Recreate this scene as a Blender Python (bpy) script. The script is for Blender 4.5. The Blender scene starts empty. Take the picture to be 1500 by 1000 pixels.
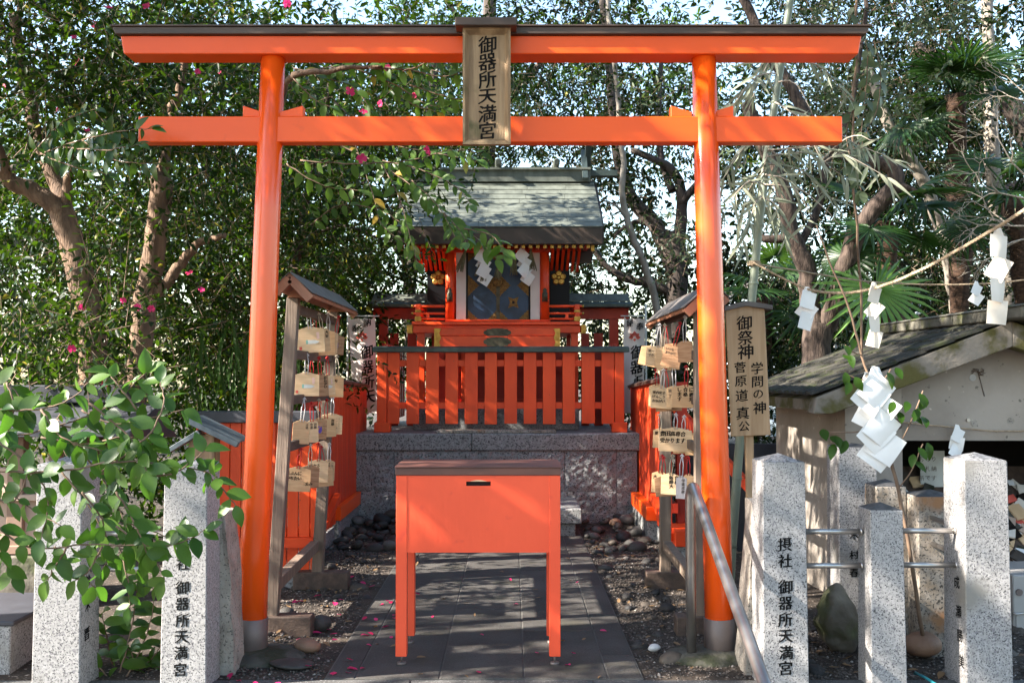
import bpy, bmesh, math, random
import numpy as np
from mathutils import Vector, Matrix, Euler

# ------------------------------------------------------------------ camera, sky, sun, exposure
SC = bpy.context.scene
COL = SC.collection
F = 1500 * 35 / 36.0
TH = math.atan(51 / F)
EYE = 1.5
cam_d = bpy.data.cameras.new('camera')
cam = bpy.data.objects.new('camera', cam_d)
COL.objects.link(cam)
cam.location = (0, 0, EYE)
cam.rotation_euler = (math.pi / 2 + TH, 0, 0)
cam_d.lens = 35
cam_d.sensor_width = 36
cam_d.clip_start = 0.05
cam_d.clip_end = 500
SC.camera = cam

SUN_TRAVEL = Vector((0.80, 0.20, -0.56)).normalized()
to_sun = -SUN_TRAVEL
world = bpy.data.worlds.new('World')
SC.world = world
world.use_nodes = True
wn = world.node_tree
sky = wn.nodes.new('ShaderNodeTexSky')
sky.sky_type = 'NISHITA'
sky.sun_disc = False
sky.sun_elevation = math.asin(to_sun.z)
sky.sun_rotation = math.atan2(to_sun.x, to_sun.y)
sky.air_density = 1.35
sky.dust_density = 1.0
sky.ozone_density = 2.0
bg = wn.nodes['Background']
bg.inputs['Strength'].default_value = 0.10
wn.links.new(sky.outputs[0], bg.inputs['Color'])

sun_d = bpy.data.lights.new('sun', 'SUN')
sun = bpy.data.objects.new('sun', sun_d)
COL.objects.link(sun)
sun_d.energy = 5.0
sun_d.angle = math.radians(0.5)
sun_d.color = (1.0, 0.93, 0.82)
sun.rotation_euler = SUN_TRAVEL.to_track_quat('-Z', 'Y').to_euler()
sun.location = (-12, -4, 12)

SC.view_settings.view_transform = 'Standard'
SC.view_settings.look = 'None'
SC.view_settings.gamma = 1
SC.view_settings.use_curve_mapping = False
SC.view_settings.exposure = 2.45
SC.render.engine = 'CYCLES'
SC.cycles.max_bounces = 7
SC.cycles.diffuse_bounces = 4
SC.cycles.glossy_bounces = 3
SC.cycles.transmission_bounces = 5
SC.cycles.use_denoising = True
SC.cycles.sample_clamp_indirect = 6

R = random.Random(7)
NR = np.random.default_rng(11)


def at(px, py, Y):
    """point of the place seen at photo pixel (px, py), Y metres ahead"""
    u = (px - 750) / F
    v = (500 - py) / F
    k = Y / (math.cos(TH) - v * math.sin(TH))
    return Vector((u * k, Y, EYE + (math.sin(TH) + v * math.cos(TH)) * k))


def X(px, Y):
    return (px - 750) * Y / F


# ------------------------------------------------------------------ materials
def rgb(c):
    return (c[0], c[1], c[2], 1)


def mat(name, col, rough=0.6, col2=None, scale=6.0, lo=0.35, hi=0.65, stretch=(1, 1, 1), bump=0.0, bscale=60.0,
        spec=0.4, metal=0.0, coat=0.0, speck=None, speck_scale=120, speck_t=0.6, moss=None, moss_scale=3, moss_t=0.55,
        bstretch=None):
    m = bpy.data.materials.new(name)
    m.use_nodes = True
    nt = m.node_tree
    N, L = nt.nodes, nt.links
    b = N['Principled BSDF']
    tc = N.new('ShaderNodeTexCoord')
    oi = N.new('ShaderNodeObjectInfo')
    mul = N.new('ShaderNodeMath'); mul.operation = 'MULTIPLY'; mul.inputs[1].default_value = 37.0
    L.new(oi.outputs['Random'], mul.inputs[0])
    add = N.new('ShaderNodeVectorMath'); add.operation = 'ADD'
    L.new(tc.outputs['Object'], add.inputs[0]); L.new(mul.outputs[0], add.inputs[1])
    mp = N.new('ShaderNodeMapping'); mp.inputs['Scale'].default_value = stretch
    L.new(add.outputs[0], mp.inputs['Vector'])

    def noise(sc, det=5, vec=mp):
        n = N.new('ShaderNodeTexNoise'); n.inputs['Scale'].default_value = sc; n.inputs['Detail'].default_value = det
        L.new(vec.outputs[0], n.inputs['Vector'])
        return n

    def ramp(src, a, c):
        r = N.new('ShaderNodeMapRange'); r.inputs['From Min'].default_value = a; r.inputs['From Max'].default_value = c
        L.new(src, r.inputs['Value'])
        return r

    if col2 is None:
        col2 = tuple(min(1, c * 0.72) for c in col)
    n1 = noise(scale)
    r1 = ramp(n1.outputs['Fac'], lo, hi)
    mx = N.new('ShaderNodeMix'); mx.data_type = 'RGBA'
    mx.inputs[6].default_value = rgb(col); mx.inputs[7].default_value = rgb(col2)
    L.new(r1.outputs[0], mx.inputs[0])
    out = mx.outputs[2]
    if speck is not None:
        for k, (c, s, t) in enumerate(((tuple(min(.8, x * 3.2) for x in speck), speck_scale * .7, speck_t), (speck, speck_scale, speck_t))):
            n2 = noise(s, 2, add)
            r2 = ramp(n2.outputs['Fac'], t, t + 0.05)
            m2 = N.new('ShaderNodeMix'); m2.data_type = 'RGBA'
            L.new(r2.outputs[0], m2.inputs[0]); L.new(out, m2.inputs[6]); m2.inputs[7].default_value = rgb(c)
            out = m2.outputs[2]
    if moss is not None:
        n3 = noise(moss_scale, 8, add)
        r3 = ramp(n3.outputs['Fac'], moss_t, moss_t + 0.12)
        m3 = N.new('ShaderNodeMix'); m3.data_type = 'RGBA'
        L.new(r3.outputs[0], m3.inputs[0]); L.new(out, m3.inputs[6]); m3.inputs[7].default_value = rgb(moss)
        out = m3.outputs[2]
    L.new(out, b.inputs['Base Color'])
    b.inputs['Roughness'].default_value = rough
    b.inputs['Specular IOR Level'].default_value = spec
    b.inputs['Metallic'].default_value = metal
    b.inputs['Coat Weight'].default_value = coat
    b.inputs['Coat Roughness'].default_value = 0.15
    if bump > 0:
        mb = mp
        if bstretch:
            mb = N.new('ShaderNodeMapping'); mb.inputs['Scale'].default_value = bstretch
            L.new(add.outputs[0], mb.inputs['Vector'])
        nb = noise(bscale, 6, mb)
        bp = N.new('ShaderNodeBump'); bp.inputs['Strength'].default_value = min(1, bump); bp.inputs['Distance'].default_value = 0.01 * max(1, bump)
        L.new(nb.outputs['Fac'], bp.inputs['Height'])
        L.new(bp.outputs[0], b.inputs['Normal'])
    return m


def leaf_mat(name, dark, light, trans, rough=0.38, tw=0.35, spec=0.45, per='Random Per Island', yellow=None):
    m = bpy.data.materials.new(name)
    m.use_nodes = True
    nt = m.node_tree
    N, L = nt.nodes, nt.links
    b = N['Principled BSDF']
    if per == 'object':
        g = N.new('ShaderNodeObjectInfo'); src = g.outputs['Random']
    else:
        g = N.new('ShaderNodeNewGeometry'); src = g.outputs['Random Per Island']
    cr = N.new('ShaderNodeValToRGB')
    e = cr.color_ramp.elements
    e[0].color = rgb(dark); e[0].position = 0.0
    e[1].color = rgb(light); e[1].position = 0.95
    if yellow:
        x = e.new(0.985); x.color = rgb(yellow)
    L.new(src, cr.inputs[0])
    tc = N.new('ShaderNodeTexCoord')
    no = N.new('ShaderNodeTexNoise'); no.inputs['Scale'].default_value = 25
    L.new(tc.outputs['Object'], no.inputs['Vector'])
    hs = N.new('ShaderNodeHueSaturation')
    mr = N.new('ShaderNodeMapRange'); mr.inputs['To Min'].default_value = 0.75; mr.inputs['To Max'].default_value = 1.25
    L.new(no.outputs['Fac'], mr.inputs['Value']); L.new(mr.outputs[0], hs.inputs['Value'])
    L.new(cr.outputs[0], hs.inputs['Color'])
    L.new(hs.outputs[0], b.inputs['Base Color'])
    b.inputs['Roughness'].default_value = rough
    b.inputs['Specular IOR Level'].default_value = spec
    t = N.new('ShaderNodeBsdfTranslucent'); t.inputs['Color'].default_value = rgb(trans)
    ms = N.new('ShaderNodeMixShader'); ms.inputs[0].default_value = tw
    L.new(b.outputs[0], ms.inputs[1]); L.new(t.outputs[0], ms.inputs[2])
    L.new(ms.outputs[0], N['Material Output'].inputs['Surface'])
    return m


M = {}
M['vermilion'] = mat('vermilion_paint', (0.90, 0.102, 0.006), 0.36, (0.83, 0.084, 0.005), 2.2, lo=.3, hi=.75, stretch=(.5, 1, 1.5), bump=0.10, bscale=30, spec=0.4, moss=(0.72, 0.075, 0.006), moss_scale=9, moss_t=0.66)
M['vermilion_gloss'] = mat('glossy_vermilion_paint', (0.88, 0.096, 0.006), 0.24, (0.80, 0.080, 0.005), 4, stretch=(1, 1, .3), bump=0.12, bscale=14, spec=0.5, coat=0.4)
M['box_red'] = mat('offering_box_paint', (0.87, 0.096, 0.036), 0.42, (0.79, 0.080, 0.030), 2.5, stretch=(1, 1, .5), bump=0.14, bscale=34, moss=(0.70, 0.066, 0.034), moss_scale=11, moss_t=0.65, bstretch=(1, 1, .15))
M['shrine_red'] = mat('shrine_red_paint', (0.80, 0.070, 0.010), 0.42, (0.68, 0.050, 0.008), 5, bump=0.1, bscale=40)
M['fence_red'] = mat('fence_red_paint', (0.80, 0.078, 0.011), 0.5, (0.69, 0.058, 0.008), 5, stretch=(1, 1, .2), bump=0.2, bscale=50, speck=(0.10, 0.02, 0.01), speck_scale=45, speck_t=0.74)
M['side_red'] = mat('shaded_fence_red_paint', (0.66, 0.058, 0.011), 0.5, (0.52, 0.040, 0.008), 5, stretch=(1, 1, .2), bump=0.2, bscale=50)  # darker copy of the fence red; shade put into the paint
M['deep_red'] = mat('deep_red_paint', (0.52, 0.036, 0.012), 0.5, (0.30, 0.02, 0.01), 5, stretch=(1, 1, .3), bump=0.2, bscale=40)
M['cap_brown'] = mat('brown_copper_cap', (0.10, 0.062, 0.045), 0.5, (0.055, 0.036, 0.028), 4, stretch=(.4, 1, 3), spec=0.5, metal=0.2, bump=0.1, bscale=20)
M['sleeve_grey'] = mat('grey_steel_sleeve', (0.17, 0.135, 0.125), 0.5, (0.11, 0.085, 0.08), 5, metal=0.25, bump=0.05)
M['lid_brown'] = mat('reddish_brown_lid', (0.17, 0.068, 0.050), 0.42, (0.10, 0.048, 0.040), 5, stretch=(.6, 2, 2), metal=0.15, bump=0.05)
M['old_wood'] = mat('weathered_plaque_wood', (0.36, 0.235, 0.13), 0.65, (0.19, 0.115, 0.06), 5, stretch=(5, 5, .45), bump=0.3, bscale=20, moss=(0.10, 0.085, 0.032), moss_scale=4, moss_t=0.60)
M['sign_wood'] = mat('pale_sign_wood', (0.43, 0.285, 0.165), 0.6, (0.31, 0.195, 0.105), 5, stretch=(6, 6, .4), bump=0.2, bscale=20)
M['grey_wood'] = mat('greyed_post_wood', (0.20, 0.145, 0.108), 0.7, (0.125, 0.09, 0.068), 5, stretch=(6, 6, .4), bump=0.3, bscale=20)
M['dark_wood'] = mat('dark_brown_wood', (0.105, 0.070, 0.052), 0.6, (0.060, 0.04, 0.032), 5, stretch=(5, 1, 5), bump=0.3, bscale=20)
M['roof_board'] = mat('rack_roof_wood', (0.33, 0.15, 0.085), 0.55, (0.24, 0.10, 0.06), 5, stretch=(1, 6, 1), bump=0.2, bscale=20)
M['roof_metal'] = mat('grey_sheet_roof', (0.125, 0.108, 0.098), 0.6, (0.085, 0.072, 0.066), 5, metal=0.2)
M['ema_light'] = mat('pale_ema_wood', (0.68, 0.46, 0.27), 0.55, (0.58, 0.38, 0.21), 12, stretch=(1, 1, 8), bump=0.1)
M['ema_mid'] = mat('tan_ema_wood', (0.58, 0.36, 0.19), 0.55, (0.49, 0.29, 0.145), 12, stretch=(1, 1, 8), bump=0.1)
M['ema_dark'] = mat('brown_ema_wood', (0.40, 0.22, 0.115), 0.55, (0.27, 0.13, 0.06), 12, stretch=(1, 1, 8), bump=0.1)
M['ink'] = mat('black_ink', (0.008, 0.007, 0.007), 0.8, (0.018, 0.015, 0.013), 30, spec=0.08)
M['ink_soft'] = mat('faded_ink', (0.10, 0.075, 0.06), 0.8, spec=0.1)
M['engraving'] = mat('engraved_black', (0.006, 0.006, 0.006), 0.8, (0.012, 0.012, 0.012), 60, spec=0.05)
M['purple'] = mat('purple_print', (0.10, 0.05, 0.30), 0.7)
M['print_white'] = mat('white_print', (0.62, 0.62, 0.58), 0.7)
M['print_green'] = mat('green_print', (0.20, 0.42, 0.34), 0.7)
M['print_red'] = mat('red_print', (0.62, 0.10, 0.07), 0.7)
M['print_pink'] = mat('pink_print', (0.78, 0.50, 0.42), 0.7)
M['cord_white'] = mat('white_cord', (0.72, 0.68, 0.68), 0.7)
M['cord_red'] = mat('red_cord', (0.52, 0.018, 0.02), 0.7)
M['cord_cream'] = mat('cream_cord', (0.55, 0.47, 0.36), 0.7)
M['granite'] = mat('pale_granite', (0.35, 0.335, 0.33), 0.65, (0.25, 0.24, 0.235), 60, speck=(0.055, 0.052, 0.055), speck_scale=135, speck_t=0.575, moss=(0.205, 0.19, 0.17), moss_scale=2.2, moss_t=0.60, bump=0.12, bscale=120)
M['granite_top'] = mat('weathered_granite_top', (0.26, 0.255, 0.26), 0.7, (0.15, 0.145, 0.15), 40, speck=(0.04, 0.04, 0.04), speck_scale=78, speck_t=0.57, bump=0.2, bscale=120)
M['granite_dark_top'] = mat('blackened_granite_top', (0.07, 0.068, 0.07), 0.75, (0.035, 0.035, 0.036), 30, bump=0.2, bscale=90)
M['granite_stained'] = mat('stained_granite', (0.34, 0.30, 0.26), 0.7, (0.20, 0.16, 0.12), 14, speck=(0.05, 0.045, 0.04), speck_scale=78, speck_t=0.57, moss=(0.30, 0.15, 0.07), moss_scale=5, moss_t=0.58, bump=0.25, bscale=90)
M['granite_grey'] = mat('grey_granite', (0.27, 0.27, 0.268), 0.7, (0.19, 0.19, 0.188), 30, speck=(0.035, 0.035, 0.035), speck_scale=70, speck_t=0.58, bump=0.15, bscale=120)
M['granite_rough'] = mat('rough_split_granite', (0.285, 0.285, 0.285), 0.85, (0.20, 0.20, 0.20), 14, speck=(0.04, 0.04, 0.04), speck_scale=70, speck_t=0.58, bump=1.2, bscale=34)
M['path'] = mat('dark_path_stone', (0.066, 0.060, 0.055), 0.8, (0.034, 0.030, 0.027), 2.4, speck=(0.022, 0.021, 0.02), speck_scale=140, speck_t=0.6, moss=(0.046, 0.042, 0.032), moss_scale=4, moss_t=0.56, bump=0.25, bscale=90)
M['pave'] = mat('pale_paving', (0.085, 0.082, 0.08), 0.8, (0.055, 0.053, 0.052), 5, speck=(0.06, 0.06, 0.06), speck_scale=140, speck_t=0.6, bump=0.2, bscale=90)
M['mortar'] = mat('path_mortar', (0.105, 0.097, 0.088), 0.9, bump=0.3)
M['dirt'] = mat('dark_soil', (0.052, 0.037, 0.026), 0.95, (0.022, 0.016, 0.012), 7, speck=(0.09, 0.072, 0.06), speck_scale=60, speck_t=0.64, bump=1.2, bscale=40)
M['gravel'] = mat('small_gravel', (0.24, 0.20, 0.17), 0.8, (0.11, 0.09, 0.075), 40)
for k, c in enumerate(((0.052, 0.046, 0.042), (0.070, 0.054, 0.042), (0.030, 0.028, 0.028), (0.12, 0.105, 0.096))):
    M['stone%d' % k] = mat('river_stone_tone_%s' % 'abcd'[k], c, 0.65, tuple(x * .62 for x in c), 14, bump=0.35, bscale=50)
M['stone_white'] = mat('white_stone', (0.62, 0.60, 0.58), 0.6, bump=0.2)
M['stone_brown'] = mat('brown_stone', (0.24, 0.135, 0.085), 0.65, (0.15, 0.085, 0.055), 10, bump=0.3)
M['rock'] = mat('rough_rock', (0.165, 0.145, 0.115), 0.85, (0.08, 0.068, 0.052), 7, moss=(0.07, 0.075, 0.035), moss_scale=4, bump=1.0, bscale=18)
M['batter'] = mat('rough_prop_stone', (0.34, 0.30, 0.26), 0.8, (0.22, 0.19, 0.16), 10, speck=(0.09, 0.08, 0.07), speck_scale=90, speck_t=0.6, bump=0.8, bscale=40)
M['mossy'] = mat('mossy_footing', (0.075, 0.07, 0.058), 0.9, (0.045, 0.042, 0.035), 8, moss=(0.024, 0.027, 0.013), moss_scale=7, moss_t=0.47, bump=0.8, bscale=40)
M['steel'] = mat('brushed_steel', (0.50, 0.47, 0.45), 0.32, (0.42, 0.40, 0.38), 20, metal=0.9, bump=0.03)
M['rail_steel'] = mat('brown_steel_rail', (0.36, 0.335, 0.32), 0.32, (0.26, 0.24, 0.23), 8, metal=0.85, bump=0.05)
M['copper'] = mat('green_copper_sheet', (0.140, 0.152, 0.128), 0.65, (0.088, 0.097, 0.080), 6, stretch=(2, 1, 1), bump=0.1, bscale=30, metal=0.1)
M['copper_dark'] = mat('dark_green_copper', (0.055, 0.075, 0.068), 0.45, (0.035, 0.048, 0.045), 8, metal=0.2, stretch=(2, 1, 1))
M['fascia'] = mat('brown_copper_fascia', (0.062, 0.042, 0.032), 0.5, (0.042, 0.028, 0.022), 5, metal=0.2)
M['gold'] = mat('gold_fitting', (0.52, 0.30, 0.07), 0.42, (0.33, 0.17, 0.035), 20, metal=0.75, bump=0.2, bscale=60)
M['bronze'] = mat('dark_bronze', (0.10, 0.085, 0.055), 0.5, (0.055, 0.045, 0.03), 20, metal=0.5, bump=0.3, bscale=80)
M['ornament_gold'] = mat('aged_gold_fitting', (0.24, 0.13, 0.035), 0.5, (0.12, 0.062, 0.02), 45, metal=0.5, bump=0.9, bscale=70)
M['indigo'] = mat('indigo_lacquer', (0.024, 0.055, 0.115), 0.42, (0.012, 0.024, 0.050), 6, bump=0.15, bscale=60)
M['black'] = mat('black_lacquer', (0.006, 0.006, 0.009), 0.5, (0.004, 0.004, 0.005), 5, spec=0.2)
M['void'] = mat('dark_interior', (0.015, 0.013, 0.012), 0.9)  # near-black standing in for the shade inside slot, keyhole and shed
M['white_panel'] = mat('white_plaster_panel', (0.72, 0.66, 0.62), 0.7, (0.64, 0.585, 0.55), 3)
M['cloth'] = mat('white_banner_cloth', (0.66, 0.58, 0.55), 0.8, (0.58, 0.50, 0.47), 4, bump=0.2, bscale=12)
M['paper'] = mat('white_paper', (0.78, 0.77, 0.76), 0.7, (0.72, 0.71, 0.70), 8)
M['old_paper'] = mat('aged_white_paper', (0.70, 0.63, 0.55), 0.75, (0.62, 0.55, 0.47), 8)
M['straw'] = mat('straw_rope', (0.38, 0.29, 0.20), 0.85, (0.26, 0.19, 0.125), 30, bump=0.8, bscale=120)
M['straw_dry'] = mat('grey_straw', (0.20, 0.175, 0.095), 0.85, (0.13, 0.115, 0.06), 40)
M['concrete'] = mat('stained_concrete', (0.34, 0.295, 0.255), 0.88, (0.225, 0.19, 0.16), 2.2, speck=(0.15, 0.13, 0.11), speck_scale=22, speck_t=0.69, bump=0.25, bscale=30)
M['ridge_moss'] = mat('blackened_mossy_coping', (0.13, 0.12, 0.095), 0.9, (0.055, 0.05, 0.04), 7, moss=(0.06, 0.062, 0.022), moss_scale=6, moss_t=0.5, bump=0.6, bscale=40)
M['concrete_moss'] = mat('lichened_concrete', (0.22, 0.19, 0.16), 0.9, (0.095, 0.08, 0.06), 6, moss=(0.085, 0.075, 0.022), moss_scale=6, moss_t=0.44, bump=0.6, bscale=40)
M['moss_roof'] = mat('mossy_roof_tile', (0.045, 0.041, 0.032), 0.95, (0.020, 0.018, 0.014), 9, moss=(0.028, 0.032, 0.010), moss_scale=8, moss_t=0.52, bump=1.0, bscale=40)
M['base_grey'] = mat('grey_cabinet', (0.37, 0.35, 0.33), 0.5, (0.31, 0.295, 0.28), 3)
M['slate'] = mat('dark_slate_roof', (0.070, 0.072, 0.085), 0.5, (0.050, 0.050, 0.06), 5, metal=0.2)
M['blue_bar'] = mat('blue_grey_metal', (0.11, 0.135, 0.15), 0.5, (0.07, 0.088, 0.10), 12, stretch=(2, 1, 1))
M['beige'] = mat('beige_board', (0.46, 0.335, 0.26), 0.7, (0.38, 0.27, 0.21), 3)
M['beige_dark'] = mat('brown_board', (0.27, 0.17, 0.12), 0.7)
M['teal'] = mat('teal_plastic', (0.02, 0.24, 0.27), 0.35)
M['far_wall'] = mat('pale_blue_wall', (0.50, 0.60, 0.68), 0.8, (0.46, 0.56, 0.64), 1)
M['glass'] = mat('dark_window_glass', (0.06, 0.08, 0.10), 0.1)
M['bark_brown'] = mat('camellia_bark', (0.20, 0.125, 0.080), 0.88, (0.095, 0.058, 0.038), 6, stretch=(3, 3, .8), bump=1.1, bscale=26)
M['bark_mid'] = mat('grey_brown_bark', (0.105, 0.074, 0.058), 0.92, (0.028, 0.019, 0.016), 11, stretch=(3, 3, .6), bump=1.6, bscale=26)
M['bark_dark'] = mat('dark_bark', (0.085, 0.064, 0.052), 0.9, (0.04, 0.03, 0.025), 6, stretch=(3, 3, .7), bump=1.0, bscale=18)
M['bark_pale'] = mat('pale_grey_bark', (0.33, 0.285, 0.235), 0.85, (0.18, 0.15, 0.12), 7, stretch=(2, 2, .8), bump=0.6, bscale=22)
M['palm_bark'] = mat('fibrous_palm_bark', (0.085, 0.046, 0.028), 0.95, (0.03, 0.017, 0.011), 20, stretch=(1, 1, 3), bump=1.5, bscale=30)
M['culm'] = mat('green_grey_bamboo', (0.21, 0.245, 0.185), 0.4, (0.15, 0.175, 0.13), 5, stretch=(2, 2, .3))
M['twig'] = mat('brown_twig', (0.20, 0.13, 0.085), 0.8, (0.12, 0.075, 0.05), 10)
M['twig_pale'] = mat('pale_dry_twig', (0.42, 0.36, 0.30), 0.8, (0.30, 0.25, 0.20), 10)
LF = {}
LF['camellia'] = leaf_mat('camellia_leaf', (0.003, 0.010, 0.002), (0.015, 0.036, 0.004), (0.09, 0.19, 0.008), 0.40, 0.18, spec=0.15, yellow=(0.22, 0.19, 0.02))
LF['fresh'] = leaf_mat('fresh_leaf', (0.006, 0.021, 0.003), (0.026, 0.062, 0.007), (0.15, 0.29, 0.015), 0.42, 0.20, spec=0.16, yellow=(0.26, 0.22, 0.03))
LF['shrub'] = leaf_mat('shrub_leaf', (0.009, 0.036, 0.005), (0.074, 0.138, 0.017), (0.12, 0.32, 0.02), 0.40, 0.22, spec=0.3, per='object')
LF['branch'] = leaf_mat('branch_leaf', (0.034, 0.078, 0.010), (0.095, 0.165, 0.030), (0.20, 0.38, 0.03), 0.42, 0.30, spec=0.3, per='object', yellow=(0.38, 0.24, 0.04))
LF['dark'] = leaf_mat('dark_evergreen_leaf', (0.003, 0.008, 0.002), (0.012, 0.024, 0.004), (0.040, 0.078, 0.008), 0.42, 0.15, spec=0.15)
LF['grey'] = leaf_mat('silvery_leaf', (0.045, 0.062, 0.035), (0.11, 0.14, 0.075), (0.14, 0.20, 0.07), 0.45, 0.25, spec=0.3)
LF['bamboo'] = leaf_mat('dry_bamboo_leaf', (0.15, 0.175, 0.115), (0.36, 0.37, 0.27), (0.30, 0.33, 0.2), 0.5, 0.2, per='object')
LF['palm'] = leaf_mat('palm_leaf', (0.009, 0.028, 0.008), (0.024, 0.062, 0.013), (0.12, 0.26, 0.03), 0.38, 0.20, spec=0.35)
LF['palm_lit'] = leaf_mat('sunlit_palm_leaf', (0.07, 0.16, 0.030), (0.11, 0.22, 0.042), (0.28, 0.48, 0.05), 0.38, 0.3)  # brighter copy of the palm leaf; sunlight put into the colour
LF['petal'] = leaf_mat('pink_petal', (0.55, 0.010, 0.085), (0.72, 0.035, 0.18), (0.7, 0.04, 0.2), 0.5, 0.3, per='object')
LF['dry'] = leaf_mat('dry_leaf', (0.10, 0.055, 0.03), (0.28, 0.17, 0.08), (0.3, 0.17, 0.06), 0.6, 0.2)
# ------------------------------------------------------------------ helpers
WL = {}


def put(o, parent=None):
    COL.objects.link(o)
    if parent is not None:
        o.parent = parent
        WL[o.name] = WL[parent.name] + o.location
    else:
        WL[o.name] = Vector(o.location)
    return o


def tag(o, label=None, cat=None, group=None, kind=None):
    if label: o['label'] = label
    if cat: o['category'] = cat
    if group: o['group'] = group
    if kind: o['kind'] = kind
    return o


def thing(name, label, cat, loc=(0, 0, 0), group=None, rot=(0, 0, 0)):
    o = bpy.data.objects.new(name, None)
    o.empty_display_size = 0.1
    o.location = Vector(loc)
    o.rotation_euler = rot
    put(o)
    return tag(o, label, cat, group)


class MB:
    def __init__(s):
        s.v = []; s.f = []; s.s = []

    def add(s, vs, fs, smooth=False):
        n = len(s.v)
        s.v.extend(Vector(v) for v in vs)
        for f in fs:
            s.f.append([i + n for i in f]); s.s.append(smooth)
        return s

    def box(s, x0, x1, y0, y1, z0, z1, mtx=None):
        vs = [Vector(p) for p in ((x0, y0, z0), (x1, y0, z0), (x1, y1, z0), (x0, y1, z0), (x0, y0, z1), (x1, y0, z1), (x1, y1, z1), (x0, y1, z1))]
        if mtx is not None: vs = [mtx @ v for v in vs]
        return s.add(vs, [(0, 3, 2, 1), (4, 5, 6, 7), (0, 1, 5, 4), (1, 2, 6, 5), (2, 3, 7, 6), (3, 0, 4, 7)])

    def bar(s, p, q, w, h, up=(0, 0, 1)):
        p, q = Vector(p), Vector(q)
        d = (q - p).normalized()
        a = d.cross(Vector(up))
        if a.length < 1e-4: a = d.cross(Vector((0, 1, 0)))
        a.normalize()
        b = a.cross(d).normalized()
        a *= w / 2; b *= h / 2
        vs = [p - a - b, p + a - b, p + a + b, p - a + b, q - a - b, q + a - b, q + a + b, q - a + b]
        return s.add(vs, [(0, 1, 2, 3), (7, 6, 5, 4), (0, 4, 5, 1), (1, 5, 6, 2), (2, 6, 7, 3), (3, 7, 4, 0)])

    def tube(s, pts, rad, n=8, cap=True, wob=0.0):
        pts = [Vector(p) for p in pts]
        if not hasattr(rad, '__len__'): rad = [rad] * len(pts)
        rings = []
        ref = None
        for i, p in enumerate(pts):
            d = (pts[min(i + 1, len(pts) - 1)] - pts[max(i - 1, 0)]).normalized()
            if ref is None:
                ref = d.cross(Vector((0.31, 0.9, 0.3)))
                if ref.length < 0.1: ref = d.cross(Vector((1, 0, 0)))
            ref = (ref - d * ref.dot(d)).normalized()
            b = d.cross(ref)
            ring = []
            for k in range(n):
                a = 2 * math.pi * k / n
                r = rad[i] * (1 + (R.uniform(-wob, wob) if wob else 0))
                ring.append(p + ref * (math.cos(a) * r) + b * (math.sin(a) * r))
            rings.append(ring)
        vs = [v for r in rings for v in r]
        fs = []
        for i in range(len(pts) - 1):
            for k in range(n):
                fs.append((i * n + k, i * n + (k + 1) % n, (i + 1) * n + (k + 1) % n, (i + 1) * n + k))
        m = len(s.v)
        s.add(vs, fs, True)
        if cap:
            s.f.append([m + k for k in range(n)][::-1]); s.s.append(False)
            s.f.append([m + (len(pts) - 1) * n + k for k in range(n)]); s.s.append(False)
        return s

    def prism(s, poly, d0, d1, axis='y'):
        """polygon in the plane across the axis, pushed from d0 to d1"""
        def mk(a, b, d):
            return Vector((a, d, b)) if axis == 'y' else (Vector((d, a, b)) if axis == 'x' else Vector((a, b, d)))
        n = len(poly)
        vs = [mk(a, b, d0) for a, b in poly] + [mk(a, b, d1) for a, b in poly]
        fs = [list(range(n)), list(range(2 * n - 1, n - 1, -1))]
        for i in range(n):
            j = (i + 1) % n
            fs.append((i, i + n, j + n, j))
        return s.add(vs, fs)

    def disc(s, c, r, n, d0, d1, axis='y', squash=1.0):
        return s.prism([(c[0] + r * math.cos(2 * math.pi * k / n), c[1] + r * squash * math.sin(2 * math.pi * k / n)) for k in range(n)], d0, d1, axis)

    def mesh(s, name, mats, off=Vector((0, 0, 0)), bevel=0.0, seg=1):
        me = bpy.data.meshes.new(name)
        me.from_pydata([v - off for v in s.v], [], s.f)
        me.polygons.foreach_set('use_smooth', s.s)
        bm = bmesh.new(); bm.from_mesh(me)
        bmesh.ops.recalc_face_normals(bm, faces=bm.faces)
        if bevel:
            ed = [e for e in bm.edges if len(e.link_faces) == 2 and e.calc_face_angle(0) > 0.5]
            bmesh.ops.bevel(bm, geom=ed, offset=bevel, segments=seg, affect='EDGES', profile=0.6)
        bm.to_mesh(me); bm.free()
        me.materials.append(mats)
        return me

    def build(s, name, m, parent=None, bevel=0.0, local=False, seg=1):
        off = Vector((0, 0, 0)) if (parent is None or local) else WL[parent.name]
        o = bpy.data.objects.new(name, s.mesh(name, m, off, bevel, seg))
        if parent is not None and name in ('twigs', 'stems', 'spray_twigs', 'leaf_stalks', 'loose_fibre', 'tassel', 'flower_crest', 'plum_crest', 'cord'): o['kind'] = 'stuff'
        return put(o, parent)


def piece(name, me, parent, world=None, rot=None, scale=None, local=None, m=None):
    o = bpy.data.objects.new(name, me)
    if local is not None: o.location = local
    elif world is not None: o.location = Vector(world) - (WL[parent.name] if parent is not None else Vector((0, 0, 0)))
    if rot is not None: o.rotation_euler = rot
    if scale is not None: o.scale = scale
    put(o, parent)
    if m is not None:
        o.material_slots[0].link = 'OBJECT'
        o.material_slots[0].material = m
    return o


def solo(mb, name, m, label, cat, group=None, bevel=0.0, base=None):
    """a thing that is one mesh, its origin at its base"""
    if base is None:
        zs = min(v.z for v in mb.v)
        base = Vector((sum(v.x for v in mb.v) / len(mb.v), sum(v.y for v in mb.v) / len(mb.v), zs))
    o = bpy.data.objects.new(name, mb.mesh(name, m, Vector(base), bevel))
    o.location = base
    put(o)
    return tag(o, label, cat, group)


def structure(mb, name, m, label, bevel=0.0):
    o = mb.build(name, m, None, bevel)
    return tag(o, label, None, None, 'structure')


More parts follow.
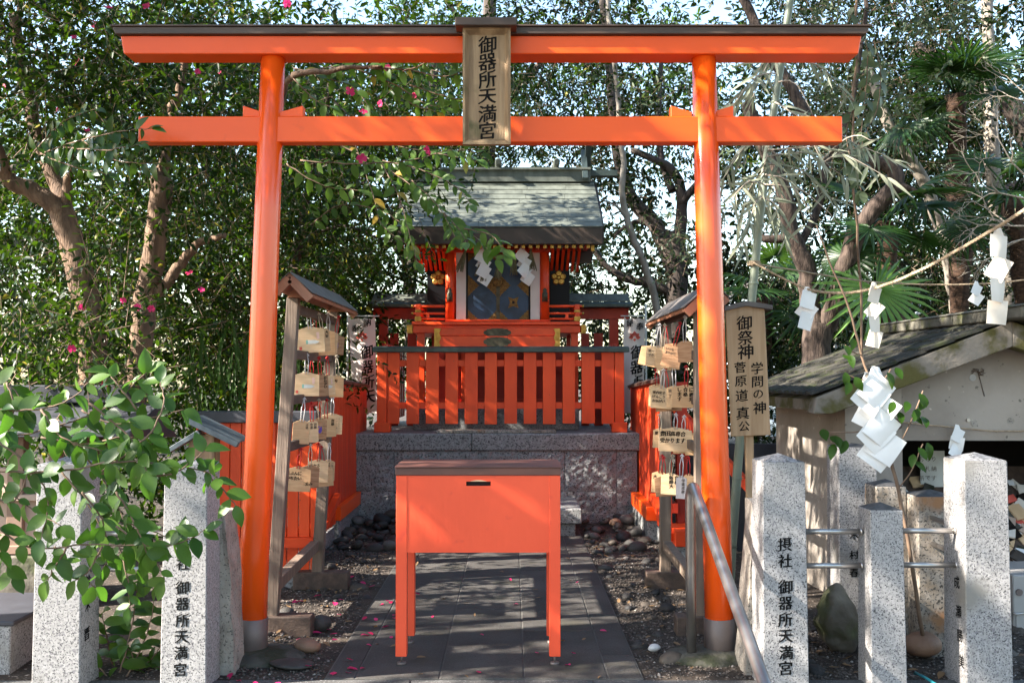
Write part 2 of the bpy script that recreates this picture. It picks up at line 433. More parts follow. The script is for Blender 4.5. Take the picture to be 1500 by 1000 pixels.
# lettering: outlines of each character, flattened to a thin mesh
GLYPH = {}


def glyph(ch, res=2, weight=0.0):
    key = (ch, res, weight)
    if key in GLYPH: return GLYPH[key]
    c = bpy.data.curves.new('glyph', 'FONT')
    c.body = ch; c.resolution_u = res; c.offset = weight
    o = bpy.data.objects.new('glyph', c)
    COL.objects.link(o)
    dg = bpy.context.evaluated_depsgraph_get()
    me = bpy.data.meshes.new_from_object(o.evaluated_get(dg))
    vs = np.array([v.co[:] for v in me.vertices]).reshape(-1, 3)
    fs = [list(p.vertices) for p in me.polygons]
    bpy.data.objects.remove(o); bpy.data.curves.remove(c); bpy.data.meshes.remove(me)
    if len(vs):
        if weight == 0:
            mn, mx = vs.min(0), vs.max(0)
            GLYPH[(ch, res, 'box')] = (mn, mx)
        else:
            glyph(ch, res, 0.0)
            mn, mx = GLYPH[(ch, res, 'box')]
            pad = weight * 1.1
            vs = np.clip(vs, mn - pad, mx + pad)
        vs = vs - (mn + mx) / 2
        s = 1.0 / max(mx[0] - mn[0], mx[1] - mn[1], 0.55)
        vs = vs * s
    GLYPH[key] = (vs, fs)
    return GLYPH[key]


def lettering(parent, name, chars, m, res=2, weight=0.0, shear=0.1, jit=0.03, local=False, apart=False):
    """chars: (character, centre, size, right vector, up vector[, size across]); apart: each character a part of its own"""
    mb = MB()
    for it in chars:
        ch, c, size, rx, up = it[:5]
        sx = it[5] if len(it) > 5 else size
        vs, fs = glyph(ch, res, 0.0)
        c, rx, up = Vector(c), Vector(rx), Vector(up)
        a = R.uniform(-jit, jit)
        nrm = rx.cross(up)
        passes = 1 if weight == 0 else 4
        for ps in range(passes):
            u = 0 if passes == 1 else (ps / (passes - 1) - .5) * 2 * weight
            pts = []
            for v in vs:
                x, y = v[0] + u, v[1] + shear * v[0] + u * .55
                y += 0.02 * math.sin(x * 9 + y * 4) * (1 if shear else 0)
                x, y = x * math.cos(a) - y * math.sin(a), x * math.sin(a) + y * math.cos(a)
                pts.append(c + rx * (x * sx) + up * (y * size) + nrm * (.00025 * ps))
            mb.add(pts, fs)
        if apart:
            mb.build(name, m, parent, local=local)
            mb = MB()
    if not apart:
        o = mb.build(name, m, parent, local=local)
        o['kind'] = 'stuff'
        return o


# leaves
def leaf_arrays(P, D, N, ln, wd, curl=0.1):
    D = D / np.linalg.norm(D, axis=1, keepdims=True)
    N = N - D * (N * D).sum(1, keepdims=True)
    N = N / (np.linalg.norm(N, axis=1, keepdims=True) + 1e-9)
    S = np.cross(D, N)
    l = ln[:, None]; w = wd[:, None]
    B = P
    L1 = P + D * l * .28 + S * w * .44 + N * l * .05
    R1 = P + D * l * .28 - S * w * .44 + N * l * .05
    L2 = P + D * l * .68 + S * w * .36 + N * l * .01
    R2 = P + D * l * .68 - S * w * .36 + N * l * .01
    T = P + D * l - N * l * curl
    V = np.stack([B, R1, R2, T, L2, L1], 1).reshape(-1, 3)
    n = len(P)
    base = np.arange(n)[:, None] * 6
    Fq = np.concatenate([base + np.array([[0, 1, 2, 3]]), base + np.array([[0, 3, 4, 5]])], 1).reshape(-1, 4)
    return V, Fq


def quad_mesh(name, V, Q, m):
    me = bpy.data.meshes.new(name)
    me.vertices.add(len(V)); me.vertices.foreach_set('co', V.astype(np.float32).ravel())
    me.loops.add(Q.size); me.loops.foreach_set('vertex_index', Q.astype(np.int32).ravel())
    me.polygons.add(len(Q)); me.polygons.foreach_set('loop_start', np.arange(0, Q.size, 4, dtype=np.int32))
    me.update(calc_edges=True)
    me.materials.append(m)
    return me


def unit(a):
    return a / (np.linalg.norm(a, axis=1, keepdims=True) + 1e-9)


def foliage(blobs, n_leaves, ln, wr=0.45, per=11, clump=0.22, n_clumps=None, up=0.15, droop=0.2, twig_len=(.25, .5), flat=0.8, rng=None):
    """leaf and twig arrays for a crown made of loose clumps inside ellipsoids; blobs: (centre, radii, weight)"""
    rng = rng or NR
    nt = max(1, n_leaves // per)
    nc = n_clumps or max(3, nt // 9)
    w = np.array([b[2] for b in blobs], float); w /= w.sum()
    idx = rng.choice(len(blobs), nc, p=w)
    C = np.array([b[0] for b in blobs], float)[idx]
    Rr = np.array([b[1] for b in blobs], float)[idx]
    d = unit(rng.normal(size=(nc, 3)))
    rad = rng.random(nc) ** (1 / 2.2)
    cc = C + d * Rr * rad[:, None]
    out = unit(d * 1.0 / np.maximum(Rr, .1) + rng.normal(size=(nc, 3)) * .4)
    ti = rng.integers(0, nc, nt)
    o = cc[ti] + rng.normal(size=(nt, 3)) * clump
    dr = unit(out[ti] * .7 + rng.normal(size=(nt, 3)) * .7 + np.array([0, 0, up]))
    tl = rng.uniform(twig_len[0], twig_len[1], nt)
    s = (np.arange(per) + .5) / per
    side = unit(np.cross(dr, rng.normal(size=(nt, 3))))
    side2 = np.cross(dr, side)
    P = o[:, None, :] + dr[:, None, :] * (tl[:, None, None] * s[None, :, None])
    ph = (np.arange(per) * 2.4)[None, :, None]
    ld = dr[:, None, :] * .55 + side[:, None, :] * np.cos(ph) * .9 + side2[:, None, :] * np.sin(ph) * .9
    P = P.reshape(-1, 3); ld = ld.reshape(-1, 3) + rng.normal(size=(nt * per, 3)) * .25 + np.array([0, 0, -droop])
    nn = np.array([0, 0, flat]) + rng.normal(size=(nt * per, 3)) * .55
    l = ln * rng.uniform(.6, 1.2, nt * per)
    V, Q = leaf_arrays(P, unit(ld), nn, l, l * wr * rng.uniform(.85, 1.15, nt * per))
    # twigs: three-sided slivers
    r = 0.0035 * (ln / .075) ** .5
    tv, tq = [], []
    e0, e1 = o, o + dr * tl[:, None]
    a = side * r; b = side2 * r
    ring0 = [e0 + a, e0 - a * .5 + b * .86, e0 - a * .5 - b * .86]
    ring1 = [e1 + a * .3, e1 - a * .15 + b * .26, e1 - a * .15 - b * .26]
    TV = np.stack(ring0 + ring1, 1).reshape(-1, 3)
    bs = np.arange(nt)[:, None] * 6
    TQ = np.concatenate([bs + np.array([[0, 1, 4, 3]]), bs + np.array([[1, 2, 5, 4]]), bs + np.array([[2, 0, 3, 5]])], 1).reshape(-1, 4)
    return (V, Q), (TV, TQ), cc


def crown(parent, blobs, n, ln, m, twig=None, name='crown', **kw):
    (V, Q), (TV, TQ), cc = foliage(blobs, n, ln, **kw)
    off = np.array(WL[parent.name][:])
    o = put(bpy.data.objects.new(name, quad_mesh(name, V - off, Q, m)), parent)
    t = put(bpy.data.objects.new('twigs', quad_mesh('twigs', TV - off, TQ, twig or M['twig'])), parent)
    o['kind'] = t['kind'] = 'stuff'
    return o, cc


def wiggle(pts, n=3, amt=0.03):
    """smooth polyline with a little unevenness"""
    pts = [Vector(p) for p in pts]
    out = []
    for i in range(len(pts) - 1):
        p0 = pts[max(i - 1, 0)]; p1 = pts[i]; p2 = pts[i + 1]; p3 = pts[min(i + 2, len(pts) - 1)]
        for k in range(n):
            t = k / n
            q = 0.5 * ((2 * p1) + (p2 - p0) * t + (2 * p0 - 5 * p1 + 4 * p2 - p3) * t * t + (-p0 + 3 * p1 - 3 * p2 + p3) * t ** 3)
            if k: q = q + Vector((R.uniform(-1, 1), R.uniform(-1, 1), R.uniform(-1, 1))) * amt
            out.append(q)
    out.append(pts[-1])
    return out


def lerp_r(r0, r1, n):
    return [r0 + (r1 - r0) * i / (n - 1) for i in range(n)]


def limb(mb, pts, r0, r1, n=9, amt=0.02, sub=4, wob=0.06):
    w = wiggle(pts, sub, amt)
    mb.tube(w, lerp_r(r0, r1, len(w)), n, True, wob)
    return w


# single large leaves, four shared shapes: a curved blade with a midrib
def big_leaf(name, m, ln, wd, bend, fold, prof=None):
    mb = MB()
    prof = prof or [(0, .06), (.12, .55), (.3, .95), (.5, 1.0), (.7, .80), (.86, .42), (1, .0)]
    vs = []
    for t, w in prof:
        z = -bend * t * t * ln
        x = ln * t
        hw = wd / 2 * w
        vs += [(x, -hw, z + fold * hw), (x, 0, z), (x, hw, z + fold * hw)]
    fs = []
    for i in range(len(prof) - 1):
        a = i * 3
        fs += [(a, a + 1, a + 4, a + 3), (a + 1, a + 2, a + 5, a + 4)]
    mb.add(vs, fs, True)
    me = bpy.data.meshes.new(name)
    me.from_pydata([v for v in mb.v], [], mb.f)
    me.polygons.foreach_set('use_smooth', mb.s)
    me.materials.append(m)
    return me


def place_leaf(me, parent, p, d, n, s=1.0, name='leaf'):
    d = Vector(d).normalized(); n = Vector(n)
    n = (n - d * n.dot(d))
    if n.length < 1e-3: n = d.orthogonal()
    n.normalize()
    y = n.cross(d)
    mt = Matrix((d, y, n)).transposed()
    return piece(name, me, parent, world=p, rot=mt.to_euler(), scale=(s, s, s))


# a rounded stone
def stone_mesh(name, m, seed, sub=2, sq=(1, .8, .55), amp=.25):
    rr = random.Random(seed)
    bm = bmesh.new()
    bmesh.ops.create_icosphere(bm, subdivisions=sub, radius=1)
    ax = [Vector((rr.gauss(0, 1), rr.gauss(0, 1), rr.gauss(0, 1))).normalized() for _ in range(7)]
    am = [rr.uniform(-amp, amp) for _ in range(7)]
    for v in bm.verts:
        k = 1 + sum(a * max(0, v.co.dot(x)) ** 2 for a, x in zip(am, ax)) + rr.uniform(-.03, .03)
        v.co = Vector((v.co.x * sq[0], v.co.y * sq[1], v.co.z * sq[2])) * k
    for f in bm.faces: f.smooth = True
    me = bpy.data.meshes.new(name)
    bm.to_mesh(me); bm.free()
    me.materials.append(m)
    return me
# ------------------------------------------------------------------ ground, path, paving
UP = Vector((0, 0, 1)); RX = Vector((1, 0, 0)); FY = Vector((0, 1, 0))
g = MB()
N_ = 44
xs = [-80, -40, -20, -12] + [-8 + 16 * i / N_ for i in range(N_ + 1)] + [12, 20, 40, 80]
ys = [-60, -25, -8, 0, 3] + [4.9 + 9.1 * i / N_ for i in range(N_ + 1)] + [18, 25, 40, 80, 140]


def ground_z(x, y):
    """soil level: slightly heaped beside the path and against the walls"""
    if y < 5.0 or y > 13.5 or abs(x) > 7.5: return -0.012
    e = max(0, min(1, (abs(x + 0.14) - .85) / .35)) * max(0, min(1, (y - 5.0) / .6)) * max(0, min(1, (13.5 - y) / 1))
    return -0.012 + e * (0.018 + .022 * math.sin(x * 3.1 + 1.3 * math.sin(y * 2.2)) * math.sin(y * 2.7 + x))


for y in ys:
    for x in xs:
        g.v.append(Vector((x, y, ground_z(x, y))))
W_ = len(xs)
for j in range(len(ys) - 1):
    for i in range(W_ - 1):
        g.f.append([j * W_ + i, j * W_ + i + 1, (j + 1) * W_ + i + 1, (j + 1) * W_ + i]); g.s.append(True)
structure(g, 'ground', M['dirt'], 'dark bare soil strewn with gravel around the shrine path')

path = structure(MB().box(-.935, .655, 5.005, 9.9, -0.05, -0.0025), 'path', M['mortar'], 'straight dark stone path leading to the platform')
cols = [(-.93, -.785), (-.78, -.365), (-.36, .058), (.063, .478), (.483, .65)]
for ci, (a, b) in enumerate(cols):
    y = 5.008
    k = 0
    while y < 9.85:
        ln = (.9 if (ci in (0, 4)) else .92)
        if k == 0: ln *= (.35, .9, .6, 1.0, .45)[ci]
        y1 = min(9.88, y + ln)
        MB().box(a + .0012, b - .0012, y + .0012, y1 - .0012, -.05, R.uniform(.0, .003)).build('slab', M['path'], path, 0.003)
        y = y1; k += 1
pv = structure(MB().box(-6, 6, 2.4, 4.995, -.06, -.008), 'pavement', M['mortar'], 'pale stone paving in front of the gate')
y = 4.99
for r in range(5):
    y0 = y - (.36 if r else .22)
    x = -5.9 + (r % 2) * .4
    while x < 5.8:
        MB().box(x + .003, x + .90 - .003, y0 + .003, y - .003, -.05, R.uniform(-.003, .002)).build('paver', M['pave'], pv, 0.004)
        x += .9
    y = y0

# ------------------------------------------------------------------ torii gate
TY = 5.42
bl, br = at(368, 955, TY), at(1055, 957, TY)
tl, tr = at(400, 86, TY), at(1031, 86, TY)
bl.z = br.z = 0.0
torii = thing('torii_gate', 'orange vermilion torii gate with dark capped top beam standing over the path', 'torii gate', (-.14, TY, 0))
for b, t, lab in ((bl, tl, 1), (br, tr, 2)):
    mb = MB()
    def along(z): return b + (t - b) * (z / t.z)
    mb.tube([along(z) for z in (.12, .8, 1.6, 2.4, 3.26)], [.0785, .0765, .073, .070, .066], 28, True)
    mb.build('pillar', M['vermilion_gloss'], torii)
    mb = MB()
    mb.tube([along(z) for z in (-.03, .20, .203)], [.086, .083, .0785], 28, True)
    mb.build('sleeve', M['sleeve_grey'], torii)
z0, z1 = at(700, 79, 5.34).z, at(700, 52.5, 5.34).z
kx0b, kx1b = X(175, 5.34), X(1263, 5.34)
kx0t, kx1t = X(170, 5.34), X(1268, 5.34)
MB().prism([(kx0b, z0), (kx1b, z0), (kx1t, z1), (kx0t, z1)], 5.34, 5.50, 'y').build('top_beam', M['vermilion'], torii, .004)
cz = at(700, 40, 5.30).z
MB().prism([(kx0t - .02, z1 + .002), (kx1t + .02, z1 + .002), (kx1t + .035, z1 + .04), (kx0t - .035, z1 + .04)], 5.315, 5.525, 'y').build('beam_cap', M['cap_brown'], torii, .003)
MB().prism([(5.305, z1 + .0405), (5.535, z1 + .0405), (5.535, z1 + .05), (5.42, z1 + .075), (5.305, z1 + .05)], kx0t - .045, kx1t + .045, 'x').build('cap_ridge', M['cap_brown'], torii, .002)
n0, n1 = at(700, 208, 5.375).z, at(700, 170.5, 5.375).z
MB().box(X(198, 5.375), X(1238, 5.375), 5.375, 5.465, n0, n1).build('tie_beam', M['vermilion'], torii, .004)
for (xo, xi) in ((352, 381), (441, 406), (985, 1016), (1077.5, 1045)):
    zo, zi = at(700, 154.5, 5.385).z, at(700, 164, 5.385).z
    MB().prism([(X(xo, 5.385), n1 + .001), (X(xi, 5.385), n1 + .001), (X(xi, 5.385), zi), (X(xo, 5.385), zo)], 5.388, 5.452, 'y').build('wedge', M['vermilion'], torii, .003)

# name plaque on the gate
PY = 5.27
pc = at(713, 212, PY)
plaque = thing('shrine_plaque', 'weathered wooden name plaque with black brush lettering fixed to the middle of the gate', 'plaque', (pc.x, PY, pc.z))
w, h = .255, at(713, 44, PY).z - pc.z
tilt = Matrix.Translation(pc) @ Matrix.Rotation(math.radians(2.5), 4, 'X')
MB().box(-w / 2 + .02, w / 2 - .02, .012, .03, .02, h - .02, tilt).build('board', M['old_wood'], plaque)
for k in range(4):
    mb = MB()
    a, b, c = .028, .0, .012
    if k < 2:
        s = -1 if k == 0 else 1
        mb.add([tilt @ Vector(v) for v in ((s * w / 2, -.012, 0), (s * (w / 2 - .012), -.012, .012), (s * (w / 2 - .032), .012, .032), (s * w / 2, .04, 0),
                                         (s * w / 2, -.012, h), (s * (w / 2 - .012), -.012, h - .012), (s * (w / 2 - .032), .012, h - .032), (s * w / 2, .04, h))],
               [(0, 1, 5, 4), (1, 2, 6, 5), (2, 3, 7, 6), (3, 0, 4, 7), (0, 3, 2, 1), (4, 5, 6, 7)])
    else:
        zz, s = (0, 1) if k == 2 else (h, -1)
        mb.add([tilt @ Vector(v) for v in ((-w / 2, -.0121, zz), (-w / 2 + .012, -.0121, zz + s * .012), (-w / 2 + .032, .0119, zz + s * .032), (-w / 2, .04, zz),
                                         (w / 2, -.0121, zz), (w / 2 - .012, -.0121, zz + s * .012), (w / 2 - .032, .0119, zz + s * .032), (w / 2, .04, zz))],
               [(0, 1, 5, 4), (1, 2, 6, 5), (2, 3, 7, 6), (3, 0, 4, 7), (0, 3, 2, 1), (4, 5, 6, 7)])
    mb.build('frame_bar', M['old_wood'], plaque)
rf = MB().prism([(-.055, h + .0), (.10, h + .0), (.10, h + .04), (.02, h + .052), (-.055, h + .042)], -w / 2 - .038, w / 2 + .032, 'x')
rf.v = [tilt @ v for v in rf.v]
rf.build('plaque_roof', M['cap_brown'], plaque, .003)
chars = []
for i, ch in enumerate('御器所天満宮'):
    zc = h * (.862 - i * .1478)
    chars.append((ch, tilt @ Vector((.003, .0105, zc)), .092 if i != 3 else .086, RX, tilt.to_3x3() @ UP, .094))
lettering(plaque, 'brush_character', chars, M['ink'], 3, .022, .12, .05, apart=True)

# ------------------------------------------------------------------ offering box
BY = 5.22
bx0, bx1 = X(581, BY), X(820.5, BY)
box = thing('offering_box', 'plain red offering box on four legs standing on the path', 'offering box', ((bx0 + bx1) / 2, BY + .24, 0))
zb, zt, zp = .047, at(700, 696, BY).z, at(700, 809, BY).z
lw, dp = .058, .47
for sx in (0, 1):
    for sy in (0, 1):
        x0 = bx0 if sx == 0 else bx1 - lw
        y0 = BY if sy == 0 else BY + dp - lw
        leg = MB().box(x0, x0 + lw, y0, y0 + lw, zb, zt).build('leg', M['box_red'], box, .003)
        f = MB(); c = Vector((x0 + lw / 2, y0 + lw / 2, 0))
        f.tube([c + Vector((0, 0, .001)), c + Vector((0, 0, .012)), c + Vector((0, 0, .016))], [.024, .024, .014], 14)
        f.tube([c + Vector((0, 0, .014)), c + Vector((0, 0, zb + .002))], .006, 8)
        f.build('levelling_foot', M['sleeve_grey'], leg)
# front panel with a real coin slot
sx0, sx1 = X(683, BY), X(719, BY)
sz0, sz1 = at(700, 711.5, BY).z, at(700, 705, BY).z
fp = MB(); px0, px1 = bx0 + lw, bx1 - lw; y0, y1 = BY + .004, BY + .022
fp.box(px0, sx0, y0, y1, zp, zt - .001); fp.box(sx1, px1, y0, y1, zp, zt - .001)
fp.box(sx0, sx1, y0, y1, zp, sz0); fp.box(sx0, sx1, y0, y1, sz1, zt - .001)
fp.build('front_panel', M['box_red'], box)
MB().box(sx0 - .01, sx1 + .01, y1 + .001, y1 + .006, sz0 - .01, sz1 + .01).build('slot', M['void'], box)  # dark plate behind the opening; shade inside the box is its colour
MB().prism([(sx0 + .02 + .089 * t, sz1 + .0005 + .008 * math.sin(math.pi * t)) for t in [i / 8 for i in range(9)]], y0 - .0015, y0 + .001).build('slot_arc', M['ema_light'], box)  # pale arc just above the coin slot
for x0, x1 in ((bx0 + .004, bx0 + .022), (bx1 - .022, bx1 - .004)):
    MB().box(x0, x1, BY + lw, BY + dp - lw, zp, zt - .001).build('side_panel', M['box_red'], box)
MB().box(px0, px1, BY + dp - .022, BY + dp - .004, zp, zt - .001).build('back_panel', M['box_red'], box)
MB().box(px0, px1, BY + .023, BY + dp - .023, zp + .004, zp + .016).build('bottom_panel', M['box_red'], box)
zl = at(700, 684.5, BY).z
MB().box(bx0 - .004, bx1 + .002, BY - .004, BY + dp + .004, zt, zl).build('lid_rim', M['lid_brown'], box, .003)
lid = MB()
lid.prism([(BY - .01, zl + .0005), (BY + dp + .01, zl + .0005), (BY + dp + .01, zl + .003), (BY + dp * .5, zl + .008), (BY - .01, zl + .003)], bx0 - .010, bx1 + .008, 'x')
lid.build('lid', M['lid_brown'], box)

# ------------------------------------------------------------------ stone platform
SY = 10.3
plat = thing('stone_platform', 'grey granite platform of rough blocks under the shrine with smooth cap stones', 'stone platform', (-.17, SY + 1.5, 0))
pzt, pzb = at(700, 635, SY).z, at(700, 660, SY).z
x0, x1 = X(511, SY), X(941, SY)
for a, b in ((x0, -.42), (-.417, x1)):
    MB().box(a, b, SY, SY + 3.0, pzb, pzt).build('cap_stone', M['granite_grey'], plat, .012)
MB().box(x0 + .10, x1 - .10, SY + .10, SY + 2.9, -.05, pzb - .002).build('core', M['mortar'], plat)
gx0, gx1 = X(516, SY), X(933.5, SY)
rows = [(.0, .31, [gx0, X(655, SY), X(760, SY), X(903, SY), gx1]), (.312, pzb - .004, [gx0, X(577, SY), X(700, SY), X(827, SY), X(903, SY), gx1])]


def rough_block(a, b, y, z0, z1, amp, d=.14, n=9):
    mb = MB(); nx = max(3, int((b - a) / .045)); nz = max(3, int((z1 - z0) / .045))
    vs = []
    for j in range(nz + 1):
        for i in range(nx + 1):
            ed = min(i, nx - i, j, nz - j)
            vs.append((a + (b - a) * i / nx, y - (0 if ed == 0 else amp * R.uniform(.1, 1)), z0 + (z1 - z0) * j / nz))
    fs = [(j * (nx + 1) + i, j * (nx + 1) + i + 1, (j + 1) * (nx + 1) + i + 1, (j + 1) * (nx + 1) + i) for j in range(nz) for i in range(nx)]
    mb.add(vs, fs)
    mb.add([(a, y, z0), (b, y, z0), (b, y, z1), (a, y, z1), (a, y + d, z0), (b, y + d, z0), (b, y + d, z1), (a, y + d, z1)],
           [(0, 4, 5, 1), (1, 5, 6, 2), (2, 6, 7, 3), (3, 7, 4, 0)])
    return mb


for z0_, z1_, xx in rows:
    for a, b in zip(xx[:-1], xx[1:]):
        rough_block(a + .002, b - .002, SY + .035, z0_ - (.06 if z0_ == 0 else 0), z1_, .020).build('block', M['granite_rough'], plat)
    for sx, xa, xb in ((0, gx0, gx0 + .098), (1, gx1 - .098, gx1)):
        MB().box(xa, xb, SY + .18, SY + 2.9, z0_ - (.06 if z0_ == 0 else 0), z1_).build('block', M['granite_rough'], plat, .01)
# little slab standing on the platform edge below the fence
solo(MB().box(X(640, 10.42), X(814, 10.42), 10.36, 10.52, pzt + .001, pzt + .035), 'threshold_slab', M['granite_stained'], 'long thin mossy slab lying on the platform before the red pickets', 'stone slab', bevel=.006)
# stone steps in front
st = thing('stone_step', 'low two tier granite step at the end of the path against the platform', 'step', (-.17, 9.6, 0))
zs = at(850, 745, 9.37).z
MB().box(-1.0, .655, 9.37, 10.27, zs - .14, zs).build('tread', M['granite_grey'], st, .01)
MB().box(-.95, .60, 9.43, 10.27, -.03, zs - .143).build('footing', M['granite_rough'], st, .01)

# ------------------------------------------------------------------ front picket fence on the platform
FYY = 10.55
pf = thing('picket_fence', 'red picket fence with dark capped rail along the front of the platform', 'fence', (-.12, FYY, pzt))
fz0, fz1 = at(700, 620.5, FYY).z, at(700, 516, FYY).z
for px0_, px1_ in ((552.5, 566.5), (900.5, 914)):
    MB().box(X(px0_, FYY), X(px1_, FYY), FYY - .01, FYY + .09, pzt + .10, fz1 + .0).build('corner_post', M['fence_red'], pf, .004)
for px0_, px1_ in ((549, 572), (896, 918)):
    MB().box(X(px0_, FYY), X(px1_, FYY), FYY - .04, FYY + .12, pzt + .001, pzt + .105).build('post_foot', M['fence_red'], pf, .005)
pk = [(567.6, 585.2), (595.5, 614), (623.8, 642.8), (652.4, 671), (680.7, 699.9), (710, 728), (738.8, 757.3), (767.1, 785.6), (795.2, 813.9), (824, 842.2), (852, 871.3), (881, 899.5)]
for i, (a, b) in enumerate(pk):
    MB().box(X(a, FYY), X(b, FYY), FYY - .002, FYY + .022, fz0 + R.uniform(-.006, .006), fz1).build('picket', M['fence_red'], pf, .003)
for py0, py1 in ((527, 536.5), (589, 598.5)):
    MB().box(X(566, FYY), X(901, FYY), FYY + .024, FYY + .07, at(700, py1, FYY).z, at(700, py0, FYY).z).build('rail', M['fence_red'], pf, .003)
cz0, cz1 = fz1 + .002, at(700, 508.5, FYY).z
MB().prism([(FYY - .07, cz0), (FYY + .13, cz0), (FYY + .13, cz0 + .03), (FYY + .03, cz1 + .012), (FYY - .07, cz0 + .045)], X(547, FYY), X(921, FYY), 'x').build('cap_rail', M['copper_dark'], pf, .003)
# side returns of that fence, seen through the gaps
for side, xa in ((-1, X(560, FYY)), (1, X(907, FYY))):
    sf = thing('picket_fence', ('red picket fence running back along the left edge of the platform' if side < 0 else 'red picket fence running back along the right edge of the platform'), 'fence', (xa, 11.6, pzt), 'red pickets at the platform sides')
    yy = FYY + .25
    while yy < 12.6:
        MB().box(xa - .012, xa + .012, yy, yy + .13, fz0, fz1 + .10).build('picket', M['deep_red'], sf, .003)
        yy += .22
    for zr in (fz0 + .17, fz1 - .12):
        MB().box(xa + side * .014, xa + side * .05, FYY + .13, 12.6, zr, zr + .07).build('rail', M['deep_red'], sf)

# ------------------------------------------------------------------ shrine
HY = 11.3   # front face of the hall
CX = -.155
sh = thing('shrine_hall', 'small red shrine hall with green copper roof, blue doors and gold fittings on the platform', 'shrine', (CX, HY + .6, pzt))
def hz(py, Y=HY): return at(740, py, Y).z
# plinth
MB().box(X(605, 11.0), X(848, 11.0), 11.0, 12.5, pzt + .001, hz(597, 11.0)).build('plinth', M['granite_grey'], sh, .01)
# lower body behind the pickets
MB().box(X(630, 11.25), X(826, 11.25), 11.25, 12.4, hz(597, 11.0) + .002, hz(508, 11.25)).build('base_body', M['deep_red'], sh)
for a, b in ((611, 622), (836, 847), (676, 686), (770, 780)):
    MB().box(X(a, 11.1), X(b, 11.1), 11.08, 11.18, hz(597, 11.0) + .002, hz(486, 11.1)).build('base_post', M['shrine_red'], sh, .004)
for py in (540, 588):
    MB().box(X(612, 11.12), X(846, 11.12), 11.185, 11.24, hz(py + 4, 11.12), hz(py - 4, 11.12)).build('base_rail', M['deep_red'], sh)
# veranda beam and big step beam
YB = 10.95
MB().box(X(604, YB), X(851, YB), YB + .06, 12.3, hz(487, YB), hz(476, YB)).build('veranda_beam', M['shrine_red'], sh, .004)
for a, b in ((595, 603.5), (851.5, 859)):
    MB().box(X(a, YB), X(b, YB), YB + .05, YB + .14, hz(488, YB), hz(475, YB)).build('beam_end_cap', M['gold'], sh, .004)
ys_ = YB - .12
for (p0, p1) in ((481, 491.5), (492, 508)):
    MB().box(X(643, ys_), X(814, ys_), ys_ + (.02 if p0 < 490 else 0), YB + .04, hz(p1, ys_), hz(p0, ys_)).build('step_beam', M['shrine_red'], sh, .006)
for s, a, b in ((-1, 636, 643), (1, 814, 820.5)):
    e = MB()
    x_o, x_i = (X(a, ys_), X(b, ys_)) if s < 0 else (X(b, ys_), X(a, ys_))
    pts = [(x_o, hz(508, ys_)), (x_i, hz(508, ys_))]
    for k in range(9):
        t = k / 8
        pts.append((x_i - s * (.012 + .01 * math.cos(t * 4 * math.pi)), hz(508, ys_) * (1 - t) + hz(481, ys_) * t))
    pts += [(x_i, hz(481, ys_)), (x_o, hz(481, ys_))]
    e.prism(pts, ys_ - .006, YB + .03).build('beam_end_cap', M['gold'], sh)
# bronze cloud ornament on the step beam
for (p0, p1, dy) in ((481, 493, .012), (494, 507, -.008)):
    o = MB(); cx = X(728.5, ys_); zc = (hz(p0, ys_) + hz(p1, ys_)) / 2; hh = (hz(p0, ys_) - hz(p1, ys_)) / 2; hw = .137
    pts = []
    for k in range(48):
        a = 2 * math.pi * k / 48
        c_, s_ = math.cos(a), math.sin(a)
        r = 1 + .10 * math.cos(6 * a)
        pts.append((cx + hw * r * math.copysign(abs(c_) ** .5, c_), zc + hh * (1 + .06 * math.cos(8 * a)) * math.copysign(abs(s_) ** .55, s_)))
    o.prism(pts, ys_ + dy - .004, ys_ + dy + .012).build('bronze_ornament', M['bronze'], sh)
# veranda floor and railings
MB().box(X(603, YB), X(850, YB), YB, 12.3, hz(475.5, YB), hz(471, YB)).build('veranda_floor', M['shrine_red'], sh, .003)
MB().box(X(653, HY), X(806, HY), HY - .10, HY + .06, hz(475, HY) + .03, hz(468.5, HY)).build('sill_beam', M['shrine_red'], sh, .004)
for s in (-1, 1):
    a, b = (608, 651) if s < 0 else (805, 850)
    po = 612.5 if s < 0 else 845.5
    rl = MB()
    YR = 11.02
    for py, th in ((448.5, 2.0), (459, 1.7), (467, 1.7)):
        z = hz(py, YR)
        e0, e1 = (a - (4 if py < 460 else 0), b) if s < 0 else (a, b + (4 if py < 460 else 0))
        q = MB().tube([(X(e0, YR), YR, z), (X(e1, YR), YR, z)], th / F * YR, 10)
        r_ = q.build('railing_bar', M['shrine_red'], sh)
        if py < 460:
            ex = X(e0, YR) if s < 0 else X(e1, YR)
            MB().tube([(ex - .012, YR, z), (ex + .012, YR, z)], th / F * YR * 1.15, 10).build('gold_tip', M['gold'], r_)
        MB().tube([(X(po, YR), YR, z), (X(po, YR), 12.1, z)], th / F * YR, 8).build('railing_bar', M['shrine_red'], sh)
    p_ = MB().box(X(po - 3.6, YR), X(po + 3.6, YR), YR - .028, YR + .028, hz(471, YR), hz(446, YR)).build('railing_post', M['shrine_red'], sh, .003)
    MB().box(X(po - 4.6, YR), X(po + 4.6, YR), YR - .036, YR + .036, hz(471, YR) + .003, hz(463.5, YR)).build('gold_shoe', M['gold'], p_, .003)
    MB().box(X(po - 4.2, YR), X(po + 4.2, YR), YR - .033, YR + .033, hz(457.5, YR), hz(454, YR)).build('gold_shoe', M['gold'], p_, .002)
    m_ = (a + b) / 2 + s * 3
    MB().box(X(m_ - 2.2, YR), X(m_ + 2.2, YR), YR - .016, YR + .016, hz(467, YR), hz(460, YR)).build('railing_strut', M['shrine_red'], sh)
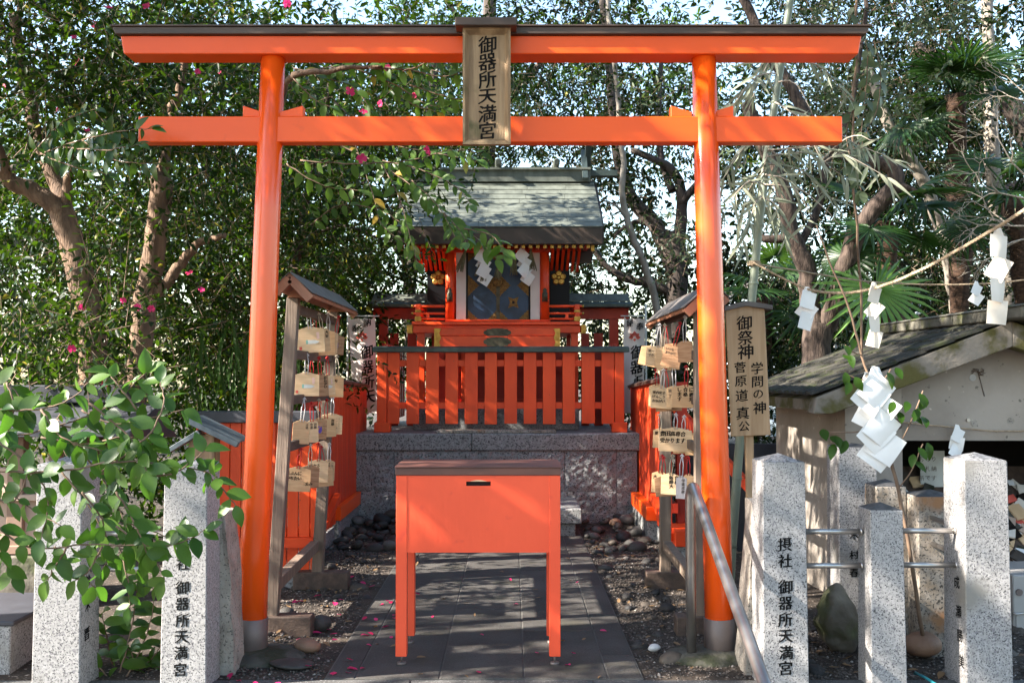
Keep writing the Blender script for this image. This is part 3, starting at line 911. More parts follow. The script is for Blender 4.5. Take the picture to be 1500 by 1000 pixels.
# pillars with bronze collars
for px in (659, 798):
    c = X(px, HY)
    MB().tube([(c, HY, hz(474)), (c, HY, hz(358))], .052, 20).build('pillar', M['shrine_red'], sh)
    q = MB()
    q.tube([(c, HY - .05, hz(442.5)), (c, HY - .05, hz(430)), (c, HY - .05, hz(428)), (c, HY - .05, hz(425)), (c, HY - .05, hz(422))], [.034, .032, .020, .026, .004], 12)
    q.build('pillar_finial', M['bronze'], sh)
    MB().tube([(c, HY + 1.0, hz(474)), (c, HY + 1.0, hz(350))], .052, 12).build('pillar', M['shrine_red'], sh)
MB().box(X(651, HY), X(806, HY), HY - .055, HY + .05, hz(370), hz(357.5)).build('lintel', M['shrine_red'], sh, .005)
for px in (659, 798):
    q = MB().disc((X(px, HY), hz(364)), .030, 16, HY - .062, HY - .054)
    q.disc((X(px, HY), hz(364)), .018, 16, HY - .075, HY - .0615)
    q.disc((X(px, HY), hz(364)), .008, 10, HY - .084, HY - .0745)
    q.build('nail_cover', M['bronze'], sh)
# white panels, door leaves
for a, b in ((668, 682.5), (777, 791)):
    MB().box(X(a, HY), X(b, HY), HY + .0, HY + .03, hz(468.5), hz(370)).build('white_panel', M['white_panel'], sh, .003)
for a, b in ((682.6, 685), (774.5, 776.9)):
    MB().box(X(a, HY), X(b, HY), HY - .004, HY + .035, hz(468.5), hz(370)).build('door_jamb', M['black'], sh)
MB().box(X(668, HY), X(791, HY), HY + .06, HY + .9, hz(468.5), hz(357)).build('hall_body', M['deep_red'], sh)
YD = HY + .012
for a, b in ((685.2, 729.2), (729.8, 774.3)):
    xa, xb, za, zb_ = X(a, YD), X(b, YD), hz(468, YD), hz(370.5, YD)
    d = MB().box(xa, xb, YD, YD + .03, za, zb_).build('door', M['indigo'], sh, .002)
    # scalloped corner fittings
    def corner(cx, cz, sx, sz, r, n=5):
        pts = [(cx, cz)]
        for k in range(4 * n + 1):
            t = k / (4 * n) * math.pi / 2
            # straight diagonal edge with scallops
            u = k / (4 * n)
            bump_ = .07 * r * abs(math.sin(u * math.pi * n))
            ex, ez = r * (1 - u) - bump_ * .7, r * u - bump_ * .7
            pts.append((cx + sx * max(ex, .001), cz + sz * max(ez, .001)))
        return pts
    inner, outer = (xb, xa) if a < 700 else (xa, xb)
    so = 1 if outer < inner else -1
    for (cx, cz, sx, sz, r) in ((outer, za, so, 1, .125), (inner, za, -so, 1, .125), (outer, zb_, so, -1, .115), (inner, zb_, -so, -1, .125)):
        MB().prism(corner(cx, cz, sx, sz, r), YD - .007, YD - .0005).build('corner_fitting', M['ornament_gold'], d)
    # half lozenges at mid height
    zm = hz(418, YD)
    for (cx, sx, r) in ((inner, -so, .145), (outer, so, .13)):
        pts = []
        for k in range(33):
            u = -1 + 2 * k / 32
            bump_ = .013 * abs(math.sin(u * math.pi * 5))
            pts.append((cx + sx * max(.001, r * (1 - abs(u)) - bump_ + .004), zm + r * 1.0 * u))
        pts = [(cx, zm - r)] + pts + [(cx, zm + r)]
        MB().prism(pts, YD - .0075, YD - .0004).build('lozenge_fitting', M['ornament_gold'], d)
    zq = hz(443, YD); cx = (xa + xb) / 2
    q = MB(); pts = []
    for k in range(32):
        t = 2 * math.pi * k / 32 + math.pi / 4
        r = .085 - .045 * abs(math.sin(2 * (t - math.pi / 4))) ** .7
        pts.append((cx + r * math.cos(t), zq + 1.05 * r * math.sin(t)))
    if a > 700:
        q.prism(pts, YD - .008, YD - .0003)
        sf_ = q.build('star_fitting', M['ornament_gold'], d)
        MB().disc((cx, zq), .016, 10, YD - .010, YD - .0078).build('keyhole', M['void'], sf_)
MB().box(X(727, YD), X(732, YD), YD - .012, YD - .0008, hz(468, YD), hz(372, YD)).build('door_astragal', M['bronze'], sh)
q = MB()
q.tube([(X(729.5, YD), YD - .03, hz(413, YD)), (X(729.5, YD), YD - .012, hz(413, YD))], [.05, .055], 16)
q.build('lock_plate', M['ornament_gold'], sh)
# black side screens with gold plum crests
for s, a, b in ((-1, 625.5, 653), (1, 805, 834.5)):
    YS = HY + .22
    xa, xb = X(a, YS), X(b, YS); xm = (xa + xb) / 2
    zt_, zb2 = hz(383, YS), hz(474, YS)
    pts = [(xa, zb2), (xb, zb2), (xb, zt_), (xb - .02, zt_ - .02), (xm + .05, zt_ + .02), (xm, hz(375, YS)), (xm - .05, zt_ + .02), (xa + .02, zt_ - .02), (xa, zt_)]
    sc_ = MB().prism(pts, YS, YS + .03).build('side_screen', M['black'], sh, .002)
    cc = MB(); zc = hz(407, YS); xc = X(641.5 if s < 0 else 818.5, YS)
    for k in range(5):
        t = math.pi / 2 + k * 2 * math.pi / 5
        px_, pz_ = xc + .052 * math.cos(t), zc + .052 * math.sin(t)
        cc.tube([(px_, YS - .001, pz_), (px_, YS - .008, pz_), (px_, YS - .012, pz_)], [.037, .036, .024], 14)
    cc.tube([(xc, YS - .001, zc), (xc, YS - .02, zc)], [.018, .014], 10)
    cc.build('plum_crest', M['gold'], sc_)
# roof
EY0, EZ = 10.9, at(740, 333.5, 10.9).z
RYY = 11.95
RZ = at(740, 266, RYY).z
ang = math.atan2(RZ - EZ, RYY - EY0)
L_ = math.hypot(RZ - EZ, RYY - EY0)
ex0, ex1 = -1.285, X(884, EY0)
nrow = 10
for r in range(nrow):
    t0 = r / nrow
    yc, zc = EY0 + (RYY - EY0) * t0, EZ + (RZ - EZ) * t0
    sh_ = .013 * math.sin(math.pi * t0)
    inset = .016 * r / nrow
    nseg = 5
    off = (0, .31, .14, .42, .22)[r % 5] * .5
    cuts = [ex0 + inset] + [ex0 + (ex1 - ex0) * (k + off) / nseg for k in range(1 if off > 0.02 else 1, nseg + (0 if off < .02 else 0))] + [ex1 - inset]
    for a, b in zip(cuts[:-1], cuts[1:]):
        mtx = Matrix.Translation((0, yc, zc - sh_)) @ Matrix.Rotation(ang - .045, 4, 'X')
        MB().box(a + .0015, b - .0015, 0, L_ / nrow * 1.12, R.uniform(0, .004), .017 + R.uniform(0, .003), mtx).build('roof_sheet', M['copper'], sh)
mtx = Matrix.Translation((0, RYY, RZ)) @ Matrix.Rotation(-ang, 4, 'X')
MB().box(ex0, ex1, .0, L_, -.02, .015, mtx).build('back_roof', M['copper'], sh)
mtx = Matrix.Translation((0, EY0, EZ)) @ Matrix.Rotation(ang, 4, 'X')
MB().box(ex0 + .02, ex1 - .02, .03, L_ - .02, -.06, -.014, mtx).build('roof_deck', M['fascia'], sh)
# thick brown eaves
fz_b = at(740, 357.5, 10.9).z
MB().prism([(EY0 - .005, EZ - .003), (EY0 - .002, fz_b), (EY0 + .10, fz_b - .0), (EY0 + .16, EZ + .04)], X(575, EY0), X(883, EY0), 'x').build('eave_fascia', M['fascia'], sh, .004)
for s, xa in ((-1, ex0 - .02), (1, ex1 - .03)):
    MB().prism([(EY0 + .12, EZ - .16), (EY0 + .12, EZ + .06), (RYY, RZ - .02), (RYY + (RYY - EY0), EZ - .02), (RYY + (RYY - EY0), EZ - .16), (RYY, RZ - .17)], xa, xa + .05, 'x').build('barge_board', M['fascia'], sh)
# rafters with gilt tips
nr_ = 25
rx0, rx1 = X(608, 10.98), X(862, 10.98)
for k in range(nr_):
    x = rx0 + (rx1 - rx0) * k / (nr_ - 1)
    p = Vector((x, 10.97, fz_b - .012)); q = Vector((x, 11.5, fz_b + .02))
    ra = MB().bar(p, q, .036, .045).build('rafter', M['shrine_red'], sh)
    MB().box(x - .0185, x + .0185, 10.962, 10.9695, fz_b - .036, fz_b + .010).build('gilt_tip', M['gold'], ra)
# lower flying rafters at both ends (hang lower, outside the pillars)
for k in range(6):
    for s in (-1, 1):
        x = X(613 + k * 7.2, 11.15) if s < 0 else X(810 + k * 7.8, 11.15)
        ra = MB().bar((x, 11.12, fz_b - .03 - .0), (x, 11.55, fz_b - .22), .030, .04).build('rafter', M['shrine_red'], sh)
MB().box(X(606, 11.5), X(652, 11.5), 11.52, 11.62, hz(384, 11.5), hz(366, 11.5)).build('eave_beam', M['fascia'], sh)
MB().box(X(807, 11.5), X(868, 11.5), 11.52, 11.62, hz(384, 11.5), hz(366, 11.5)).build('eave_beam', M['fascia'], sh)
for px in (588, 868.5):
    MB().box(X(px - 2.3, 11.0), X(px + 2.3, 11.0), 10.98, 11.04, hz(368, 11.0), hz(354, 11.0)).build('purlin_tip', M['gold'], sh)
# ridge
rzt = at(740, 250, RYY - .08).z
MB().prism([(RYY - .10, RZ - .02), (RYY + .10, RZ - .02), (RYY + .10, rzt), (RYY + .13, rzt + .002), (RYY + .13, rzt + .03), (RYY, rzt + .05), (RYY - .13, rzt + .03), (RYY - .13, rzt + .002), (RYY - .10, rzt)], ex0 - .03, ex1 - .06, 'x').build('ridge', M['copper'], sh, .003)
MB().box(ex1 - .10, X(905, RYY), RYY - .06, RYY + .06, rzt - .06, rzt + .012).build('ridge_end', M['copper_dark'], sh, .004)
MB().box(ex0 - .27, ex0 + .0, RYY - .06, RYY + .06, rzt - .06, rzt + .012).build('ridge_end', M['copper_dark'], sh, .004)
for px in (641, 730, 815):
    x = X(px, RYY)
    q = MB().tube([(x, RYY - .24, rzt + .075), (x, RYY - .2, rzt + .085), (x, RYY + .2, rzt + .085), (x, RYY + .24, rzt + .075)], [.03, .04, .04, .03], 14)
    q.build('ridge_log', M['copper'], sh)
for xx, hh in ((X(856.5, RYY), .52), (X(606, RYY), .52)):
    cg = MB()
    cg.bar((xx, RYY - .17, rzt - .12), (xx, RYY + .10, rzt + hh * .55), .045, .07, (1, 0, 0))
    cg.bar((xx + .05, RYY + .17, rzt - .12), (xx + .05, RYY - .12, rzt + hh), .045, .07, (1, 0, 0))
    cg.build('forked_finial', M['copper_dark'], sh, .003)

# straw rope with tassels across the doors
rp = thing('straw_rope', 'thin dry straw rope with hanging tassels strung across the shrine doors', 'straw rope', (X(728, 11.15), 11.15, hz(372, 11.15)))
YR = 11.17
pts = [(X(px, YR), YR, hz(py, YR)) for px, py in ((668, 362), (690, 363), (715, 371), (728, 375), (745, 370), (766, 361), (790, 360))]
MB().tube(wiggle(pts, 4, .002), .011, 8).build('rope', M['straw_dry'], rp)
for px, py, lnx, lean in ((682, 366, .25, -.30), (712, 372, .30, -.10), (732, 376, .26, -.08), (753, 368, .27, -.02), (777, 364, .25, .12), (706, 375, .22, -.2)):
    t = MB(); c = Vector((X(px, YR), YR - .015, hz(py, YR)))
    for k in range(34):
        a = R.uniform(-1, 1)
        e = c + Vector((lean * lnx + a * .045, R.uniform(-.03, .01), -lnx * R.uniform(.8, 1.05)))
        t.tube([c + Vector((a * .006, 0, 0)), c.lerp(e, .35) + Vector((-lean * .01 + a * .004, 0, 0)), e], [.0055, .005, .0028], 4, False)
    t.build('tassel', M['straw_dry'], rp)


# folded paper streamers
def streamer(label, p, w, rots, m, n=4, ang=38, drift=.10, drop=.66, layers=2, group=None, yaw=0.0, squash=1.0):
    th = thing('paper_streamer', label, 'paper streamer', p, group, (0, 0, yaw))
    st_ = MB()

    def sheet(q, bend, curl):
        # a creased, slightly curling sheet between four corners
        n_ = 5; vs = []
        nrm = (q[1] - q[0]).cross(q[3] - q[0]).normalized()
        for jj in range(n_):
            for ii in range(n_):
                u, v = ii / (n_ - 1), jj / (n_ - 1)
                p_ = (q[0] * (1 - u) + q[1] * u) * (1 - v) + (q[3] * (1 - u) + q[2] * u) * v
                vs.append(p_ + nrm * (bend * w * (u - .5) ** 2 * 4 + curl * w * max(0, u + v - 1.2) ** 2 + .012 * w * math.sin(u * 5 + v * 4)))
        st_.add(vs, [(jj * n_ + ii, jj * n_ + ii + 1, (jj + 1) * n_ + ii + 1, (jj + 1) * n_ + ii) for jj in range(n_ - 1) for ii in range(n_ - 1)], True)
    for ly in range(layers):
        c = Vector((0, -.002 - .012 * ly * w / .12, 0)) + Vector((.012, 0, .012)) * ly * 2 * w / .12
        sheet([c + Vector((-w * .10, 0, w * .35)), c + Vector((w * .14, 0, w * .30)), c + Vector((w * .42, .004, -w * .3)), c + Vector((-w * .33, .004, -w * .45))], .05, .1)
        c = c + Vector((0, 0, -.46 * w))
        for k in range(n):
            s = 1 if k % 2 == 0 else -1
            a = math.radians(ang + R.uniform(-6, 6) + rots[k % len(rots)])
            hw = .5 * w * squash
            b = [Vector((-hw, 0, .5 * w)), Vector((hw, 0, .5 * w)), Vector((hw, 0, -.5 * w)), Vector((-hw, 0, -.5 * w))]
            ro = Matrix.Rotation(a, 3, 'Y')
            j_ = .45 if layers > 1 else 1
            tw = Matrix.Rotation(j_ * (s * .30 + R.uniform(-.12, .12)), 3, 'Z') @ Matrix.Rotation(j_ * R.uniform(-.16, .16), 3, 'X')
            q = [c + tw @ (ro @ v) + Vector((0, .004 * k - .010 * s * (w / .12), 0)) for v in b]
            sheet(q, R.uniform(-.10, .10), R.uniform(-.25, .25))
            c = c + Vector((drift * w + .06 * s * w, 0, -drop * w))
    st_.build('folded_paper', m, th, local=True)
    return th


streamer('white zigzag paper streamer hanging before the left shrine door', (X(706, 11.12), 11.12, hz(368, 11.12)), .135, (0, 4, -3), M['paper'], 4, 32, .06, .60, 1, 'paper streamers on the shrine')
streamer('white zigzag paper streamer hanging before the right shrine door', (X(764, 11.12), 11.12, hz(366, 11.12)), .135, (3, -4, 6), M['paper'], 4, 40, .14, .62, 1, 'paper streamers on the shrine')

# ------------------------------------------------------------------ roofed rear fences left and right of the hall
for s, a, b, lab in ((-1, 548, 655, 'red rear fence with green copper roof at the left of the hall'), (1, 820, 920, 'red rear fence with green copper roof at the right of the hall')):
    Y2 = 12.0
    rfz = thing('roofed_fence', lab, 'fence', ((X(a, Y2) + X(b, Y2)) / 2, Y2, pzt - .1), 'roofed fences beside the hall')
    z_t, z_m, z_b = at(740, 430, Y2).z, at(740, 444, Y2).z, at(740, 452, Y2).z
    for k in range(3):
        xa, xb = X(a, Y2) + (X(b, Y2) - X(a, Y2)) * k / 3, X(a, Y2) + (X(b, Y2) - X(a, Y2)) * (k + 1) / 3
        MB().prism([(Y2 - .26, z_m), (Y2 - .26, z_m + .012), (Y2, z_t), (Y2 + .02, z_t - .012)], xa + .001, xb - .001, 'x').build('roof_sheet', M['copper'], rfz)
    MB().prism([(Y2 - .30, z_b), (Y2 - .30, z_m - .03), (Y2 - .27, z_m - .003), (Y2 + .25, z_m - .003), (Y2 + .25, z_b)], X(a - (0 if s > 0 else 4), Y2), X(b + 3 * s, Y2), 'x').build('eave', M['copper_dark'], rfz, .003)
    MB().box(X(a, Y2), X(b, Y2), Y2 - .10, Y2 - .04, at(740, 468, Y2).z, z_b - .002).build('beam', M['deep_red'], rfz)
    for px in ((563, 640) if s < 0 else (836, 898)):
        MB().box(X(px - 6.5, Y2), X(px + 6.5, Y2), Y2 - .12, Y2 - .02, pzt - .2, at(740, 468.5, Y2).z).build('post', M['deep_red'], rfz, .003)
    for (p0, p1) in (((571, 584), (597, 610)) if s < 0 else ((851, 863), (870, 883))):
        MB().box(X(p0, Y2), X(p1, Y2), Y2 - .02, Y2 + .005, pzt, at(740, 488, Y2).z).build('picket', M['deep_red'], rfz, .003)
# ------------------------------------------------------------------ red board fences at the sides
for side, xf, lab in ((-1, -1.62, 'tall red board fence running back to the left side of the stone platform'), (1, 1.325, 'tall red board fence running back to the right side of the stone platform')):
    bf = thing('board_fence', lab, 'fence', (xf, 9.6, 0), 'tall red board fences beside the platform')
    ya, yb = 8.35, 11.0
    def ztop(y): return 1.455 - (y - 8.6) * .036
    y = ya
    while y < yb:
        zt_ = ztop(y)
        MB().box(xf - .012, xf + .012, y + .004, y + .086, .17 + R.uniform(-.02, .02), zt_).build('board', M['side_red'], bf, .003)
        y += .09
    q = MB()
    q.add([(xf + dx, yy, ztop(yy) + dz) for yy in (ya - .02, yb) for dx, dz in ((-.05, .002), (.05, .002), (.05, .03), (0, .055), (-.05, .03))],
          [(0, 1, 2, 3, 4), (9, 8, 7, 6, 5)] + [(i, i + 5, (i + 1) % 5 + 5, (i + 1) % 5) for i in range(5)])
    q.build('cap_rail', M['cap_brown'], bf)
    for zr in (.36, .85, 1.25):
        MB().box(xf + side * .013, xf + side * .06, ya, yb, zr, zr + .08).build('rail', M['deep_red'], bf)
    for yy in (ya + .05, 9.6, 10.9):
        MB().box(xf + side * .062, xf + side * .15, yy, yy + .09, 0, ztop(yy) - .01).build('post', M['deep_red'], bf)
    MB().box(xf - .10, xf + .06, 9.12, yb, .185, .31).build('sill', M['vermilion'], bf, .005)
    MB().box(xf - .09, xf + .04, 9.14, yb, -.05, .183).build('foundation', M['granite_grey'], bf, .005)
    MB().box(xf - .14 if side < 0 else xf - .02, xf + .02 if side < 0 else xf + .14, 8.0, 8.42, .14, .27).build('sill', M['shrine_red'], bf, .005)
    MB().box(xf - .13 if side < 0 else xf - .01, xf + .01 if side < 0 else xf + .13, 8.02, 9.1, -.05, .138).build('foundation', M['granite_grey'], bf, .005)
    MB().bar((xf - side * .05, 8.1, .20), (xf - side * .05, 9.0, .42), .06, .06).build('brace', M['shrine_red'], bf)

ff = thing('board_fence', 'low red board fence with black cap standing behind the left gate pillar', 'fence', (-1.95, 7.2, 0))
x = -2.28
while x < -1.42:
    MB().box(x, x + .077, 7.2, 7.222, .10, 1.165).build('board', M['fence_red'], ff, .003)
    x += .083
MB().box(-2.26, -1.40, 7.15, 7.28, 1.167, 1.25).build('cap_rail', M['slate'], ff, .006)
for zr in (.33, .80):
    MB().box(-2.28, -1.42, 7.224, 7.27, zr, zr + .07).build('rail', M['deep_red'], ff)
MB().box(-2.0, -1.42, 7.14, 7.198, .28, .35).build('rail', M['shrine_red'], ff)
MB().box(-2.30, -1.42, 7.16, 7.26, -.05, .098).build('foundation', M['granite_grey'], ff)

rb = MB().bar(at(985, 592, 8.5), at(1100, 716, 8.1), .07, .075)
rbz = thing('slanted_bar', 'red wooden bar sloping down behind the right gate pillar', 'bar', at(1100, 716, 8.1) - Vector((0, 0, .55)))
rb.build('bar', M['shrine_red'], rbz, .004)
MB().box(2.0, 2.09, 8.05, 8.14, -.05, .56).build('post', M['dark_wood'], rbz)
MB().box(1.50, 2.7, 8.6, 8.66, .0, .92).build('gap_shade', M['slate'], rbz)  # added sheet; shade of the open gap behind the bar as its colour

# ------------------------------------------------------------------ banners
for s, px_, lab in ((-1, 531, 'white cloth banner with a red flower crest behind the left board fence'), (1, 929, 'white cloth banner with a red flower crest behind the right board fence')):
    Yb_ = 11.15
    xc = X(px_, Yb_)
    ba = thing('cloth_banner', lab, 'banner', (xc, Yb_, 0), 'cloth banners beside the shrine')
    zt_, zb_ = at(740, 464, Yb_).z, at(740, 572, Yb_).z - .25
    wv = .30 if s < 0 else .24
    mb = MB(); nx, nz = 8, 16; vs = []
    lean = .05 if s < 0 else .03

    def cloth_pt(u, v):
        return Vector((xc + (u - .5) * wv * (1 - .12 * v * (s < 0)) + lean * (v - .3) * (1 if s < 0 else -1), Yb_ + .022 * math.sin(u * 7 + v * 3) + .012 * math.sin(v * 9), zt_ + (zb_ - zt_) * v - .03 * (abs(math.sin(u * math.pi * 3)) if v < .01 else 0)))
    for j in range(nz + 1):
        for i in range(nx + 1):
            vs.append(cloth_pt(i / nx, j / nz))
    mb.add(vs, [(j * (nx + 1) + i, j * (nx + 1) + i + 1, (j + 1) * (nx + 1) + i + 1, (j + 1) * (nx + 1) + i) for j in range(nz) for i in range(nx)], True)
    mb.build('cloth', M['cloth'], ba)
    MB().tube([(xc - s * wv * -.58, Yb_ + .05, 0), (xc - s * wv * -.58, Yb_ + .05, zt_ + .15)], .012, 8).build('pole', M['print_white'], ba)
    MB().tube([(xc - wv * .6, Yb_ + .05, zt_ + .012), (xc + wv * .6, Yb_ + .05, zt_ + .012)], .008, 6).build('cross_bar', M['print_white'], ba)
    def bp(u, v): return cloth_pt(u, v) + Vector((0, -.016, 0))
    vv = 1 / (zt_ - zb_)
    chars = [('奉', bp(.74 if s > 0 else .25, .10 if s > 0 else .12), .085, RX, UP), ('納', bp(.30 if s > 0 else .72, .06), .085, RX, UP)]
    for k, ch in enumerate('御器所天'):
        chars.append((ch, bp(.62 if s > 0 else .66, .46 * .8 + k * .155), .155, RX, UP, .14))
    lettering(ba, 'brush_character', chars, M['ink'], 2, .025, .15, .06, apart=True)
    fl = MB(); c = bp(.5, .215)
    for a, r, wd_ in ((90, .075, .030), (40, .07, .028), (140, .07, .028), (0, .07, .024), (180, .07, .024), (270, .045, .02)):
        d = Vector((math.cos(math.radians(a)), 0, math.sin(math.radians(a))))
        n = Vector((-d.z, 0, d.x))
        fl.add([c + d * .012, c + d * r * .5 + n * wd_, c + d * r, c + d * r * .5 - n * wd_], [(0, 1, 2, 3)])
    fl.build('flower_crest', M['print_red'], ba)

# ------------------------------------------------------------------ votive plaque racks
racks = {}
for s, lab in ((-1, 'roofed wooden rack hung with votive plaques behind the left gate pillar'), (1, 'roofed wooden rack hung with votive plaques behind the right gate pillar')):
    xb_, xt_ = (-1.40, -1.285) if s < 0 else (1.10, 1.105)
    ra = thing('plaque_rack', lab, 'rack', (xb_, 6.5, 0), 'votive plaque racks')
    racks[s] = ra
    for yy, wv in ((5.85, .068), (7.15, .075)):
        q = MB()
        a, b = Vector((xb_ if yy < 6 else xb_ - .01 * s, yy, .03)), Vector((xt_, yy, 1.96 if s < 0 else 1.93))
        q.bar(a, b, wv, wv, (0, 1, 0))
        q.build('post', M['grey_wood'], ra, .003)
        MB().box(xb_ - .15, xb_ + .24, yy - .06, yy + .06, -.01, .115).build('sleeper', M['dark_wood'], ra, .006)
    for z in (1.90, 1.63, 1.36, 1.08):
        MB().box(xt_ - .05 * (xb_ / abs(xb_)) * -1 * 0 - .018 + (xb_ - xt_) * (1 - z / 1.95), xt_ + .018 + (xb_ - xt_) * (1 - z / 1.95), 5.89, 7.11, z - .028, z + .028).build('hanging_rail', M['dark_wood'], ra, .003)
    MB().bar((xb_, 5.89, .27), (xb_, 7.11, .30), .06, .07).build('lower_rail', M['grey_wood'], ra, .003)
    # gabled roof
    yr0, yr1 = 5.58, 7.2
    zr = 2.06 if s < 0 else 2.0
    xa = -1.248 if s < 0 else 1.125
    for d, hw, drop in ((-s, .115 if s < 0 else .145, .115 if s < 0 else .135), (s, .08, .08)):
        ex = xa + d * hw; dz_ = zr - drop
        nb = 4
        q = MB()
        q.add([(xa, yr0, zr), (ex, yr0, dz_), (ex, yr1, dz_), (xa, yr1, zr), (xa, yr0, zr + .020), (ex + d * .006, yr0, dz_ + .020), (ex + d * .006, yr1, dz_ + .020), (xa, yr1, zr + .020)],
              [(0, 3, 2, 1), (4, 5, 6, 7), (0, 1, 5, 4), (1, 2, 6, 5), (2, 3, 7, 6), (3, 0, 4, 7)])
        q.build('roof_board', M['roof_board'], ra)
        q = MB()
        q.add([(xa - d * .002, yr0 - .012, zr + .0225), (ex + d * .014, yr0 - .012, dz_ + .0215), (ex + d * .014, yr1 + .012, dz_ + .0215), (xa - d * .002, yr1 + .012, zr + .0225), (xa - d * .002, yr0 - .012, zr + .028), (ex + d * .014, yr0 - .012, dz_ + .027), (ex + d * .014, yr1 + .012, dz_ + .027), (xa - d * .002, yr1 + .012, zr + .028)],
              [(0, 3, 2, 1), (4, 5, 6, 7), (0, 1, 5, 4), (1, 2, 6, 5), (2, 3, 7, 6), (3, 0, 4, 7)])
        q.build('roof_sheet', M['roof_metal'], ra)
        for yy in (yr0 - .006, yr1 - .02):
            q = MB(); q.bar((xa + d * .005, yy + .012, zr - .012), (ex, yy + .012, dz_ - .012), .026, .05)
            q.build('gable_board', M['roof_board'], ra)
    for yy in (5.80, 7.10):
        q = MB().prism([(xa - .065, zr - .10), (xa + .065, zr - .10), (xa + .015, zr - .03), (xa - .015, zr - .03)], yy, yy + .018)
        q.build('gable_panel', M['roof_board'], ra)


def plaque_chars(local_rows, size, vertical, w, h, x0=None):
    """handwriting laid out on the face of a plaque in its own axes"""
    out = []
    for r, row in enumerate(local_rows):
        for k, ch in enumerate(row):
            if ch == ' ': continue
            if vertical:
                x = w / 2 - .02 - r * size * 1.35; z = h * .28 - k * size * 1.08
            else:
                x = -w / 2 + .022 + k * size * 1.05; z = h * .22 - r * size * 1.4
            out.append((ch, Vector((x + R.uniform(-.001, .001), -.0052, z)), size, RX, UP))
    return out


KIND = {}


def ema(side, px, py, Y, wpx, hpx, yaw, roll, wood, cord, kind, label, cord_to, w=None):
    """one votive plaque hanging by its cord; yaw/roll in degrees"""
    h = hpx * Y / F
    cw = max(.25, math.cos(math.radians(yaw)))
    w = wpx * 1.10 * Y / F / cw
    c = at(px, py, Y)
    th = thing('votive_plaque', label, 'votive plaque', c, 'votive plaques on the %s rack' % ('left' if side < 0 else 'right'), (0, math.radians(roll), math.radians(yaw)))
    pts = [(-w / 2, -h / 2), (w / 2, -h / 2), (w / 2, h * .36), (0, h / 2), (-w / 2, h * .36)]
    MB().prism(pts, -.004, .004).build('board', M[wood], th, .001, local=True)
    ztop = at(px, cord_to, Y).z - c.z
    q = MB()
    jx = R.uniform(-.012, .012)
    for d in (-.008, .008):
        q.tube([(d, -.006, h * .40), (d * 1.4 + jx * .4, -.008, h * .40 + (ztop - h * .4) * .55), (jx, .0, ztop)], .0028, 5)
    q.tube([(jx - .012, -.004, ztop - .012), (jx, -.006, ztop), (jx + .012, -.004, ztop - .014)], .004, 5)
    q.build('cord', M[cord], th, local=True)
    if kind == 'pencil':
        q = MB().add([(-w * .10, -.0052, -h * .02), (w * .18, -.0052, -h * .04), (w * .33, -.0052, -h * .10), (w * .18, -.0052, -h * .17), (-w * .10, -.0052, -h * .17)], [(0, 1, 2, 3, 4)])
        q.build('pencil_print', M['print_white'], th, local=True)
        MB().add([(-w * .17, -.0053, -h * .02), (-w * .10, -.0053, -h * .02), (-w * .10, -.0053, -h * .17), (-w * .17, -.0053, -h * .17)], [(0, 1, 2, 3)]).build('pencil_end', M['print_green'], th, local=True)
        MB().add([(w * .22, -.0053, h * .26), (w * .32, -.0053, h * .26), (w * .32, -.0053, -.0), (w * .22, -.0053, -.0)], [(0, 1, 2, 3)]).build('pink_stamp', M['print_pink'], th, local=True)
        MB().add([(-w * .42, -.0053, -h * .26), (-w * .32, -.0053, -h * .26), (-w * .32, -.0053, -h * .38), (-w * .42, -.0053, -h * .38)], [(0, 1, 2, 3)]).build('red_seal', M['print_red'], th, local=True)
    elif kind == 'eggplant':
        q = MB()
        for ex, ez, a, l in ((-.18, .06, 20, .21), (.06, -.10, 75, .25)):
            a = math.radians(a); pp = []
            for k in range(14):
                t = 2 * math.pi * k / 14
                u, v = l * math.cos(t), l * .42 * math.sin(t) * (1.25 - .5 * math.cos(t)) / 1.2
                pp.append(((ex + (u * math.cos(a) - v * math.sin(a))) * w, -.0052, (ez + (u * math.sin(a) + v * math.cos(a))) * w))
            q.add(pp, [list(range(14))])
        q.build('eggplant_print', M['purple'], th, local=True)
        lettering(th, 'handwriting', [(ch, Vector((w * (.34 - .11 * r_), -.0053, h * (.22 - .105 * k))), .010, RX, UP) for r_, row in enumerate(('がくもん', 'じょうじゅ')) for k, ch in enumerate(row)], M['ink_soft'], 1, 0, .1, .1, True)
    elif kind:
        rows, size, vert, ink = kind
        size *= 1.15
        lettering(th, 'handwriting', plaque_chars(rows, size, vert, w, h), M[ink], 1, .045 if ink == 'ink' else .02, .1, .1, True)
    return th


E_ = ema
# left rack, rows from the top
E_(-1, 462, 501, 6.62, 52, 40, 8, -2, 'ema_mid', 'cord_red', None, 'large blank tan plaque backing the top row of the left rack', 456)
E_(-1, 455, 497, 6.30, 36, 39, 10, -4, 'ema_light', 'cord_white', 'pencil', 'pale plaque with a pencil print heading the top row of the left rack', 450)
E_(-1, 472, 497, 6.50, 17, 36, 40, -6, 'ema_mid', 'cord_cream', (['大好'], .020, True, 'ink'), 'turned plaque tucked behind the pencil plaque in the top row of the left rack', 458)
E_(-1, 491, 504, 6.80, 22, 30, 22, 4, 'ema_dark', 'cord_red', 'eggplant', 'brown plaque with a purple eggplant print in the top row of the left rack', 462)
E_(-1, 449, 562, 6.25, 33, 36, 8, 0, 'ema_light', 'cord_white', 'pencil', 'pale pencil print plaque starting the second row of the left rack', 518)
E_(-1, 469, 563, 6.45, 20, 34, 25, -3, 'ema_dark', 'cord_red', (['おねがい'], .016, True, 'ink'), 'narrow dark plaque with brush writing in the second row of the left rack', 522)
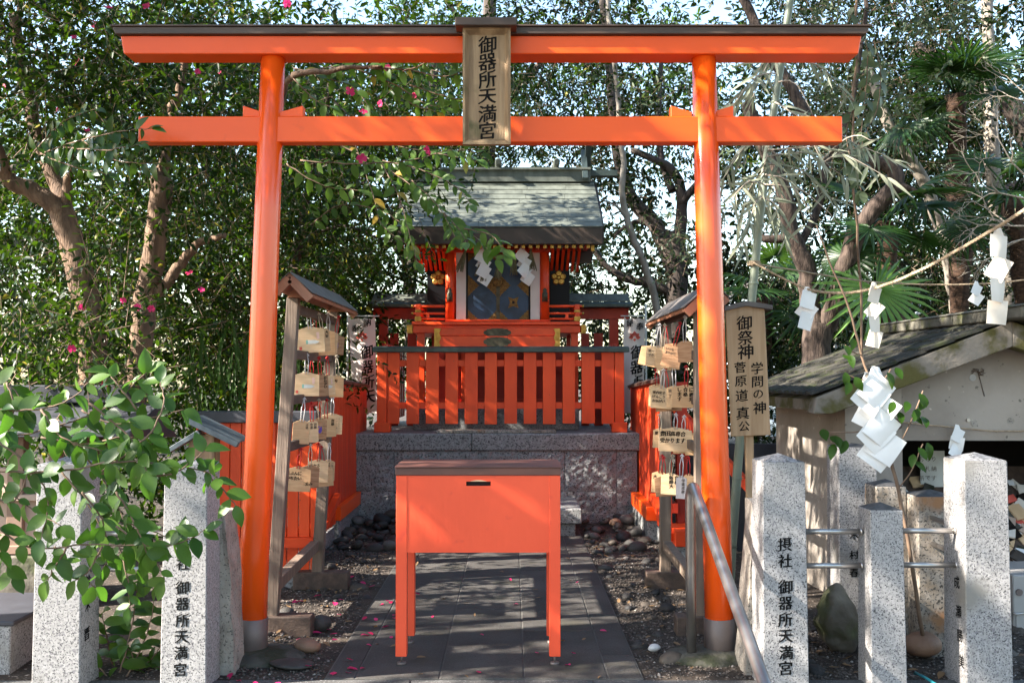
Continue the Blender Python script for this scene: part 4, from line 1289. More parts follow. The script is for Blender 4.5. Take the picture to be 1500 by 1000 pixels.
E_(-1, 481, 563, 6.60, 15, 32, 30, -5, 'ema_light', 'cord_red', 'pencil', 'narrow pale pencil plaque overlapping others in the second row of the left rack', 522)
E_(-1, 493, 565, 6.75, 18, 33, 12, 1, 'ema_mid', 'cord_cream', (['番号'], .018, False, 'ink'), 'tan plaque with two bold characters ending the second row of the left rack', 520)
E_(-1, 441, 632, 6.20, 20, 36, 30, 3, 'ema_mid', 'cord_white', (['合格'], .014, True, 'ink_soft'), 'golden tan plaque turned sideways at the start of the third row of the left rack', 582)
E_(-1, 457, 631, 6.40, 15, 34, 28, -2, 'ema_light', 'cord_red', (['祈願', '合格'], .016, True, 'ink_soft'), 'pale narrow plaque second in the third row of the left rack', 588)
E_(-1, 468, 627, 6.55, 18, 32, 20, 2, 'ema_dark', 'cord_cream', 'eggplant', 'brown eggplant plaque half hidden in the third row of the left rack', 584)
E_(-1, 486, 620, 6.75, 27, 31, 12, 2, 'ema_light', 'cord_white', 'eggplant', 'pale plaque with purple eggplant print closing the third row of the left rack', 580)
E_(-1, 436, 701, 6.10, 34, 37, 6, 3, 'ema_mid', 'cord_red', (['じぶんに', 'かちたい', '     まみ'], .019, False, 'ink'), 'orange tan plaque with handwriting lowest and nearest on the left rack', 655)
E_(-1, 453, 697, 6.35, 24, 34, 20, 2, 'ema_dark', 'cord_cream', None, 'brown blank plaque behind the handwritten one low on the left rack', 650)
E_(-1, 466, 689, 6.55, 26, 34, 10, 2, 'ema_light', 'cord_red', (['うかる', 'ように'], .018, False, 'ink'), 'pale plaque with two lines of writing in the bottom row of the left rack', 648)
E_(-1, 481, 688, 6.80, 15, 32, 28, 2, 'ema_mid', 'cord_white', (['ごうかく', 'きがん'], .014, True, 'ink_soft'), 'thin tan plaque last in the bottom row of the left rack', 648)
E_(-1, 480, 500, 6.72, 26, 34, 14, 3, 'ema_light', 'cord_white', None, 'pale plain plaque between pencil and eggplant plaques at the top of the left rack', 458)
E_(-1, 458, 566, 6.55, 34, 30, 10, -3, 'ema_dark', 'cord_red', None, 'dark plain plaque hanging behind the second row of the left rack', 524)
E_(-1, 478, 625, 6.70, 24, 30, 16, -3, 'ema_mid', 'cord_red', (['合格'], .018, True, 'ink'), 'tan plaque peeking out between the two eggplant plaques of the left rack', 584)
E_(-1, 474, 697, 6.70, 24, 30, 14, -4, 'ema_mid', 'cord_red', None, 'plain tan plaque at the back of the bottom row of the left rack', 652)
# right rack
E_(1, 978, 527, 6.60, 30, 30, -10, -3, 'ema_light', 'cord_red', (['感謝'], .02, False, 'ink'), 'pale plaque crossing behind the dark tilted one at the top of the right rack', 476)
E_(1, 979, 586, 6.60, 34, 32, -8, -3, 'ema_dark', 'cord_red', None, 'dark plain plaque behind the second row of the right rack', 538)
E_(1, 1002, 647, 6.45, 30, 33, -12, -3, 'ema_mid', 'cord_white', None, 'plain tan plaque right behind the wide plaque of the right rack', 608)
E_(1, 974, 711, 6.50, 26, 31, -10, -4, 'ema_dark', 'cord_red', None, 'dark plain plaque behind the bottom row of the right rack', 668)
E_(1, 953, 521, 6.85, 28, 31, -12, 12, 'ema_mid', 'cord_white', None, 'tilted tan plaque outermost in the top row of the right rack', 478)
E_(1, 963, 521, 6.65, 30, 30, -8, 4, 'ema_light', 'cord_white', (['第一', 'できる'], .018, False, 'ink_soft'), 'pale plaque with soft handwriting in the top row of the right rack', 474)
E_(1, 971, 523, 6.45, 18, 31, -35, 4, 'ema_mid', 'cord_cream', (['合格祈願'], .013, True, 'ink'), 'yellowish turned plaque with a strip of writing in the top row of the right rack', 474)
E_(1, 985, 520, 6.30, 24, 36, -25, 14, 'ema_dark', 'cord_red', (['いつも', 'ありがと'], .015, False, 'ink_soft'), 'dark brown tilted plaque in the top row of the right rack', 470)
E_(1, 1004, 514, 6.05, 18, 33, -30, -2, 'ema_dark', 'cord_white', None, 'reddish brown plaque with a heart shaped mark in the top row of the right rack', 462)
hp = E_(1, 969, 582, 6.55, 28, 32, -10, 4, 'ema_light', 'cord_white', (['家内安全', 'けんこう', 'おねがい'], .017, False, 'ink'), 'pale plaque with three lines of writing in the second row of the right rack', 540)
E_(1, 962, 578, 6.75, 20, 34, -20, 2, 'ema_mid', 'cord_red', None, 'tan plaque behind the three line plaque in the second row of the right rack', 540)
E_(1, 988, 580, 6.35, 20, 33, -15, 1, 'ema_mid', 'cord_white', (['現', '了'], .020, False, 'ink_soft'), 'tan plaque half covered in the second row of the right rack', 530)
E_(1, 1005, 580, 6.05, 38, 34, -4, 1, 'ema_mid', 'cord_red', (['志望校', 'に絶対', '合格', 'します'], .023, True, 'ink'), 'tan plaque with large vertical brush writing beside the right gate pillar', 535)
E_(1, 967, 641, 6.60, 18, 30, -20, 3, 'ema_mid', 'cord_cream', (['夏'], .020, False, 'ink'), 'tan plaque peeping out at the left of the third row of the right rack', 606)
E_(1, 989, 643, 6.20, 43, 36, -5, 2, 'ema_light', 'cord_white', (['豊田高専合', '受かります'], .026, False, 'ink'), 'wide pale plaque with two lines of characters in the third row of the right rack', 605)
E_(1, 1013, 650, 6.40, 16, 33, -35, -2, 'ema_mid', 'cord_red', (['おまもり'], .018, True, 'ink'), 'thin turned plaque behind the wide one in the third row of the right rack', 610)
E_(1, 966, 705, 6.60, 20, 32, -15, 3, 'ema_mid', 'cord_red', (['大'], .022, False, 'ink'), 'tan plaque first in the bottom row of the right rack', 665)
E_(1, 982, 708, 6.35, 24, 32, -12, 2, 'ema_light', 'cord_cream', (['合格', '阪師大'], .022, True, 'ink'), 'pale plaque with vertical brush writing in the bottom row of the right rack', 665)
E_(1, 998, 713, 6.10, 13, 34, -25, 1, 'cloth', 'cord_white', (['学業成就'], .018, True, 'ink_soft'), 'whitish narrow plaque beside the handrail in the bottom row of the right rack', 665)
E_(1, 1009, 708, 6.30, 12, 30, -30, 1, 'ema_mid', 'cord_red', None, 'slim tan plaque tucked between whitish plaque and gate pillar on the right rack', 668)

# ------------------------------------------------------------------ sign board by the gate
GY = 5.95
sg = thing('sign_board', 'pale wooden sign board on a stake with black brush lettering right of the gate', 'sign', (X(1101, GY), GY, 0))
lt, lb_, rt, rb_ = at(1063, 452, GY), at(1072, 639, GY), at(1120, 452, GY), at(1129, 637, GY)
pk_ = at(1092, 445, GY)
MB().prism([(p.x, p.z) for p in (lb_, rb_, rt, pk_, lt)], GY, GY + .025).build('board', M['sign_wood'], sg, .003)
q = MB()
q.prism([(at(1060, 456, GY).x, at(1060, 456, GY).z), (at(1060, 449, GY).x, at(1060, 449, GY).z), (pk_.x, at(0, 441, GY).z), (at(1130, 447, GY).x, at(0, 447, GY).z), (at(1130, 454, GY).x, at(0, 454, GY).z), (pk_.x, at(0, 448.5, GY).z)], GY - .03, GY + .06)
q.build('sign_roof', M['roof_metal'], sg, .002)
MB().bar((X(1103, GY), GY + .045, 0), (X(1096, GY), GY + .045, at(0, 470, GY).z), .048, .036, (0, 1, 0)).build('stake', M['sign_wood'], sg, .002)
tx = (rb_ - lb_).normalized(); tz = (lt - lb_).normalized()
ch = []
def sgc(c, px, py, s): ch.append((c, at(px, py, GY) + Vector((0, -.002, 0)), s * GY / F, RX, UP, s * GY / F * 1.05))
for c, px, py, s in (('御', 1090, 473, 21), ('祭', 1091.5, 494.5, 21), ('神', 1092, 515, 22), ('菅', 1084, 538, 16), ('原', 1085, 558, 16), ('道', 1086.5, 579, 17), ('真', 1088, 605, 18), ('公', 1090, 624, 15), ('学', 1109, 539, 17), ('問', 1109.5, 559, 16), ('の', 1110.5, 577, 13), ('神', 1112.5, 597, 18)):
    sgc(c, px, py, s)
lettering(sg, 'brush_character', ch, M['ink'], 3, .018, .10, .03, apart=True)


# ------------------------------------------------------------------ granite posts with inscriptions and steel rails
def stone_post(label, pxl, pxr, Yf, ztop, depth=.215, taper=.008, m='granite', top='granite_top', inscr=None, side_inscr=None, side=1, group='granite fence posts', apex=.035):
    xa, xb = X(pxl, Yf), X(pxr, Yf)
    th = thing('stone_post', label, 'stone post', ((xa + xb) / 2, Yf + depth / 2, 0), group)
    t = taper
    q = MB()
    q.add([(xa - t, Yf - t, -.05), (xb + t, Yf - t, -.05), (xb + t, Yf + depth + t, -.05), (xa - t, Yf + depth + t, -.05), (xa, Yf, ztop), (xb, Yf, ztop), (xb, Yf + depth, ztop), (xa, Yf + depth, ztop)],
          [(0, 3, 2, 1), (4, 5, 6, 7), (0, 1, 5, 4), (1, 2, 6, 5), (2, 3, 7, 6), (3, 0, 4, 7)])
    q.build('shaft', M[m], th, .004)
    q = MB(); cx, cy = (xa + xb) / 2, Yf + depth / 2
    q.add([(xa + .002, Yf + .002, ztop + .0005), (xb - .002, Yf + .002, ztop + .0005), (xb - .002, Yf + depth - .002, ztop + .0005), (xa + .002, Yf + depth - .002, ztop + .0005), (cx, cy, ztop + apex)], [(0, 1, 4), (1, 2, 4), (2, 3, 4), (3, 0, 4), (3, 2, 1, 0)])
    q.build('pyramid_top', M[top], th)
    if inscr:
        chs = []
        for c, px, py, s in inscr:
            z = at(px, py, Yf).z
            yy = Yf - t * (1 - z / ztop) - .0015
            p = at(px, py, yy)
            chs.append((c, p, s * yy / F, RX, UP))
        lettering(th, 'carved_character', chs, M['engraving'], 3, .028, .06, .02, apart=True)
    if side_inscr:
        chs = []
        for c, px, py, s in side_inscr:
            xx0 = xb if side > 0 else xa
            # point on the side plane seen at (px, py)
            Yp = F * xx0 / (px - 750)
            z = at(px, py, Yp).z
            xx = xx0 + side * (t * (1 - z / ztop) + .0015)
            sy = 1 if side > 0 else -1
            chs.append((c, Vector((xx, Yp, z)), s * Yp / F, Vector((0, sy, 0)), UP))
        lettering(th, 'carved_character', chs, M['engraving'], 3, .028, .06, .02, apart=True)
    return th


PYF = 4.85
name = [('摂', 267, 797), ('社', 268, 825), ('御', 267, 860), ('器', 267, 884), ('所', 267, 908), ('天', 266, 932), ('満', 265, 955), ('宮', 264, 980)]
stone_post('pale granite post carved with the shrine name beside the left gate pillar', 243, 305, PYF, 1.068, inscr=[(c, x, y, 19) for c, x, y in name], apex=.034)
stone_post('pale granite post half hidden by leaves leftmost in the photograph', 57, 122, PYF, 1.072, side_inscr=[('鈴', 132, 850, 17), ('木', 132, 886, 17), ('晋', 131, 928, 18)], side=1)
name = [('摂', 1149.5, 797), ('社', 1150, 821), ('御', 1150.5, 859), ('器', 1150.5, 883), ('所', 1150.5, 907), ('天', 1151, 931), ('満', 1151.5, 955), ('宮', 1151, 978)]
stone_post('pale granite post carved with the shrine name beside the steel handrail', 1116, 1177.5, PYF, 1.084, inscr=[(c, x, y, 20) for c, x, y in name], apex=.036)
stone_post('short granite post with a blackened top between two tall posts', 1272, 1319.5, PYF, .852, depth=.17, top='granite_dark_top', apex=.03)
stone_post('tall granite post with names carved on its left side at the right edge', 1410, 1473, PYF, 1.090, side_inscr=[('成', 1398, 852, 18), ('瀬', 1400.5, 895, 18), ('勝', 1402, 930, 18), ('美', 1404, 968, 18)], side=-1, depth=.235, apex=.034)
stone_post('tall granite post standing back against the concrete shed wall', 1227, 1282, 5.85, 1.085, depth=.22, inscr=[('木', 1251, 783, 13), ('村', 1251, 812, 13), ('春', 1251, 838, 13)], apex=.02, top='granite_dark_top')
stone_post('black topped granite post just behind the short post', 1282, 1325, 5.55, .888, depth=.19, m='granite_stained', top='granite_dark_top')
stone_post('rust stained granite post with steel stubs before the shed counter', 1342, 1402, 5.40, .85, depth=.215, m='granite_stained', top='granite_dark_top', apex=.03)

for lab, p0, p1, pys, Yr in (('upper steel rail between two left granite posts', 118, 248, 781, 4.96), ('lower steel rail between two left granite posts', 116, 246, 833, 4.96),
                             ('upper steel rail from lettered right post to the short post', 1172, 1263, 778, 4.95), ('lower steel rail from lettered right post to the short post', 1172, 1264, 828, 4.95),
                             ('upper steel rail from the short post to the rightmost tall post', 1319, 1400, 777, 4.95), ('lower steel rail from the short post to the rightmost tall post', 1319, 1402, 827, 4.95)):
    a, b = at(p0, pys, Yr), at(p1, pys, Yr)
    b.z = a.z
    rl = thing('steel_rail', lab, 'rail', a, 'steel rails between granite posts')
    MB().tube([a, b], .0135, 14).build('tube', M['steel'], rl)
    c = b if p0 > 700 else b
    MB().tube([b - Vector((.012, 0, 0)), b - Vector((.002, 0, 0))], .0165, 14).build('collar', M['steel'], rl)
for py in (768, 806):
    a = at(1366, py - 10, 5.39); b = at(1405, py + 6, 5.05)
    q = MB().tube([a, b], .014, 12)
    solo(q, 'steel_stub', M['rail_steel'], ('upper' if py < 780 else 'lower') + ' bent steel stub sticking out of the rust stained post', 'steel stub', base=a)

# ------------------------------------------------------------------ steel handrail
hr = thing('handrail', 'brown steel handrail bending down towards the viewer beside the right gate pillar', 'handrail', (.955, 5.33, 0))
p_ = [Vector((.955, 5.35, 0)), Vector((.952, 5.345, .5)), Vector((.950, 5.335, .86))]
for k in range(1, 6):
    a = k / 5 * 1.95
    p_.append(Vector((.950 + .002 * k, 5.335 - .05 * (1 - math.cos(a)) - .0, .86 + .055 * math.sin(a))))
p_.append(Vector((.962, 5.18, .872)))
p_.append(Vector((.972, 3.9, .33)))
p_.append(Vector((.975, 3.3, .09)))
MB().tube(p_, .027, 18).build('tube', M['rail_steel'], hr)
MB().tube([(.955, 5.35, .0), (.955, 5.35, .012)], .045, 18).build('floor_flange', M['rail_steel'], hr)

# ------------------------------------------------------------------ footings, prop stones, rocks
def mound(name, c, r, h, m, label, cat, seed):
    me = stone_mesh(name, m, seed, 3, r, .12)
    o = piece(name, me, None, world=c)
    return tag(o, label, cat)


mound('mossy_footing', (bl.x + .03, TY - .02, -.01), (.24, .20, .055), 1, M['mossy'], 'mossy mortar footing under the left gate pillar', 'footing', 4)
mound('mossy_footing', (br.x - .06, TY - .02, -.01), (.26, .19, .055), 1, M['mossy'], 'mossy mortar footing under the right gate pillar', 'footing', 5)


def prop_stone(label, pts, y0, y1, m, seed):
    rr = random.Random(seed)
    q = MB()
    q.prism(pts, y0, y1)
    me = q.mesh('prop_stone', m)
    bm = bmesh.new(); bm.from_mesh(me)
    bmesh.ops.triangulate(bm, faces=bm.faces)
    bmesh.ops.subdivide_edges(bm, edges=bm.edges, cuts=3, use_grid_fill=True)
    for v in bm.verts: v.co += Vector((rr.uniform(-1, 1), rr.uniform(-1, 1), rr.uniform(-1, 1))) * .007
    bm.to_mesh(me); bm.free()
    c = Vector((sum(p[0] for p in pts) / len(pts), (y0 + y1) / 2, min(p[1] for p in pts)))
    for v in me.vertices: v.co -= c
    o = piece('prop_stone', me, None, world=c)
    tag(o, label, 'prop stone')


z7 = at(0, 752, 5.1).z
prop_stone('rough sloping stone propped behind the lettered left granite post', [(X(300, 5.1), -.05), (X(347, 5.1), -.05), (X(343, 5.1), .35), (X(332, 5.1), z7), (X(305, 5.1), z7 + .02)], 5.09, 5.3, M['batter'], 3)
prop_stone('rough sloping stone propped behind the lettered right granite post', [(X(1086, 5.1), -.05), (X(1150, 5.1), -.05), (X(1150, 5.1), z7 + .04), (X(1106, 5.1), z7 + .05), (X(1094, 5.1), .40)], 5.09, 5.32, M['batter'], 6)


def rock(label, px, py, Y, rx, ry, rz, m, seed, cat='rock', sub=3, amp=.28, rot=0):
    c = at(px, py, Y)
    o = piece('rock', stone_mesh('rock', m, seed, sub, (rx, ry, rz), amp), None, world=c, rot=(0, 0, rot))
    return tag(o, label, cat)


rock('tall pointed mossy rock upright behind the short granite post', 1232, 905, 5.5, .11, .12, .20, M['rock'], 21, sub=4, amp=.55)
for v in bpy.data.objects['rock'].data.vertices:
    k = v.co.z / .2
    f = 1.12 - .28 * max(0, k) + .10 * math.sin(v.co.x * 60 + v.co.z * 22) * math.sin(v.co.y * 48 + v.co.z * 30) + .05 * math.sin(v.co.z * 75 + v.co.x * 30)
    v.co.x *= f; v.co.y *= f
rock('round reddish brown stone beside the foot of the short granite post', 1352, 943, 5.35, .085, .09, .055, M['stone_brown'], 22)
rock('brown round stone lying near the left gate pillar sleeve', 451, 945, 5.5, .062, .06, .038, M['stone_brown'], 23)
rock('flat round grey stone at the corner of the path near the handrail', 981, 966, 5.32, .062, .06, .04, M['stone1'], 24)
rock('small white stone beside the right edge of the path', 958, 948, 5.5, .035, .03, .022, M['stone_white'], 25)
rock('white cornered grey stone at the foot of the left rack sleeper', 472, 912, 5.95, .055, .05, .05, M['stone0'], 26)
rock('round tan stone leaning on the right corner of the platform', 902, 766, 10.05, .06, .06, .05, M['stone_brown'], 27)
rock('rounded brown boulder behind the leftmost granite post', 44, 930, 5.6, .11, .14, .20, M['stone_brown'], 28)
rock('flat mossy stone before the left gate footing', 428, 972, 5.22, .12, .09, .02, M['stone0'], 29)

# river stones beside the path: shared shapes, each its own object
SM = [[stone_mesh('river_stone', M['stone%d' % k], 100 + k * 7 + j, 2, (1, R.uniform(.65, .9), R.uniform(.40, .62)), .42) for j in range(3)] for k in range(4)]
placed = []


def river(px, py, Y, r, k, lab, group, lift=0.0):
    c = at(px, py, Y) if py is not None else None
    return c


def river_at(x, y, r, lab, group, lift=.08):
    for (a, b, q) in placed:
        if (a - x) ** 2 + (b - y) ** 2 < ((q + r) * .8) ** 2: return False
    placed.append((x, y, r))
    k = R.choices((0, 1, 2, 3), (5, 3, 3, 1))[0]
    lab = ('grey ', 'brownish ', 'blackish ', 'pale ')[k] + lab
    o = piece('river_stone', R.choice(SM[k]), None, world=(x, y, ground_z(x, y) + r * lift), rot=(R.uniform(-.3, .3), R.uniform(-.3, .3), R.uniform(0, 6.28)), scale=(r, r, r))
    tag(o, lab, 'stone', group)
    return True


for n, (fa, lab, grp) in enumerate(((lambda: (R.uniform(-1.62, -.98), R.uniform(5.15, 8.6)), 'river stone scattered on the soil left of the path', 'river stones left of the path'),
                                   (lambda: (R.uniform(.70, 1.35), R.uniform(5.15, 8.6)), 'river stone scattered on the soil right of the path', 'river stones right of the path'))):
    cnt = 0
    for _ in range(600):
        if cnt >= 62: break
        x, y = fa()
        if (abs(x + 1.4) < .3 and abs(y - 5.4) < .25) or (abs(x - 1.1) < .3 and abs(y - 5.4) < .25): continue
        if river_at(x, y, R.choice((.018, .022, .028, .034, .042, .058)), lab, grp): cnt += 1
for xr, lab, grp in (((-1.62, -1.02), 'stone in the heap against the left of the platform', 'stones heaped left of the platform'), ((.68, 1.30), 'stone in the heap against the right of the platform', 'stones heaped right of the platform')):
    cnt = 0
    for _ in range(800):
        if cnt >= 48: break
        y = R.uniform(8.5, 10.15)
        if river_at(R.uniform(*xr), y, R.choice((.03, .04, .05, .06, .07, .085)), lab, grp, .35 + max(0, y - 9.2) * .8): cnt += 1
cnt = 0
for _ in range(400):
    if cnt >= 34: break
    x, y = R.uniform(1.3, 3.2), R.uniform(5.05, 6.3)
    if river_at(x, y, R.choice((.025, .035, .05, .07)), 'stone on the soil among the right granite posts', 'stones among the right granite posts'): cnt += 1

# gravel: tiny stones nobody could count
def pebbles(name, n, xr, yr, r, m, label):
    x = NR.uniform(xr[0], xr[1], n); y = NR.uniform(yr[0], yr[1], n)
    z = np.array([ground_z(a, b) for a, b in zip(x, y)])
    rr = NR.uniform(.5, 1.3, n) * r
    base = np.array([(1, 0, 0), (0, 1, 0), (-1, 0, 0), (0, -1, 0), (0, 0, .7), (0, 0, -.7)], float)
    a = NR.uniform(0, 6.28, n)
    V = np.zeros((n, 6, 3))
    for k in range(6):
        bx, by, bz = base[k]
        j = NR.uniform(.7, 1.3, n)
        V[:, k, 0] = x + (bx * np.cos(a) - by * np.sin(a)) * rr * j
        V[:, k, 1] = y + (bx * np.sin(a) + by * np.cos(a)) * rr * j
        V[:, k, 2] = z + bz * rr + rr * .3
    fs = [(0, 1, 4), (1, 2, 4), (2, 3, 4), (3, 0, 4), (1, 0, 5), (2, 1, 5), (3, 2, 5), (0, 3, 5)]
    me = bpy.data.meshes.new(name)
    T = (np.arange(n)[:, None, None] * 6 + np.array(fs)[None]).reshape(-1, 3)
    me.vertices.add(n * 6); me.vertices.foreach_set('co', V.astype(np.float32).ravel())
    me.loops.add(T.size); me.loops.foreach_set('vertex_index', T.astype(np.int32).ravel())
    me.polygons.add(len(T)); me.polygons.foreach_set('loop_start', np.arange(0, T.size, 3, dtype=np.int32))
    me.update(calc_edges=True)
    mm = m
    me.materials.append(mm)
    o = put(bpy.data.objects.new(name, me))
    return tag(o, label, None, None, 'stuff')


gm = M['gravel'].node_tree
gi = gm.nodes.new('ShaderNodeNewGeometry'); gr = gm.nodes.new('ShaderNodeValToRGB')
gr.color_ramp.elements[0].color = (.035, .028, .023, 1); gr.color_ramp.elements[1].color = (.20, .165, .14, 1); x_ = gr.color_ramp.elements.new(.93); x_.color = (.13, .105, .09, 1); gr.color_ramp.elements[-1].color = (.42, .38, .35, 1)
gm.links.new(gi.outputs['Random Per Island'], gr.inputs[0]); gm.links.new(gr.outputs[0], gm.nodes['Principled BSDF'].inputs['Base Color'])
pebbles('gravel', 5200, (-1.95, -.95), (5.02, 9.3), .0085, M['gravel'], 'fine mixed gravel on the soil left of the path')
pebbles('gravel', 5200, (.67, 1.7), (5.02, 9.3), .0085, M['gravel'], 'fine mixed gravel on the soil right of the path')
pebbles('gravel', 4200, (1.4, 3.4), (5.02, 6.3), .008, M['gravel'], 'fine pale gravel among the right granite posts')

# fallen petals and leaves
PM = [big_leaf('fallen_petal', LF['petal'], 1, .75, -.25 + .3 * k, .3, [(0, .2), (.3, .8), (.65, 1), (1, .5)]) for k in range(3)]
DM = [big_leaf('fallen_leaf', LF['dry'], 1, .42, .2 - .25 * k, .35) for k in range(3)]


def litter(ms, name, x, y, s, lab, cat, grp):
    o = piece(name, R.choice(ms), None, world=(x, y, max(ground_z(x, y), 0) + .008), rot=(R.uniform(-.25, .25), R.uniform(-.25, .25), R.uniform(0, 6.28)), scale=(s, s, s))
    tag(o, lab, cat, grp)


for _ in range(46):
    y = 5.05 + 2.6 * R.random() ** 1.6
    litter(PM, 'fallen_petal', R.uniform(-1.45, -.72 + .05 * (y - 5)), y, R.uniform(.03, .055), 'pink petal fallen on the ground left of the path', 'petal', 'fallen petals left of the path')
for _ in range(12):
    litter(PM, 'fallen_petal', R.uniform(-.9, .6), R.uniform(5.05, 7.4), R.uniform(.025, .04), 'pink petal fallen on the dark stone path', 'petal', 'fallen petals on the path')
for _ in range(6):
    litter(PM, 'fallen_petal', R.uniform(-1.7, -1.1), R.uniform(4.75, 4.95), R.uniform(.03, .045), 'pink petal fallen on the paving by the left post', 'petal', 'fallen petals on the paving')
for _ in range(30):
    litter(DM, 'fallen_leaf', R.uniform(-.95, .65), R.uniform(4.95, 8.5), R.uniform(.03, .06), 'small dry leaf lying on the dark stone path', 'leaf', 'dry leaves on the path')
for _ in range(95):
    litter(DM, 'fallen_leaf', R.uniform(.68, 1.4), R.uniform(5.05, 9.9), R.uniform(.03, .075), 'dry leaf lying on the gravel right of the path', 'leaf', 'dry leaves right of the path')
for _ in range(95):
    litter(DM, 'fallen_leaf', R.uniform(-1.7, -.98), R.uniform(5.05, 9.9), R.uniform(.03, .07), 'dry leaf lying on the gravel left of the path', 'leaf', 'dry leaves left of the path')
for _ in range(26):
    litter(DM, 'fallen_leaf', R.uniform(1.4, 2.7), R.uniform(5.0, 5.9), R.uniform(.04, .08), 'dry leaf lying among the right granite posts', 'leaf', 'dry leaves among the granite posts')
q = MB().tube([at(1340, 984, 5.03), at(1356, 992, 4.94), at(1378, 1006, 4.8)], .007, 8)
for v in q.v: v.z = v.z - q.v[0].z + .012
solo(q, 'teal_stick', M['teal'], 'thin teal plastic stick lying on the ground by the right posts', 'stick')

# ------------------------------------------------------------------ concrete shed on the right
VY, BYk = 6.2, 8.15
xe, ze = 1.87, at(1188, 593, VY).z
xr, zr_ = 3.12, 1.80
shd = thing('concrete_shed', 'low concrete shed with a mossy gabled roof and an open counter at the right', 'shed', (3.1, 7.2, 0))
sl = (zr_ - ze) / (xr - xe)
zf = .062
for s in (1, -1):
    def rx(x): return x if s > 0 else 2 * xr - x
    for yv, nm in ((VY, 'verge'), (BYk, 'verge')):
        q = MB()
        th_ = .115
        pts = [(rx(xe), ze - .055), (rx(xe + .02), ze + .045), (rx(xr), zr_ + .045), (rx(xr), zr_ - th_ + .0), (rx(xe + .12), ze - .055)]
        q.prism(pts, yv, yv + .12)
        q.build(nm, M['concrete_moss'], shd, .006)
    # roof slab and tile rows
    q = MB().prism([(rx(xe + .03), ze - .04), (rx(xe + .03), ze + .03), (rx(xr), zr_ + .03), (rx(xr), zr_ - .04)], VY + .121, BYk - .001)
    q.build('roof_slab', M['concrete_moss'], shd)
    nt_ = 13
    for k in range(nt_):
        y0 = VY + .0 + (BYk + .1 - VY) * k / nt_; y1 = y0 + (BYk + .1 - VY) / nt_ - .004
        nseg = 7
        for j in range(nseg):
            t0, t1 = j / nseg, (j + 1) / nseg
            xa, xb_ = xe - .01 + (xr - xe) * t0, xe - .01 + (xr - xe) * t1 + .012
            za, zb_ = ze + .047 + (zr_ - ze) * t0 + .010, ze + .047 + (zr_ - ze) * t1 + .0 + .004
            q = MB()
            ym = (y0 + y1) / 2
            sec = [(y0, 0), (y0 + .02, .016), (ym, .022), (y1 - .02, .014), (y1, 0)]
            n_ = len(sec)
            hj = R.uniform(0, .006)
            vs = [(rx(xa), yy, za + dz + hj) for yy, dz in sec] + [(rx(xb_), yy, zb_ + dz + hj) for yy, dz in sec]
            fs = [(i, i + 1, i + 1 + n_, i + n_) for i in range(n_ - 1)] + [list(range(n_)), list(range(n_, 2 * n_))[::-1], (0, n_, 2 * n_ - 1, n_ - 1)]
            q.add(vs, fs)
            q.build('roof_tile', M['moss_roof'], shd)
MB().box(xr - .12, xr + .12, VY - .35, BYk + .12, zr_ + .045, zr_ + .115).build('ridge_coping', M['ridge_moss'], shd, .008)
MB().prism([(xr - .13, zr_ + .1155), (xr + .13, zr_ + .1155), (xr + .10, zr_ + .132), (xr - .10, zr_ + .132)], VY - .36, BYk + .13).build('ridge_coping', M['ridge_moss'], shd, .004)
WY = 6.42
xw = X(1237, WY); xw2 = 2 * xr - xw
ox0, ox1 = X(1320, WY), 2 * xr - X(1320, WY)
oz0, oz1 = at(0, 826, WY).z, at(0, 645, WY).z
def gable(x): return min(ze - .05 + (x - xe) * sl, ze - .05 + (2 * xr - xe - x) * sl) - .005
MB().prism([(xw, -.05), (ox0, -.05), (ox0, gable(ox0)), (xw, gable(xw))], WY, WY + .14).build('wall', M['concrete'], shd)
MB().prism([(ox1, -.05), (xw2, -.05), (xw2, gable(xw2)), (ox1, gable(ox1))], WY, WY + .14).build('wall', M['concrete'], shd)
MB().prism([(ox0 + .001, oz1), (ox1 - .001, oz1), (ox1 - .001, gable(ox1)), (xr, gable(xr)), (ox0 + .001, gable(ox0))], WY + .0, WY + .14).build('lintel_wall', M['concrete'], shd)
MB().box(ox0 + .001, ox1 - .001, WY, WY + .14, -.05, oz0 - .12).build('counter_wall', M['concrete'], shd)
MB().box(ox0 + .001, ox1 - .001, WY - .01, WY + 1.2, oz0 - .10, oz0 - .05).build('counter', M['dark_wood'], shd)
for xa, xb_ in ((xw, xw + .13), (xw2 - .13, xw2)):
    MB().box(xa, xb_, WY + .141, BYk - .05, -.05, gable(xw + .02)).build('side_wall', M['concrete'], shd)
MB().box(xw + .131, xw2 - .131, WY + 1.3, WY + 1.35, -.05, gable(xw + .131) - .02).build('back_panel', M['void'], shd)  # dark sheet standing in for the shade of the shed interior
q = MB()
q.prism([(xw - .004, oz1 + .01), (ox0, oz1 + .01), (ox0, oz1 - .0), (xw - .004, oz1)], WY - .002, WY)
for px, py in ((1425, 553), (1427, 620), (1481, 616)):
    c = at(px, py, WY - .003)
    q = MB().disc((c.x, c.z), .022, 16, WY - .003, WY + .002)
    q.build('form_hole', M['base_grey'] if px == 1425 else M['batter'], shd)
c = at(1419, 615, WY - .02)
MB().disc((c.x, c.z), .012, 6, WY - .02, WY).build('bolt', M['steel'], shd)
q = MB()
for k in range(9):
    a = R.uniform(0, 6.28); c0 = at(1433, 545, WY - .006)
    q.tube([c0, c0 + Vector((.03 * math.cos(a), -.004, .018 * math.sin(a))), c0 + Vector((.045 * math.cos(a + .8), -.002, .03 * math.sin(a + .8)))], .003, 4)
c1 = at(1442, 580, WY - .004)
q.tube([at(1434, 550, WY - .005), c1], .0025, 4)
solo(q, 'dead_vine', M['dark_wood'], 'small dead vine root clinging to the concrete gable of the shed', 'dead vine')
